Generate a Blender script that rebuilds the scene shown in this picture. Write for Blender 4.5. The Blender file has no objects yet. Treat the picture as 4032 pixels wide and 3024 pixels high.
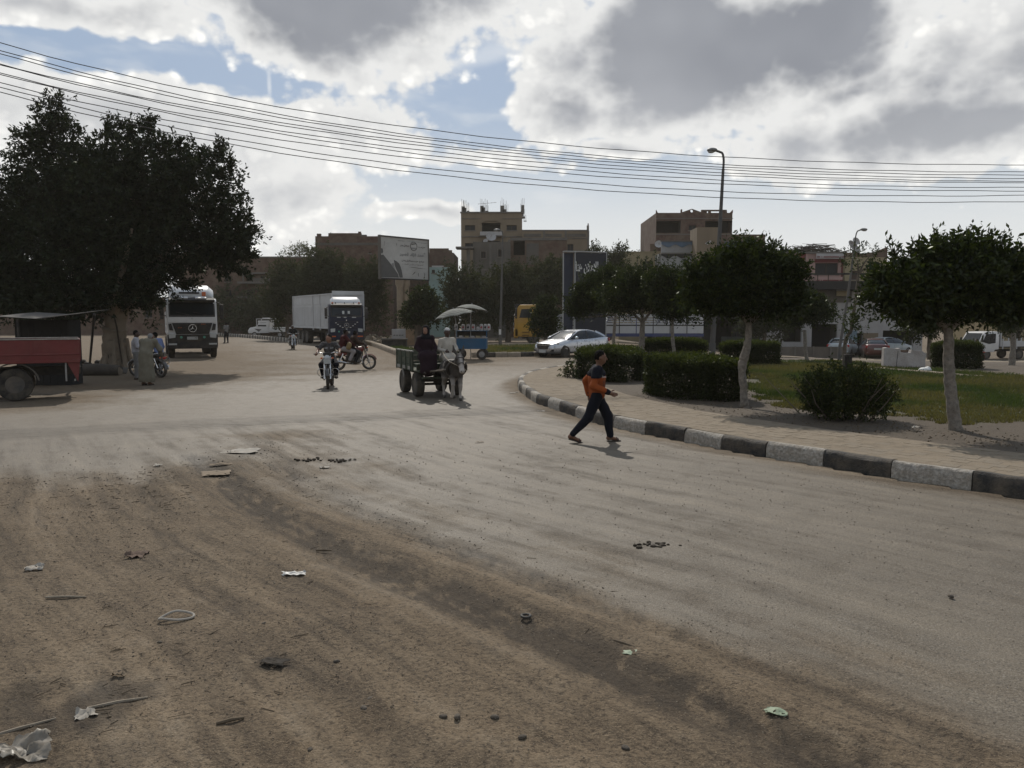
import bpy, bmesh, math, random
import numpy as np
from mathutils import Vector, Matrix, Euler

random.seed(7); rng = np.random.default_rng(7)
SC = bpy.context.scene
COL = SC.collection
R = math.radians

# ------------------------------------------------------------------ camera, light, exposure
F, U0, V0, CH = 3138.0, 2016.0, 1512.0, 2.13
PITCH = math.atan(262.0 / F)
cam = bpy.data.cameras.new('camera'); cam.sensor_width = 36; cam.lens = 36 * F / 4032
cam.clip_start = 0.05; cam.clip_end = 4000
camo = bpy.data.objects.new('camera', cam); COL.objects.link(camo)
camo.location = (0, 0, CH); camo.rotation_euler = (math.pi / 2 - PITCH, 0, 0)
SC.camera = camo
SC.view_settings.view_transform = 'Standard'; SC.view_settings.look = 'None'
SC.view_settings.exposure = 0.0; SC.view_settings.gamma = 1.0

SUN_AZ, SUN_EL = R(-9.0), R(43.0)        # azimuth from +Y towards +X
sunv = Vector((math.sin(SUN_AZ) * math.cos(SUN_EL), math.cos(SUN_AZ) * math.cos(SUN_EL), math.sin(SUN_EL)))
sl = bpy.data.lights.new('sun', 'SUN'); sl.energy = 3.3; sl.angle = R(0.6); sl.color = (1.0, 0.94, 0.85)
so = bpy.data.objects.new('sun', sl); COL.objects.link(so)
so.rotation_euler = sunv.to_track_quat('Z', 'Y').to_euler(); so.location = sunv * 200
SKY_STRENGTH = 0.07

def ray(U, V):
    x = (U - U0) / F; u = (V0 - V) / F
    c, s = math.cos(PITCH), math.sin(PITCH)
    return Vector((x, c + u * s, -s + u * c))
def gz(x, y):
    def ss(a, b, t):
        t = min(1, max(0, (t - a) / (b - a))); return t * t * (3 - 2 * t)
    return -0.95 * ss(6, 24, x) * ss(28, 58, y)
def hit(U, V, off=0.0):
    "point on the ground (plus off) seen at photo pixel U,V"
    r = ray(U, V); z = off
    for _ in range(30):
        t = (z - CH) / min(r.z, -1e-4)
        t = min(t, 600.0)
        p = r * t; z = 0.5 * z + 0.5 * (gz(p.x, p.y) + off)
    return Vector((p.x, p.y, gz(p.x, p.y) + off))
def at(U, V, d):
    "point seen at photo pixel U,V at forward distance d"
    r = ray(U, V); r = r * (d / r.y)
    return Vector((r.x, r.y, r.z + CH))

# world: Nishita sky with broken cumulus clouds laid out by direction
def build_world():
    w = bpy.data.worlds.new('World'); SC.world = w; w.use_nodes = True
    nt = w.node_tree; N = nt.nodes; L = nt.links; N.clear()
    def nd(t, **k):
        n = N.new(t)
        for a, b in k.items(): setattr(n, a, b)
        return n
    def setin(n, i, v):
        if hasattr(v, 'node'): L.new(v, n.inputs[i])
        elif v is not None: n.inputs[i].default_value = v
    def mth(op, a, b=None, c=None, clamp=False):
        n = nd('ShaderNodeMath', operation=op, use_clamp=clamp)
        setin(n, 0, a); setin(n, 1, b); setin(n, 2, c); return n.outputs[0]
    def vm(op, a, b=None):
        n = nd('ShaderNodeVectorMath', operation=op); setin(n, 0, a); setin(n, 1, b)
        return n.outputs['Value'] if op in ('LENGTH', 'DOT_PRODUCT') else n.outputs[0]
    def noise(v, sc, det=6, rough=0.55, dist=0.0):
        n = nd('ShaderNodeTexNoise'); setin(n, 'Vector', v); n.inputs['Scale'].default_value = sc
        n.inputs['Detail'].default_value = det; n.inputs['Roughness'].default_value = rough
        n.inputs['Distortion'].default_value = dist; return n.outputs['Fac']
    def nd_col(v, sc):
        n = nd('ShaderNodeTexNoise'); setin(n, 'Vector', v); n.inputs['Scale'].default_value = sc; n.inputs['Detail'].default_value = 3; return n.outputs['Color']
    def mix(f, a, b):
        n = nd('ShaderNodeMix', data_type='RGBA'); setin(n, 0, f); setin(n, 6, a); setin(n, 7, b); return n.outputs[2]
    def mapr(v, a, b, c=0.0, d=1.0):
        n = nd('ShaderNodeMapRange', interpolation_type='SMOOTHSTEP'); setin(n, 0, v)
        for i, q in enumerate((a, b, c, d)): n.inputs[i + 1].default_value = q
        return n.outputs[0]
    tc = nd('ShaderNodeTexCoord').outputs['Generated']
    sep = nd('ShaderNodeSeparateXYZ'); L.new(tc, sep.inputs[0])
    az = mth('ARCTAN2', sep.outputs[0], sep.outputs[1]); el = mth('ARCSINE', sep.outputs[2])
    cmb = nd('ShaderNodeCombineXYZ'); L.new(az, cmb.inputs[0]); L.new(el, cmb.inputs[1])
    ang = cmb.outputs[0]
    # cumulus masses: (U, V, half width, half height, weight) in photo pixels -> angles
    # (U, V, half width, half height, weight, grey)
    masses = [(1380, -140, 860, 410, 1.15, 1.1), (1180, 110, 400, 150, .7, .55), (150, -30, 680, 105, .6, .2), (1980, -70, 160, 150, .6, 0),
              (2680, 190, 680, 390, 1.1, 1.05), (3200, 90, 460, 340, 1.0, 1.0), (2240, 420, 240, 170, .7, 0), (3420, 330, 560, 150, .55, .1),
              (3560, 540, 800, 170, .8, .75), (3960, 260, 420, 260, .7, .25), (3850, 500, 500, 200, .7, .5),
              (450, 500, 900, 190, .75, .18), (1250, 560, 560, 180, .6, .12), (300, 800, 1100, 240, .6, .4), (1150, 780, 500, 130, .5, .4),
              (1680, 860, 330, 50, .5, .5), (2420, 580, 330, 60, .5, 0), (1900, 640, 600, 60, .3, 0)]
    field = None; heavy = None
    nvec = vm('MULTIPLY', ang, (1.0, 1.35, 1.0))
    nz = noise(nvec, 7.0, 7, .56); nz3 = noise(nvec, 3.4, 3, .55)
    wv = vm('ADD', ang, vm('MULTIPLY', vm('SUBTRACT', nd_col(nvec, 5.0), (.5, .5, .5)), (.13, .10, 0)))
    vor = nd('ShaderNodeTexVoronoi', voronoi_dimensions='2D', feature='F1'); setin(vor, 'Vector', vm('ADD', nvec, vm('MULTIPLY', wv, (.25, .25, 0)))); vor.inputs['Scale'].default_value = 17; vor.inputs['Detail'].default_value = 2.0; vor.inputs['Roughness'].default_value = .55
    puff = mth('MULTIPLY_ADD', vor.outputs['Distance'], -1.0, .5)
    for (U, V, rx, ry, wt, gr) in masses:
        r = ray(U, V).normalized(); a = math.atan2(r.x, r.y); e = math.asin(r.z)
        d = vm('MULTIPLY', vm('SUBTRACT', wv, (a, e, 0)), (F / rx, F / ry, 0))
        ln = vm('LENGTH', d)
        v = mth('MULTIPLY_ADD', ln, -wt, wt)
        field = v if field is None else mth('SMOOTH_MAX', field, v, 0.14)
        if gr > 0:
            v = mth('MULTIPLY_ADD', ln, -gr, gr * 1.45)
            heavy = v if heavy is None else mth('MAXIMUM', heavy, v)
    # the same kind of sky goes on outside the frame
    lo = noise(tc, 3.0, 2, .5)
    out = mth('MAXIMUM', mapr(mth('ABSOLUTE', az), 0.62, 0.80), mapr(el, 0.40, 0.50))
    gen = mth('MULTIPLY_ADD', lo, 4.0, -2.1)
    gen = mth('ADD', mth('MULTIPLY', gen, out), mth('MULTIPLY_ADD', out, 3.0, -3.0))
    field = mth('MAXIMUM', field, gen); heavy = mth('MAXIMUM', heavy, gen)
    f = mth('ADD', mth('MULTIPLY_ADD', mth('SUBTRACT', nz, .5), 1.0, field), mth('MULTIPLY', puff, .20))
    cov = mapr(f, -0.03, 0.10)
    core = mth('MULTIPLY', mapr(f, 0.12, 0.58), mapr(heavy, -0.02, 0.46))
    k = 1.0 / SKY_STRENGTH
    white = (1.10 * k, 1.09 * k, 1.05 * k, 1); grey = mix(mapr(nz3, .3, .7), (0.28 * k, 0.295 * k, 0.33 * k, 1), (0.42 * k, 0.435 * k, 0.47 * k, 1))
    # towards the horizon cloud bases are seen through bright air
    low = mapr(el, 0.06, 0.28, 1.0, 0.0)
    grey2 = mix(low, grey, (0.60 * k, 0.615 * k, 0.635 * k, 1))
    cloud = mix(core, mix(mapr(puff, -.2, .25, .6, 0), white, (.66 * k, .67 * k, .68 * k, 1)), grey2)
    sky = nd('ShaderNodeTexSky', sky_type='NISHITA'); sky.sun_disc = False
    sky.sun_elevation = SUN_EL; sky.sun_rotation = SUN_AZ; sky.air_density = 1.0; sky.dust_density = 1.2; sky.ozone_density = 1.4
    blue = mix(0.65, sky.outputs[0], (0.34 * k, 0.45 * k, 0.61 * k, 1))
    # thin high haze and two contrails
    hz = mapr(el, 0.06, 0.27, 0.95, 0.0)
    wisps = mapr(noise(vm('MULTIPLY', ang, (2.0, 6.5, 1.0)), 3.0, 4, .6), .46, .72, 0, .6)
    blue = mix(wisps, blue, (0.72 * k, 0.76 * k, 0.80 * k, 1))
    blue = mix(hz, blue, (0.80 * k, 0.815 * k, 0.81 * k, 1))
    def trail(Ua, Va, Ub, Vb, wpx, amt, base):
        a = ray(Ua, Va).normalized(); b = ray(Ub, Vb).normalized()
        pa = Vector((math.atan2(a.x, a.y), math.asin(a.z))); pb = Vector((math.atan2(b.x, b.y), math.asin(b.z)))
        t = (pb - pa); ln = t.length; t.normalize(); n = Vector((-t.y, t.x))
        d = vm('SUBTRACT', ang, (pa.x, pa.y, 0))
        s = vm('DOT_PRODUCT', d, (t.x, t.y, 0)); q = mth('ABSOLUTE', vm('DOT_PRODUCT', d, (n.x, n.y, 0)))
        q = mth('MULTIPLY_ADD', mth('SUBTRACT', nz, .5), wpx / F * 1.6, q)
        m = mth('MULTIPLY', mapr(q, 0.0, wpx / F, amt, 0.0), mth('MULTIPLY', mapr(s, -0.01, 0.03), mapr(s, ln - .01, ln + .01, 1, 0)))
        return mix(m, base, (0.80 * k, 0.83 * k, 0.86 * k, 1))
    blue = trail(1057, 240, 1062, 375, 11, .6, blue)
    blue = trail(1330, 350, 2140, 160, 42, .5, blue)
    col = mix(cov, blue, cloud)
    # below the horizon: dusty ground colour
    col = mix(mapr(el, -0.02, 0.0, 1, 0), col, (0.20 * k, 0.17 * k, 0.13 * k, 1))
    bg = nd('ShaderNodeBackground'); L.new(col, bg.inputs[0]); bg.inputs[1].default_value = SKY_STRENGTH
    o = nd('ShaderNodeOutputWorld'); L.new(bg.outputs[0], o.inputs[0])
    w.cycles.sampling_method = 'MANUAL'; w.cycles.sample_map_resolution = 512
build_world()
SC.cycles.max_bounces = 4; SC.cycles.diffuse_bounces = 2; SC.cycles.glossy_bounces = 2; SC.cycles.transmission_bounces = 3; SC.cycles.transparent_max_bounces = 6
SC.cycles.caustics_reflective = False; SC.cycles.caustics_refractive = False
# ------------------------------------------------------------------ helpers
def tag(o, label=None, cat=None, group=None, kind=None):
    if label: o['label'] = label
    if cat: o['category'] = cat
    if group: o['group'] = group
    if kind: o['kind'] = kind
    return o
def empty(name, loc=(0, 0, 0), rz=0.0, label=None, cat=None, group=None, parent=None, sc=1.0):
    o = bpy.data.objects.new(name, None); COL.objects.link(o)
    o.location = loc; o.rotation_euler = (0, 0, rz); o.empty_display_size = .2; o.scale = (sc, sc, sc)
    if parent: o.parent = parent
    return tag(o, label, cat, group)
def link(name, me, parent=None, mat=None):
    if mat is not None and len(me.materials) == 0: me.materials.append(mat)
    o = bpy.data.objects.new(name, me); COL.objects.link(o)
    if parent: o.parent = parent
    return o
def npmesh(name, V, Fq, smooth=False):
    "fast mesh from numpy verts (n,3) and faces (m,k)"
    V = np.asarray(V, np.float32); Fq = np.asarray(Fq, np.int32)
    me = bpy.data.meshes.new(name); k = Fq.shape[1]
    me.vertices.add(len(V)); me.vertices.foreach_set('co', V.ravel())
    me.loops.add(Fq.size); me.loops.foreach_set('vertex_index', Fq.ravel())
    me.polygons.add(len(Fq)); me.polygons.foreach_set('loop_start', np.arange(0, Fq.size, k, dtype=np.int32))
    try: me.polygons.foreach_set('loop_total', np.full(len(Fq), k, np.int32))
    except Exception: pass
    me.update(calc_edges=True); me.validate()
    if smooth: me.shade_smooth()
    return me
def fattr(me, name, vals, dom='POINT', typ='FLOAT'):
    a = me.attributes.new(name, typ, dom)
    a.data.foreach_set('value' if typ == 'FLOAT' else ('vector' if typ == 'FLOAT_VECTOR' else 'color'), np.asarray(vals, np.float32).ravel())
def rot_to(d, up=Vector((0, 0, 1))):
    "3x3 with +Z along d"
    d = Vector(d).normalized()
    x = up.cross(d)
    if x.length < 1e-4: x = Vector((1, 0, 0)).cross(d)
    if x.length < 1e-4: x = Vector((0, 1, 0)).cross(d)
    x.normalize(); y = d.cross(x)
    return Matrix((x, y, d)).transposed()

class MB:
    def __init__(s): s.v = []; s.f = []
    def add(s, V, Fc):
        b = len(s.v); s.v += [tuple(p) for p in V]; s.f += [tuple(i + b for i in f) for f in Fc]; return s
    def box(s, c, sz, rot=None):
        hx, hy, hz = sz[0] / 2, sz[1] / 2, sz[2] / 2
        V = [Vector((x * hx, y * hy, z * hz)) for x in (-1, 1) for y in (-1, 1) for z in (-1, 1)]
        if rot is not None:
            Rm = rot if isinstance(rot, Matrix) else Euler(rot).to_matrix()
            V = [Rm @ p for p in V]
        c = Vector(c)
        return s.add([p + c for p in V], [(0, 1, 3, 2), (4, 6, 7, 5), (0, 4, 5, 1), (2, 3, 7, 6), (0, 2, 6, 4), (1, 5, 7, 3)])
    def box2(s, a, b):
        return s.box([(a[i] + b[i]) / 2 for i in range(3)], [abs(b[i] - a[i]) for i in range(3)])
    def bar(s, p0, p1, w, h, up=Vector((0, 0, 1))):
        p0, p1 = Vector(p0), Vector(p1); Rm = rot_to(p1 - p0, up)
        return s.box((p0 + p1) / 2, (w, h, (p1 - p0).length), Rm)
    def tube(s, pts, r, n=8, cap=True, closed=False):
        pts = [Vector(p) for p in pts]; m = len(pts)
        rr = [r] * m if not isinstance(r, (list, tuple)) else r
        rings = []; px = None
        for i, p in enumerate(pts):
            if closed: d = pts[(i + 1) % m] - pts[i - 1]
            else: d = pts[min(i + 1, m - 1)] - pts[max(i - 1, 0)]
            d = d.normalized() if d.length > 1e-9 else Vector((0, 0, 1))
            if px is None:
                px = (Vector((0, 0, 1)).cross(d))
                if px.length < .05: px = Vector((1, 0, 0)).cross(d)
            px = px - d * px.dot(d)
            if px.length < 1e-5: px = Vector((0, 1, 0)).cross(d)
            px.normalize(); py = d.cross(px)
            rings.append([p + (px * math.cos(2 * math.pi * k / n) + py * math.sin(2 * math.pi * k / n)) * rr[i] for k in range(n)])
        return s.loft(rings, cap=cap and not closed, closed=closed)
    def cyl(s, p0, p1, r0, r1=None, n=14, cap=True):
        return s.tube([p0, p1], [r0, r0 if r1 is None else r1], n, cap)
    def loft(s, rings, cap=True, closed=False):
        n = len(rings[0]); b = len(s.v)
        for r in rings: s.v += [tuple(p) for p in r]
        m = len(rings)
        for i in range(m if closed else m - 1):
            j = (i + 1) % m
            for k in range(n):
                l = (k + 1) % n
                s.f.append((b + i * n + k, b + i * n + l, b + j * n + l, b + j * n + k))
        if cap:
            s.f.append(tuple(b + k for k in reversed(range(n)))); s.f.append(tuple(b + (m - 1) * n + k for k in range(n)))
        return s
    def lathe(s, prof, c=(0, 0, 0), axis=(0, 0, 1), n=20, closed=False):
        Rm = rot_to(axis); c = Vector(c)
        rings = [[c + Rm @ Vector((r * math.cos(2 * math.pi * k / n), r * math.sin(2 * math.pi * k / n), z)) for k in range(n)] for r, z in prof]
        return s.loft(rings, cap=not closed, closed=closed)
    def torus(s, c, Rr, r, axis=(1, 0, 0), n=24, m=8, sq=1.0):
        prof = [(Rr + r * math.cos(2 * math.pi * k / m), r * sq * math.sin(2 * math.pi * k / m)) for k in range(m)]
        return s.lathe(prof, c, axis, n, closed=True)
    def ell(s, c, rad, n=12, m=8, rot=None):
        c = Vector(c); rings = []
        for i in range(1, m):
            t = math.pi * i / m
            rings.append([Vector((rad[0] * math.sin(t) * math.cos(2 * math.pi * k / n), rad[1] * math.sin(t) * math.sin(2 * math.pi * k / n), -rad[2] * math.cos(t))) for k in range(n)])
        if rot is not None: rings = [[rot @ p for p in r] for r in rings]
        return s.loft([[c + p for p in r] for r in rings])
    def prism(s, poly, axis, a, b):
        "extrude 2D poly: axis 'x': poly=(y,z); 'y': (x,z); 'z': (x,y)"
        def P(p, t): return {'x': (t, p[0], p[1]), 'y': (p[0], t, p[1]), 'z': (p[0], p[1], t)}[axis]
        return s.loft([[P(p, a) for p in poly], [P(p, b) for p in poly]])
    def quad(s, a, b, c, d): return s.add([a, b, c, d], [(0, 1, 2, 3)])
    def mesh(s, name='m', smooth=False, bevel=0.0, seg=1, angle=35):
        me = bpy.data.meshes.new(name); me.from_pydata(s.v, [], s.f); me.update()
        bm = bmesh.new(); bm.from_mesh(me)
        bmesh.ops.recalc_face_normals(bm, faces=bm.faces)
        if bevel > 0:
            ed = [e for e in bm.edges if len(e.link_faces) == 2 and e.calc_face_angle(0) > R(30)]
            bmesh.ops.bevel(bm, geom=ed, offset=bevel, segments=seg, affect='EDGES', profile=.6, clamp_overlap=True)
        bm.to_mesh(me); bm.free()
        if smooth:
            me.shade_smooth()
            try: me.set_sharp_from_angle(angle=R(angle))
            except Exception: pass
        return me
    def build(s, name, mat, parent=None, smooth=False, bevel=0.0, seg=1, angle=35):
        return link(name, s.mesh(name, smooth, bevel, seg, angle), parent, mat)

def copy_tree(o, parent=None):
    c = o.copy(); COL.objects.link(c); c.parent = parent
    for ch in list(o.children): copy_tree(ch, c)
    return c

# ---- materials
MATS = {}
def mat(name, col, rough=.75, var=.22, scale=6.0, bump=0.0, bscale=None, metal=0.0, spec=.4, dust=0.0, col2=None, coat=0.0, alpha=1.0, emit=None, streak=False, trans=0.0):
    if name in MATS: return MATS[name]
    m = bpy.data.materials.new(name); m.use_nodes = True; nt = m.node_tree; N = nt.nodes; L = nt.links
    b = N['Principled BSDF']
    tc = N.new('ShaderNodeTexCoord'); oi = N.new('ShaderNodeObjectInfo')
    add = N.new('ShaderNodeVectorMath'); add.operation = 'ADD'
    mul = N.new('ShaderNodeMath'); mul.operation = 'MULTIPLY'; L.new(oi.outputs['Random'], mul.inputs[0]); mul.inputs[1].default_value = 37.0
    L.new(tc.outputs['Object'], add.inputs[0]); L.new(mul.outputs[0], add.inputs[1])
    vec = add.outputs[0]
    if streak:
        mp = N.new('ShaderNodeVectorMath'); mp.operation = 'MULTIPLY'; L.new(vec, mp.inputs[0]); mp.inputs[1].default_value = (1, 1, .12); vec2 = mp.outputs[0]
    else: vec2 = vec
    def noise(v, sc, det=6, rg=.6):
        n = N.new('ShaderNodeTexNoise'); L.new(v, n.inputs['Vector']); n.inputs['Scale'].default_value = sc
        n.inputs['Detail'].default_value = det; n.inputs['Roughness'].default_value = rg; return n.outputs['Fac']
    n1 = noise(vec2, scale)
    rp = N.new('ShaderNodeMapRange'); L.new(n1, rp.inputs[0]); rp.inputs[1].default_value = .25; rp.inputs[2].default_value = .75
    mx = N.new('ShaderNodeMix'); mx.data_type = 'RGBA'; L.new(rp.outputs[0], mx.inputs[0])
    c = Vector(col[:3])
    ca = col2[:3] if col2 else c * (1 - var); cb = tuple(min(1, q * (1 + var * .7)) for q in c) if not col2 else col[:3]
    mx.inputs[6].default_value = (*ca, 1); mx.inputs[7].default_value = (*cb, 1)
    out = mx.outputs[2]
    if dust > 0:
        n2 = noise(vec, scale * .45, 8, .68)
        r2 = N.new('ShaderNodeMapRange'); L.new(n2, r2.inputs[0]); r2.inputs[1].default_value = .38; r2.inputs[2].default_value = .68; r2.inputs[4].default_value = dust
        m2 = N.new('ShaderNodeMix'); m2.data_type = 'RGBA'; L.new(r2.outputs[0], m2.inputs[0]); L.new(out, m2.inputs[6]); m2.inputs[7].default_value = (.19, .152, .108, 1)
        out = m2.outputs[2]
        rr = N.new('ShaderNodeMapRange'); L.new(r2.outputs[0], rr.inputs[0]); rr.inputs[3].default_value = rough; rr.inputs[4].default_value = min(1, rough + .5)
        L.new(rr.outputs[0], b.inputs['Roughness'])
    else: b.inputs['Roughness'].default_value = rough
    L.new(out, b.inputs['Base Color'])
    b.inputs['Metallic'].default_value = metal; b.inputs['Specular IOR Level'].default_value = spec
    b.inputs['Coat Weight'].default_value = coat; b.inputs['Alpha'].default_value = alpha
    b.inputs['Transmission Weight'].default_value = trans
    if emit: b.inputs['Emission Color'].default_value = (*emit[:3], 1); b.inputs['Emission Strength'].default_value = emit[3]
    if bump > 0:
        bp = N.new('ShaderNodeBump'); bp.inputs['Strength'].default_value = bump; bp.inputs['Distance'].default_value = .02
        L.new(noise(vec, bscale or scale * 4, 5), bp.inputs['Height']); L.new(bp.outputs[0], b.inputs['Normal'])
    MATS[name] = m; return m
def srgb(r, g, b):
    return tuple((c / 255 / 12.92 if c / 255 <= .04045 else ((c / 255 + .055) / 1.055) ** 2.4) for c in (r, g, b))

# ---- numpy noise
def vnoise(x, y, seed=0):
    x = np.asarray(x, float); y = np.asarray(y, float)
    xi = np.floor(x).astype(np.int64); yi = np.floor(y).astype(np.int64); xf = x - xi; yf = y - yi
    u = xf * xf * (3 - 2 * xf); v = yf * yf * (3 - 2 * yf)
    def h(a, b):
        n = (a * 374761393 + b * 668265263 + seed * 974711) & 0x7fffffff
        n = ((n ^ (n >> 13)) * 1274126177) & 0x7fffffff
        return ((n ^ (n >> 16)) & 0xffff) / 65535.0
    return (h(xi, yi) * (1 - u) + h(xi + 1, yi) * u) * (1 - v) + (h(xi, yi + 1) * (1 - u) + h(xi + 1, yi + 1) * u) * v
def fbm(x, y, o=4, seed=0):
    t = 0; a = .5; s = 0
    for i in range(o): t = t + a * vnoise(np.asarray(x) * 2 ** i, np.asarray(y) * 2 ** i, seed + i); s += a; a *= .5
    return t / s
def sstep(a, b, t):
    t = np.clip((np.asarray(t, float) - a) / (b - a), 0, 1); return t * t * (3 - 2 * t)
def poly_dist(X, Y, pts):
    "distance, arclength and side to a dense polyline"
    pts = np.asarray(pts, float); best = np.full(np.shape(X), 1e9); arc = np.zeros(np.shape(X)); side = np.zeros(np.shape(X)); acc = 0
    for a, b in zip(pts[:-1], pts[1:]):
        d = b - a; l2 = d @ d
        if l2 < 1e-12: continue
        t = np.clip(((X - a[0]) * d[0] + (Y - a[1]) * d[1]) / l2, 0, 1)
        dx = X - a[0] - t * d[0]; dy = Y - a[1] - t * d[1]; q = np.hypot(dx, dy)
        m = q < best; best = np.where(m, q, best); arc = np.where(m, acc + t * math.sqrt(l2), arc)
        side = np.where(m, np.sign(d[0] * dy - d[1] * dx), side); acc += math.sqrt(l2)
    return best, arc, side
def in_poly(X, Y, pts):
    ins = np.zeros(np.shape(X), bool); n = len(pts)
    for i in range(n):
        x1, y1 = pts[i]; x2, y2 = pts[(i + 1) % n]
        if y1 == y2: continue
        c = ((y1 > Y) != (y2 > Y)) & (X < (x2 - x1) * (Y - y1) / (y2 - y1) + x1); ins ^= c
    return ins
def spline(pts, n=8, closed=False):
    P = [Vector(p) for p in pts]; out = []; m = len(P)
    for i in range(m if closed else m - 1):
        p0, p1, p2, p3 = (P[(i - 1) % m], P[i], P[(i + 1) % m], P[(i + 2) % m]) if closed else (P[max(i - 1, 0)], P[i], P[i + 1], P[min(i + 2, m - 1)])
        for k in range(n):
            t = k / n
            out.append(.5 * ((2 * p1) + (p2 - p0) * t + (2 * p0 - 5 * p1 + 4 * p2 - p3) * t * t + (3 * p1 - p0 - 3 * p2 + p3) * t ** 3))
    if not closed: out.append(P[-1])
    return out

# ---- signed distance modelling for bodies (one continuous skin)
def sdf_mesh(prims, vox=.012, k=.03, wob=0.0, wf=14.0):
    """prims: ('c',p0,p1,r0,r1[,k]) tapered capsule, ('e',c,(rx,ry,rz)[,rot3x3,k]) ellipsoid"""
    lo = np.full(3, 1e9); hi = -lo; bbs = []
    for p in prims:
        if p[0] == 'c':
            a, b = np.array(p[1], float), np.array(p[2], float); r = max(p[3], p[4]); l = np.minimum(a, b) - r; h = np.maximum(a, b) + r
        else:
            c = np.array(p[1], float); r = max(p[2]); l = c - r; h = c + r
        bbs.append((l, h)); lo = np.minimum(lo, l); hi = np.maximum(hi, h)
    pad = 3 * vox + k; lo = lo - pad; hi = hi + pad
    dim = np.ceil((hi - lo) / vox).astype(int) + 1
    f = np.full(dim, .25, np.float32)
    ax = [lo[i] + vox * np.arange(dim[i]) for i in range(3)]
    for p, (l, h) in zip(prims, bbs):
        m = k * 1.5 + 3 * vox
        i0 = np.maximum(((l - m - lo) / vox).astype(int), 0); i1 = np.minimum(((h + m - lo) / vox).astype(int) + 2, dim)
        X, Y, Z = np.meshgrid(*[ax[i][i0[i]:i1[i]] for i in range(3)], indexing='ij')
        if p[0] == 'c':
            a, b = np.array(p[1], float), np.array(p[2], float); d = b - a; l2 = max(d @ d, 1e-9)
            t = np.clip(((X - a[0]) * d[0] + (Y - a[1]) * d[1] + (Z - a[2]) * d[2]) / l2, 0, 1)
            q = np.sqrt((X - a[0] - t * d[0]) ** 2 + (Y - a[1] - t * d[1]) ** 2 + (Z - a[2] - t * d[2]) ** 2) - (p[3] + (p[4] - p[3]) * t)
            kk = p[5] if len(p) > 5 else k
        else:
            c = np.array(p[1], float); P = np.stack([X - c[0], Y - c[1], Z - c[2]], -1)
            if len(p) > 3 and p[3] is not None: P = P @ np.array(p[3])
            rd = np.array(p[2], float); kk = p[4] if len(p) > 4 else k
            k0 = np.sqrt(((P / rd) ** 2).sum(-1)); k1 = np.sqrt(((P / rd ** 2) ** 2).sum(-1)) + 1e-9
            q = np.where(k0 < .05, -rd.min(), k0 * (k0 - 1) / k1)
        sl_ = f[i0[0]:i1[0], i0[1]:i1[1], i0[2]:i1[2]]
        hh = np.clip(.5 + .5 * (sl_ - q) / kk, 0, 1)
        f[i0[0]:i1[0], i0[1]:i1[1], i0[2]:i1[2]] = q * hh + sl_ * (1 - hh) - kk * hh * (1 - hh)
    if wob > 0:
        X, Y, Z = np.meshgrid(*ax, indexing='ij')
        f += (wob * (np.sin(wf * (X * .9 + Z * .55) + 2 * np.sin(wf * .45 * Y + 1.3)) * np.sin(wf * .7 * (Y * .8 - Z * .6) + 2.1 * np.sin(wf * .35 * X)))).astype(np.float32)
    s = f < 0
    nx, ny, nz = dim
    cs = np.zeros((nx - 1, ny - 1, nz - 1), np.int16)
    for dx in (0, 1):
        for dy in (0, 1):
            for dz in (0, 1): cs += s[dx:nx - 1 + dx, dy:ny - 1 + dy, dz:nz - 1 + dz]
    act = (cs > 0) & (cs < 8); ids = np.full(act.shape, -1, np.int64); I = np.argwhere(act); ids[act] = np.arange(len(I))
    pos = np.zeros((len(I), 3)); cnt = np.zeros(len(I))
    corners = [(0, 0, 0), (1, 0, 0), (0, 1, 0), (1, 1, 0), (0, 0, 1), (1, 0, 1), (0, 1, 1), (1, 1, 1)]
    for a in range(8):
        for b in range(a + 1, 8):
            ca, cb = np.array(corners[a]), np.array(corners[b])
            if np.abs(ca - cb).sum() != 1: continue
            fa = f[tuple((I + ca).T)]; fb = f[tuple((I + cb).T)]; m = (fa < 0) != (fb < 0)
            t = np.where(m, fa / (fa - fb + 1e-12), 0)[:, None]
            pos += np.where(m[:, None], ca + (cb - ca) * t, 0); cnt += m
    V = lo + vox * (I + pos / np.maximum(cnt, 1)[:, None])
    quads = []
    for axn in range(3):
        o1, o2 = [(1, 2), (2, 0), (0, 1)][axn]
        sl0 = [slice(1, -1)] * 3; sl0[axn] = slice(0, -1); sl1 = [slice(1, -1)] * 3; sl1[axn] = slice(1, None)
        A = s[tuple(sl0)]; B = s[tuple(sl1)]; E = np.argwhere(A != B)
        if not len(E): continue
        base = E + 1; base[:, axn] -= 1
        e1 = np.zeros(3, int); e1[o1] = 1; e2 = np.zeros(3, int); e2[o2] = 1
        q = np.stack([ids[tuple((base - e1 - e2).T)], ids[tuple((base - e2).T)], ids[tuple(base.T)], ids[tuple((base - e1).T)]], 1)
        ins = A[tuple(E.T)]; q[~ins] = q[~ins][:, ::-1]
        quads.append(q)
    Q = np.concatenate(quads); Q = Q[(Q >= 0).all(1)]
    return V, Q
def sdf_obj(name, prims, material, parent=None, vox=.012, k=.03, wob=0.0, wf=14.0):
    V, Q = sdf_mesh(prims, vox, k, wob, wf)
    return link(name, npmesh(name, V, Q, True), parent, material)

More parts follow.
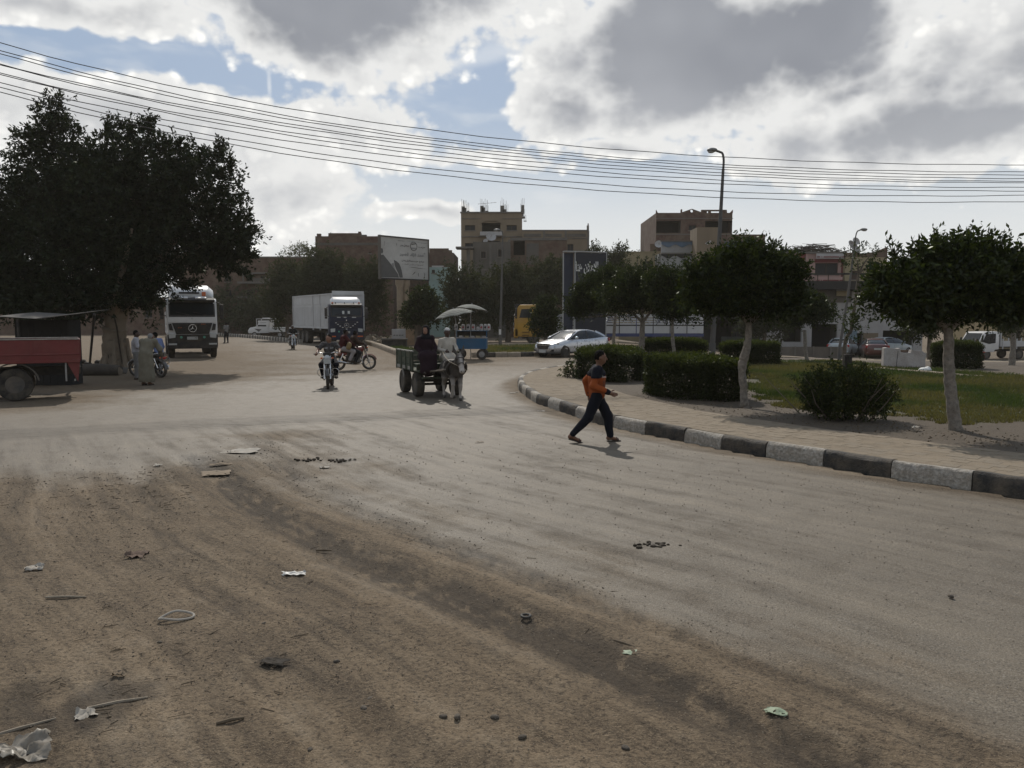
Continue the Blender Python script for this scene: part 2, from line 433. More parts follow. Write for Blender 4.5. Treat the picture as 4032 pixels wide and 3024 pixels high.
# ---- lettering (flat printed outlines, each glyph a hair above the last)
ARF = {'ا': (0xFE8D, 2), 'أ': (0xFE83, 2), 'ب': (0xFE8F, 4), 'ت': (0xFE95, 4), 'ة': (0xFE93, 2), 'ج': (0xFE9D, 4), 'ح': (0xFEA1, 4), 'د': (0xFEA9, 2), 'ر': (0xFEAD, 2),
       'ز': (0xFEAF, 2), 'س': (0xFEB1, 4), 'ش': (0xFEB5, 4), 'ص': (0xFEB9, 4), 'ض': (0xFEBD, 4), 'ط': (0xFEC1, 4), 'ع': (0xFEC9, 4), 'ف': (0xFED1, 4), 'ق': (0xFED5, 4),
       'ك': (0xFED9, 4), 'ل': (0xFEDD, 4), 'م': (0xFEE1, 4), 'ن': (0xFEE5, 4), 'ه': (0xFEE9, 4), 'و': (0xFEED, 2), 'ي': (0xFEF1, 4), 'LA': (0xFEFB, 2)}
def arabic(w):
    out = []
    for word in w.split(' '):
        Ls = []; i = 0
        while i < len(word):
            if word[i] == 'ل' and word[i + 1:i + 2] == 'ا': Ls.append('LA'); i += 2
            else: Ls.append(word[i]); i += 1
        o = []
        for k_, c in enumerate(Ls):
            if c not in ARF: o.append(c); continue
            b, n = ARF[c]; prev = k_ > 0 and Ls[k_ - 1] in ARF and ARF[Ls[k_ - 1]][1] == 4; nxt = n == 4 and k_ + 1 < len(Ls)
            o.append(chr(b + ((1 if prev else 0) if n == 2 else 3 if prev and nxt else 2 if nxt else 1 if prev else 0)))
        out.append(''.join(reversed(o)))
    return ' '.join(reversed(out))
def text_obj(name, body, material, parent, loc, w, h, rot=(R(90), 0, 0), bold=.0, thick=.002):
    "flat lettering scaled to width w, height h, centred on loc"
    cu = bpy.data.curves.new('lettering', 'FONT'); cu.body = body; cu.size = 1; cu.offset = bold; cu.resolution_u = 3
    to = bpy.data.objects.new('lettering', cu); COL.objects.link(to)
    bpy.context.view_layer.update()
    dg = bpy.context.evaluated_depsgraph_get(); me = bpy.data.meshes.new_from_object(to.evaluated_get(dg))
    bpy.data.objects.remove(to); bpy.data.curves.remove(cu)
    bm = bmesh.new(); bm.from_mesh(me); seen = set(); n = 0
    bm.verts.ensure_lookup_table()
    for v in bm.verts:
        if v.index in seen: continue
        st = [v]; n += 1
        while st:
            q = st.pop()
            if q.index in seen: continue
            seen.add(q.index); q.co.z += n % 5 * thick * .5
            st += [e.other_vert(q) for e in q.link_edges]
    xs = [v.co.x for v in bm.verts]; ys = [v.co.y for v in bm.verts]
    cx, cy = (min(xs) + max(xs)) / 2, (min(ys) + max(ys)) / 2; sx = w / max(max(xs) - min(xs), 1e-6); sy = h / max(max(ys) - min(ys), 1e-6)
    for v in bm.verts: v.co = Vector(((v.co.x - cx) * sx, (v.co.y - cy) * sy, v.co.z))
    bm.to_mesh(me); bm.free(); me.materials.clear()
    o = link(name, me, parent, material); o.location = loc; o.rotation_euler = rot
    return o
# ------------------------------------------------------------------ ground, road, island
def gp(U, V): p = hit(U, V); return (p.x, p.y)
KERB_H = 0.22
kerb_front = [(2.043e3, 1534), (2081, 1566), (2113, 1586), (2160, 1602), (2215, 1622), (2280, 1643), (2366, 1670), (2466, 1692), (2606, 1720), (2773, 1753), (2981, 1792), (3202, 1827), (3514, 1881), (3868, 1932), (4032, 1958)]
K = [gp(*p) for p in kerb_front]
x1, y1 = K[-1]
K += [(7.6, 8.3), (10.5, 7.0), (15, 6.4), (21, 7.4), (27, 11), (31, 18), (33, 30), (31, 45), (27, 52.5), (20, 53.5), (14, 48.5), (8, 41.5), (3.2, 34.5), (1.0, 29.8), (0.28, 26.6)]
KS = [(p.x, p.y) for p in spline([(a, b, 0) for a, b in K], 6, closed=True)]
def offset_loop(pts, d):
    n = len(pts); out = []
    for i in range(n):
        a = Vector(pts[i - 1]); b = Vector(pts[(i + 1) % n]); t = (b - a).normalized(); nn = Vector((-t.y, t.x))
        out.append((pts[i][0] + nn.x * d, pts[i][1] + nn.y * d))
    return out

DIRT1 = [gp(*p) for p in [(0, 1880), (500, 1850), (880, 1785), (1130, 1705), (1105, 1800), (1500, 1990), (2000, 2150), (2700, 2400), (3300, 2620), (4032, 2880)]]
DIRT1P = DIRT1 + [(6, 2.0), (9, -6), (-40, -6), (-40, 9)]
DIRT2 = [gp(*p) for p in [(0, 1625), (420, 1560), (820, 1512), (1080, 1478), (1110, 1430), (1010, 1375), (890, 1345), (860, 1318)]]
DIRT2P = DIRT2 + [(-80, 95), (-80, 20)]
DIRT3 = [gp(*p) for p in [(1290, 1372), (1420, 1420), (1500, 1462), (1640, 1452), (1860, 1432), (2250, 1412), (2500, 1380)]]
DIRT3P = DIRT3 + [(40, 75), (-12, 75)]
FLOW = [gp(*p) for p in [(700, 1640), (860, 1730), (1000, 1800), (1250, 1930), (1500, 2020), (2000, 2170), (2700, 2410), (3300, 2630), (4032, 2890)]] + [(4.5, 2.6)]
FLOW = [(p.x, p.y) for p in spline([(a, b, 0) for a, b in FLOW], 5)]
TRK = [[gp(*p) for p in t] for t in (
    [(760, 1800), (880, 1880), (1040, 2000), (1320, 2150), (1700, 2320), (2060, 2470), (2450, 2640), (2900, 2830), (3300, 3020)],
    [(1100, 1830), (1300, 1960), (1600, 2090), (2000, 2240), (2500, 2430), (3100, 2660), (3800, 2960)],
    [(560, 1900), (640, 2100), (900, 2400), (1250, 2700), (1600, 3000)],
    [(300, 1860), (500, 1900), (760, 1870), (1000, 1790), (1150, 1700)])]
STAINS = [(430, 2770, .42, .85), (60, 2760, .35, .6), (1080, 2605, .16, .95), (1180, 1815, .25, .5), (1345, 1813, .22, .9), (2570, 2145, .14, .9), (480, 2960, .2, .5), (700, 1890, .5, .35), (540, 2190, .12, .5)]
def spl2(t, n=5): return [(p.x, p.y) for p in spline([(a, b, 0) for a, b in t], n)]
TRK = [spl2(t) for t in TRK]

def ground_sheet():
    ang = np.concatenate([np.linspace(-180, -44, 40)[:-1], np.linspace(-44, 44, 430), np.linspace(44, 180, 40)[1:-1]])
    rr = 1.3 * np.power(1.0205, np.arange(0, 305)); rr = rr[rr < 620]
    A, RR = np.meshgrid(np.radians(ang), rr, indexing='ij')
    X = RR * np.sin(A); Y = RR * np.cos(A)
    na, nr = X.shape
    ins1 = in_poly(X, Y, DIRT1P); ins2 = in_poly(X, Y, DIRT2P); ins3 = in_poly(X, Y, DIRT3P)
    d1, _, _ = poly_dist(X, Y, DIRT1); d2, _, _ = poly_dist(X, Y, DIRT2); d3, _, _ = poly_dist(X, Y, DIRT3)
    sd = np.minimum(np.where(ins1, -d1, d1), np.minimum(np.where(ins2, -d2, d2), np.where(ins3, -d3, d3)))
    fl, fa, fs = poly_dist(X, Y, FLOW)
    sflow = fl * fs
    wob = (fbm(X * .7, Y * .7, 4, 3) - .5)
    sfd = sstep(.4, 3.0, fa) * sstep(10.5, 6.0, np.abs(sflow))
    streak = (fbm(sflow * 2.2, fa * .12 + 3, 3, 11) - .5) * sfd
    soft = np.clip(RR * .10, .6, 3.0)
    asph = sstep(-1, 1, (sd + wob * soft * 2.2 + streak * soft * 3.0 * sstep(16, 5, RR)) / soft)
    kd, _, _ = poly_dist(X, Y, KS + KS[:1])
    # dust drifts up against the kerb and lies over all the far road
    asph *= 1 - .85 * sstep(.75, .1, kd + wob * .5)
    asph *= 1 - .5 * sstep(22, 40, RR)
    asph *= 1 - .95 * sstep(75, 110, RR)
    dark = np.zeros_like(X); rut = np.zeros_like(X); treads = np.zeros_like(X)
    for i, t in enumerate(TRK):
        q, a, s_ = poly_dist(X, Y, t)
        w = (.24, .20, .16, .25)[i]; amp = (1.55, .6, .5, .5)[i]
        brk = .6 + .4 * sstep(.35, .6, fbm(a * .8, a * 0 + i * 7.3, 3, 31))
        ln = .55 + .45 * sstep(.42, .58, fbm(q * s_ * 16 + 9, a * .7, 3, 41 + i)); g = np.exp(-(q / w) ** 2) * amp * brk * ln * sstep(.18, .62, fbm(X * 9, Y * 9, 4, 5 + i)) * 1.5
        dark = np.maximum(dark, g); rut += np.exp(-(q / (w * .7)) ** 2) * amp * .012 - .010 * amp * np.exp(-((q - w * 1.6) / (w * .5)) ** 2)
        if i == 0:
            treads = np.maximum(treads, np.exp(-(q / .10) ** 4) * (np.sin(a * 2 * math.pi / .055 + s_ * q * 40) > .1))
    for (U, V, r, am) in STAINS:
        p = hit(U, V); q = np.hypot((X - p.x), (Y - p.y) * .8) + (fbm(X * 5, Y * 5, 3, 9) - .5) * r * 1.2
        dark = np.maximum(dark, am * sstep(r, r * .35, q))
    lump = (fbm(X * 1.3, Y * 1.3, 3, 21) - .5) * .05 + (fbm(X * 7, Y * 7, 3, 22) - .5) * .020 * sstep(.9, .2, asph) + (fbm(X * 26, Y * 26, 2, 29) - .5) * .012 * sstep(.9, .3, asph)
    zz = np.vectorize(gz)(X, Y) + lump * sstep(60, 20, RR) * (1 - sstep(.6, .15, kd)) - rut - .008 * treads * (dark > .2)
    zz -= .03 * in_poly(X, Y, KS)
    zz -= sstep(130, 600, RR) * 2.0
    V = np.stack([X, Y, zz], -1).reshape(-1, 3)
    idx = np.arange(na * nr).reshape(na, nr)
    Q = np.stack([idx[:-1, :-1], idx[1:, :-1], idx[1:, 1:], idx[:-1, 1:]], -1).reshape(-1, 4)
    seam = np.stack([idx[-1, :-1], idx[0, :-1], idx[0, 1:], idx[-1, 1:]], -1); Q = np.concatenate([Q, seam])
    Q = Q[:, ::-1]
    at_ = dict(asph=asph.reshape(-1), dark=dark.reshape(-1), sfade=sfd.reshape(-1))
    flow = np.stack([sflow, fa, np.zeros_like(sflow)], -1).reshape(-1, 3)
    return V, Q, at_, flow

def ground_material():
    m = bpy.data.materials.new('dusty_road_and_soil'); m.use_nodes = True; nt = m.node_tree; N = nt.nodes; L = nt.links; b = N['Principled BSDF']
    def attr(n):
        a = N.new('ShaderNodeAttribute'); a.attribute_name = n; return a
    def noise(v, sc, det=6, rg=.6):
        n = N.new('ShaderNodeTexNoise'); L.new(v, n.inputs['Vector']); n.inputs['Scale'].default_value = sc; n.inputs['Detail'].default_value = det; n.inputs['Roughness'].default_value = rg; return n.outputs['Fac']
    def mapr(v, a, b_, c=0., d=1.):
        n = N.new('ShaderNodeMapRange'); L.new(v, n.inputs[0])
        for i, q in enumerate((a, b_, c, d)): n.inputs[i + 1].default_value = q
        return n.outputs[0]
    def mix(f, a, c):
        n = N.new('ShaderNodeMix'); n.data_type = 'RGBA'
        for i, q in ((0, f), (6, a), (7, c)):
            if hasattr(q, 'node'): L.new(q, n.inputs[i])
            else: n.inputs[i].default_value = q if i == 0 else (*q, 1)
        return n.outputs[2]
    def math_(op, a, c=None, clamp=False):
        n = N.new('ShaderNodeMath'); n.operation = op; n.use_clamp = clamp
        for i, q in ((0, a), (1, c)):
            if q is None: continue
            if hasattr(q, 'node'): L.new(q, n.inputs[i])
            else: n.inputs[i].default_value = q
        return n.outputs[0]
    P = N.new('ShaderNodeNewGeometry').outputs['Position']
    fl = attr('flow').outputs['Vector']
    sc = N.new('ShaderNodeVectorMath'); sc.operation = 'MULTIPLY'; L.new(fl, sc.inputs[0]); sc.inputs[1].default_value = (1, .09, 1); fl = sc.outputs[0]
    big = noise(P, .55, 5); med = noise(P, 3.2, 7, .65); fine = noise(P, 34, 4, .7); grit = noise(P, 95, 2, .6)
    stk = noise(fl, 3.0, 6, .62); stk2 = noise(fl, 9.0, 4, .6)
    sf_ = attr('sfade').outputs['Fac']; stk = math_('ADD', .5, math_('MULTIPLY', math_('SUBTRACT', stk, .5), sf_)); stk2 = math_('ADD', .5, math_('MULTIPLY', math_('SUBTRACT', stk2, .5), sf_))
    spk = noise(P, 16, 5, .75)
    dirt = mix(mapr(med, .3, .7), (.090, .063, .038), (.160, .117, .073))
    dirt = mix(mapr(big, .38, .68, 0, .6), dirt, (.172, .132, .088))
    dirt = mix(mapr(stk, .45, .62, 0, .75), dirt, (.190, .140, .088))
    dirt = mix(mapr(stk, .44, .32, 0, .7), dirt, (.066, .048, .031))
    dirt = mix(mapr(stk2, .46, .34, 0, .6), dirt, (.075, .055, .036))
    dirt = mix(mapr(spk, .47, .33, 0, .7), dirt, (.045, .032, .021))
    dirt = mix(mapr(fine, .49, .37, 0, .75), dirt, (.040, .029, .019))
    dirt = mix(mapr(fine, .57, .69, 0, .7), dirt, (.215, .162, .105))
    dirt = mix(mapr(grit, .57, .67, 0, .7), dirt, (.24, .185, .122))
    asp = mix(mapr(med, .3, .7), (.086, .070, .050), (.126, .102, .073))
    asp = mix(mapr(big, .4, .65, 0, .5), asp, (.150, .121, .084))
    asp = mix(mapr(stk, .38, .66, 0, .6), asp, (.160, .129, .089))
    asp = mix(mapr(stk2, .54, .70, 0, .5), asp, (.066, .055, .042))
    asp = mix(mapr(grit, .56, .66, 0, .8), asp, (.215, .188, .150))
    asp = mix(mapr(grit, .45, .36, 0, .7), asp, (.042, .036, .027))
    asp = mix(mapr(fine, .46, .34, 0, .5), asp, (.050, .042, .032))
    am = attr('asph').outputs['Fac']
    am2 = math_('ADD', am, math_('MULTIPLY', math_('SUBTRACT', med, .5), .9)); am2 = math_('ADD', am2, math_('MULTIPLY', math_('SUBTRACT', stk, .5), 1.6)); am2 = mapr(am2, .05, 1.0)
    col = mix(am2, dirt, asp)
    dk = attr('dark').outputs['Fac']
    dk2 = mapr(math_('ADD', dk, math_('MULTIPLY', math_('SUBTRACT', spk, .5), 1.1)), .15, .85, 0, .72)
    col = mix(dk2, col, (.034, .026, .018))
    mm = N.new('ShaderNodeMix'); mm.data_type = 'RGBA'; mm.blend_type = 'MULTIPLY'; mm.inputs[0].default_value = 1; L.new(col, mm.inputs[6])
    L.new(math_('MULTIPLY', math_('ADD', 1.0, math_('MULTIPLY', mapr(big, .38, .62, .25, 1.0), mapr(stk, .34, .66, -.20, .14))), mapr(stk2, .34, .66, .88, 1.08)), mm.inputs[7]); col = mm.outputs[2]
    L.new(col, b.inputs['Base Color'])
    L.new(mapr(am2, 0, 1, .95, .66), b.inputs['Roughness']); b.inputs['Specular IOR Level'].default_value = .3
    h = math_('ADD', math_('MULTIPLY', fine, 1.0), math_('MULTIPLY', grit, .35)); h = math_('ADD', h, math_('MULTIPLY', med, 1.2))
    bp = N.new('ShaderNodeBump'); bp.inputs['Distance'].default_value = .022; L.new(mapr(am2, 0, 1, 1.0, .45), bp.inputs['Strength']); L.new(h, bp.inputs['Height']); L.new(bp.outputs[0], b.inputs['Normal'])
    return m
GM = ground_material()
gV, gQ, gA, gFl = ground_sheet()
road_face = gA['asph'][gQ].mean(1) > .34
def sub_sheet(name, mask, extra=None):
    Q = gQ[mask]; used, inv = np.unique(Q, return_inverse=True); Q = inv.reshape(Q.shape)
    me = npmesh(name, gV[used], Q, True)
    for a, v in gA.items(): fattr(me, a, v[used])
    fattr(me, 'flow', gFl[used], 'POINT', 'FLOAT_VECTOR')
    return tag(link(name, me, None, GM), kind='structure')
ground = sub_sheet('ground', ~road_face)
road = sub_sheet('road', road_face)
c0 = MB(); c0.v = [(0, 0, -.02)] + [tuple(gV[i * (gV.shape[0] // 507)]) for i in range(507)]
na_ = 507; c0.f = [(0, 1 + (i + 1) % na_, 1 + i) for i in range(na_)]
cm = c0.mesh(); fattr(cm, 'asph', np.zeros(len(cm.vertices))); fattr(cm, 'dark', np.zeros(len(cm.vertices))); fattr(cm, 'sfade', np.ones(len(cm.vertices))); fattr(cm, 'flow', np.zeros((len(cm.vertices), 3)), 'POINT', 'FLOAT_VECTOR')
tag(link('ground', cm, None, GM), kind='structure')

# island surface: soil and lawn
LAWN = [gp(*p) for p in [(2860, 1440), (3300, 1437), (3560, 1462), (3800, 1482), (4100, 1500), (4300, 1700), (4032, 1735), (3760, 1722), (3560, 1692), (3440, 1678), (3180, 1655), (2990, 1628), (2900, 1585)]]
def island():
    ins = offset_loop(KS, .25)
    xs = np.arange(-1, 34, .3); ys = np.arange(5, 55, .3); X, Y = np.meshgrid(xs, ys, indexing='ij')
    inn = in_poly(X, Y, ins); kd, _, _ = poly_dist(X, Y, KS + KS[:1])
    ld, _, _ = poly_dist(X, Y, LAWN + LAWN[:1]); lawn = np.where(in_poly(X, Y, LAWN), ld, -ld)
    Z = np.vectorize(gz)(X, Y) + .17 + (fbm(X * .8, Y * .8, 3, 2) - .5) * .10 * sstep(2.2, 3.2, kd) - .06 * (1 - sstep(.2, .6, kd))
    idx = np.arange(X.size).reshape(X.shape)
    Q = np.stack([idx[:-1, :-1], idx[1:, :-1], idx[1:, 1:], idx[:-1, 1:]], -1).reshape(-1, 4); Q = Q[inn.reshape(-1)[Q].all(1)]
    used, inv = np.unique(Q, return_inverse=True)
    me = npmesh('island_soil', np.stack([X, Y, Z], -1).reshape(-1, 3)[used], inv.reshape(Q.shape), True)
    fattr(me, 'lawn', sstep(.3, 1.8, lawn + (fbm(X * 1.1, Y * 1.1, 3, 6) - .5) * 1.5).reshape(-1)[used])
    m = bpy.data.materials.new('lawn_soil'); m.use_nodes = True; nt = m.node_tree; N = nt.nodes; L = nt.links; b = N['Principled BSDF']
    a = N.new('ShaderNodeAttribute'); a.attribute_name = 'lawn'; g = N.new('ShaderNodeNewGeometry')
    n1 = N.new('ShaderNodeTexNoise'); n1.inputs['Scale'].default_value = 9; n1.inputs['Detail'].default_value = 10; n1.inputs['Roughness'].default_value = .72; L.new(g.outputs['Position'], n1.inputs['Vector'])
    m1 = N.new('ShaderNodeMix'); m1.data_type = 'RGBA'; L.new(n1.outputs['Fac'], m1.inputs[0]); m1.inputs[6].default_value = (.038, .027, .016, 1); m1.inputs[7].default_value = (.105, .078, .050, 1)
    m2 = N.new('ShaderNodeMix'); m2.data_type = 'RGBA'; L.new(a.outputs['Fac'], m2.inputs[0]); L.new(m1.outputs[2], m2.inputs[6]); m2.inputs[7].default_value = (.040, .055, .018, 1)
    L.new(m2.outputs[2], b.inputs['Base Color']); b.inputs['Roughness'].default_value = .95
    bp = N.new('ShaderNodeBump'); bp.inputs['Distance'].default_value = .03; bp.inputs['Strength'].default_value = .8; L.new(n1.outputs['Fac'], bp.inputs['Height']); L.new(bp.outputs[0], b.inputs['Normal'])
    tag(link('island_soil', me, None, m), kind='structure')
island()

# kerb stones, painted black and white in turn
M_KW = mat('kerb_white_paint', (.36, .33, .285), .9, .6, 26, 1.0, 30, dust=.65)
M_KB = mat('kerb_black_paint', (.022, .021, .020), .75, .3, 9, .9, 34, dust=.55)
M_KC = mat('kerb_bare_concrete', (.33, .27, .20), .9, .3, 7, .8, 30, dust=.4)
def arc_points(pts, closed):
    P = [Vector((a, b, 0)) for a, b in pts]
    if closed: P.append(P[0])
    acc = [0]
    for a, b in zip(P[:-1], P[1:]): acc.append(acc[-1] + (b - a).length)
    def f(s):
        s = max(0, min(acc[-1] - 1e-6, s)); i = int(np.searchsorted(acc, s, side='right') - 1); i = min(i, len(P) - 2)
        t = (s - acc[i]) / max(acc[i + 1] - acc[i], 1e-9); d = (P[i + 1] - P[i]).normalized()
        return P[i].lerp(P[i + 1], t), d
    return f, acc[-1]
def kerb_run(parent, pts, closed, L_, width, height, mats, s0=0.0, s1=None, inward=1, gap=.008, first=0):
    f, tot = arc_points(pts, closed); s = s0; i = first; s1 = tot if s1 is None else s1
    while s < s1 - .05:
        l = L_ * random.uniform(.86, 1.14); e = min(s + l, s1); rings = []
        hh = height + random.uniform(-.012, .012)
        ns = 6
        for k_ in range(ns + 1):
            q = s + gap + (e - s - 2 * gap) * k_ / ns
            p, d = f(q); n = Vector((-d.y, d.x, 0)) * inward; z = gz(p.x, p.y)
            c = .035 + random.uniform(-.012, .022); j = lambda a=.010: random.uniform(-a, a)
            o = j(.006)
            rings.append([p + n * (0 + o) + Vector((0, 0, z - .08)), p + n * (.0 + j()) + Vector((0, 0, z + hh * .5)), p + n * (.012 + j()) + Vector((0, 0, z + hh - c)), p + n * (c + .01) + Vector((0, 0, z + hh + j(.004))),
                          p + n * (width * .6) + Vector((0, 0, z + hh + j(.003))), p + n * width + Vector((0, 0, z + hh - .012)), p + n * width + Vector((0, 0, z - .08))])
        MB().loft(rings).build('kerb_stone', mats[i % len(mats)], parent, True, angle=50)
        s = e; i += 1
kroot = tag(empty('kerb'), kind='structure')
fK, totK = arc_points(KS, True)
kerb_run(kroot, KS, True, 1.0, .18, KERB_H, [M_KB, M_KW], first=0)
# paved strip behind the kerb
M_PV = mat('paver_sandy', (.195, .155, .106), .9, .15, 3, .5, 60, dust=.5)
M_PV2 = mat('paver_greyish', (.18, .146, .103), .9, .15, 3, .5, 60, dust=.5)
M_BED = mat('pavement_sand_bed', (.185, .145, .098), .95, .35, 4, .7, 40)
pv = tag(empty('pavement'), kind='structure')
def pavement():
    f, tot = arc_points(KS, True)
    mb = MB(); rows = []
    n = int(tot / .35)
    wid = [.17, 2.2]
    for i in range(n):
        p, d = f(tot * i / n); nn = Vector((-d.y, d.x, 0)); z = gz(p.x, p.y)
        rows.append((p + nn * .17 + Vector((0, 0, z + .2112)), p + nn * 1.2 + Vector((0, 0, z + .2122)), p + nn * 2.1 + Vector((0, 0, z + .2105)), p + nn * 2.55 + Vector((0, 0, z + .14))))
    b = []
    for r in rows: b += [tuple(q) for q in r]
    mb.v = b
    for i in range(n):
        j = (i + 1) % n
        for k_ in range(3): mb.f.append((i * 4 + k_, j * 4 + k_, j * 4 + k_ + 1, i * 4 + k_ + 1))
    mb.build('sand_bed', M_BED, pv, True)
    # pavers along the stretch in view
    pm = {}
    cnt = []; s = 0.3
    while s < 24.0:
        for r in range(9):
            p, d = f(s + (.1 if r % 2 else 0)); nn = Vector((-d.y, d.x, 0)); w = .2 + r * .212
            q = p + nn * (w + .1)
            if random.random() < .01 or (r > 7 and random.random() < .15): continue
            cnt.append((q.length, q, math.atan2(d.y, d.x), w))
        s += .21
    cnt.sort(key=lambda t: t[0])
    base = [MB().box((0, 0, 0), (.204, .207, .03)).mesh('paver', bevel=.006) for _ in range(3)]
    for i, me in enumerate(base): me.materials.append([M_PV, M_PV2, M_PV][i])
    rest = MB()
    for i, (_, q, a, w) in enumerate(cnt):
        z = gz(q.x, q.y) + .197 + random.uniform(-.003, .004); tilt = (random.gauss(0, .008), random.gauss(0, .008), a + random.gauss(0, .01))
        if i < 300:
            o = bpy.data.objects.new('paver', base[random.randrange(3)]); COL.objects.link(o); o.parent = pv; o.location = (q.x, q.y, z); o.rotation_euler = tilt
        else: rest.box((q.x, q.y, z), (.204, .207, .03), tilt)
    tag(rest.build('pavers', M_PV, pv), kind='stuff')
pavement()
# ------------------------------------------------------------------ plants
def leaf_mat(name, dark, light, gloss=.35, trans=.35):
    if name in MATS: return MATS[name]
    m = bpy.data.materials.new(name); m.use_nodes = True; nt = m.node_tree; N = nt.nodes; L = nt.links; N.clear()
    a = N.new('ShaderNodeAttribute'); a.attribute_name = 'rnd'
    mx = N.new('ShaderNodeMix'); mx.data_type = 'RGBA'; L.new(a.outputs['Fac'], mx.inputs[0]); mx.inputs[6].default_value = (*dark, 1); mx.inputs[7].default_value = (*light, 1)
    d = N.new('ShaderNodeBsdfDiffuse'); L.new(mx.outputs[2], d.inputs[0])
    t = N.new('ShaderNodeBsdfTranslucent')
    tm = N.new('ShaderNodeMix'); tm.data_type = 'RGBA'; tm.blend_type = 'MULTIPLY'; tm.inputs[0].default_value = 1; L.new(mx.outputs[2], tm.inputs[6]); tm.inputs[7].default_value = (1.5, 1.6, .6, 1); L.new(tm.outputs[2], t.inputs[0])
    g = N.new('ShaderNodeBsdfGlossy'); g.inputs['Roughness'].default_value = gloss; g.inputs[0].default_value = (.8, .85, .75, 1)
    m1 = N.new('ShaderNodeMixShader'); m1.inputs[0].default_value = trans; L.new(d.outputs[0], m1.inputs[1]); L.new(t.outputs[0], m1.inputs[2])
    m2 = N.new('ShaderNodeMixShader'); m2.inputs[0].default_value = .022; L.new(m1.outputs[0], m2.inputs[1]); L.new(g.outputs[0], m2.inputs[2])
    o = N.new('ShaderNodeOutputMaterial'); L.new(m2.outputs[0], o.inputs[0])
    MATS[name] = m; return m
LM_FICUS = leaf_mat('ficus_leaves', (.007, .011, .005), (.022, .032, .009), .3, .12)
LM_SMALL = leaf_mat('young_ficus_leaves', (.007, .011, .004), (.046, .060, .012), .28, .28)
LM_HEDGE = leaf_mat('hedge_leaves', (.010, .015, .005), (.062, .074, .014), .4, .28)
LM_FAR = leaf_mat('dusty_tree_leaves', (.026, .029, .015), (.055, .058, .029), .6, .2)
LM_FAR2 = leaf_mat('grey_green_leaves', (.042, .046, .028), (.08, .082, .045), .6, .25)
M_BARK_L = mat('whitewashed_bark', (.22, .195, .165), .95, .6, 14, 1.0, 40, dust=.5)
M_BARK_D = mat('grey_brown_bark', (.115, .092, .068), .95, .4, 6, .9, 22)
M_BARK_F = mat('old_ficus_bark', (.165, .132, .095), .95, .35, 3, .9, 14, dust=.4)

def leaves_mesh(name, P, A, size, seed=0, aspect=.42, facing=None, tipmix=None):
    """P (n,3) leaf bases, A (n,3) leaf directions"""
    g = np.random.default_rng(seed); n = len(P)
    A = A / (np.linalg.norm(A, axis=1, keepdims=True) + 1e-9)
    rnd = g.normal(size=(n, 3)); S = np.cross(A, rnd); S /= (np.linalg.norm(S, axis=1, keepdims=True) + 1e-9)
    Nn = np.cross(S, A)
    l = size * g.uniform(.65, 1.25, (n, 1)); w = l * aspect * .5
    cup = l * .10
    V = np.stack([P, P + A * l * .48 + S * w - Nn * cup * 0, P + A * l + Nn * -cup, P + A * l * .48 - S * w], 1).reshape(-1, 3)
    Q = np.arange(4 * n).reshape(n, 4)
    me = npmesh(name, V, Q)
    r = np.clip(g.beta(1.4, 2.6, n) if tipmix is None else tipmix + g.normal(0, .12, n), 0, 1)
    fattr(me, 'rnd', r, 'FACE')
    return me
def sample_clumps(clumps, n_tw, per, twl, g, shell=.45, up=.35, droop=0.0, hole=.28):
    """twigs spread through ellipsoids (c, r[, weight]); leaves along each twig"""
    w = np.array([c[1][0] * c[1][1] * c[1][2] * (c[2] if len(c) > 2 else 1) for c in clumps]) ** .8; w /= w.sum()
    ci = g.choice(len(clumps), n_tw, p=w)
    C = np.array([clumps[i][0] for i in range(len(clumps))], float)[ci]; Rr = np.array([clumps[i][1] for i in range(len(clumps))], float)[ci]
    D = g.normal(size=(n_tw, 3)); D /= np.linalg.norm(D, axis=1, keepdims=True)
    rad = g.uniform(0, 1, (n_tw, 1)) ** shell
    # lumpy outline
    lump = .82 + .36 * (np.sin(D[:, :1] * 5 + ci[:, None]) * np.sin(D[:, 1:2] * 6 + 1.7 * ci[:, None]) * np.sin(D[:, 2:] * 5 + .6 * ci[:, None]) + .5 * g.uniform(-.5, .9, (n_tw, 1)))
    B = C + D * Rr * rad * lump
    hol = np.sin(B[:, 0] * 3.1 + 1.3 * np.sin(B[:, 2] * 2.3)) * np.sin(B[:, 1] * 2.7 + .5) * np.sin(B[:, 2] * 3.7 + 1.1 * np.sin(B[:, 0] * 1.9))
    kp = (hol < hole) | (g.uniform(0, 1, n_tw) < .25)
    B, D, ci = B[kp], D[kp], ci[kp]; n_tw = len(B)
    T = D + np.array([0, 0, up - droop]) + g.normal(0, .45, (n_tw, 3)); T /= np.linalg.norm(T, axis=1, keepdims=True)
    s = g.uniform(0, 1, (n_tw, per, 1)); L_ = twl * g.uniform(.5, 1.3, (n_tw, 1, 1))
    P = B[:, None, :] + T[:, None, :] * s * L_ + g.normal(0, twl * .10, (n_tw, per, 3))
    sp = g.normal(size=(n_tw, per, 3)); A = T[:, None, :] * .7 + sp * .75
    return P.reshape(-1, 3), A.reshape(-1, 3), B, T
def limb_mesh(paths, n=8):
    mb = MB()
    for pts, r in paths:
        sp = spline(pts, 4); rr = list(np.interp(np.linspace(0, 1, len(sp)), np.linspace(0, 1, len(r)), r)); mb.tube(sp, rr, n)
    return mb
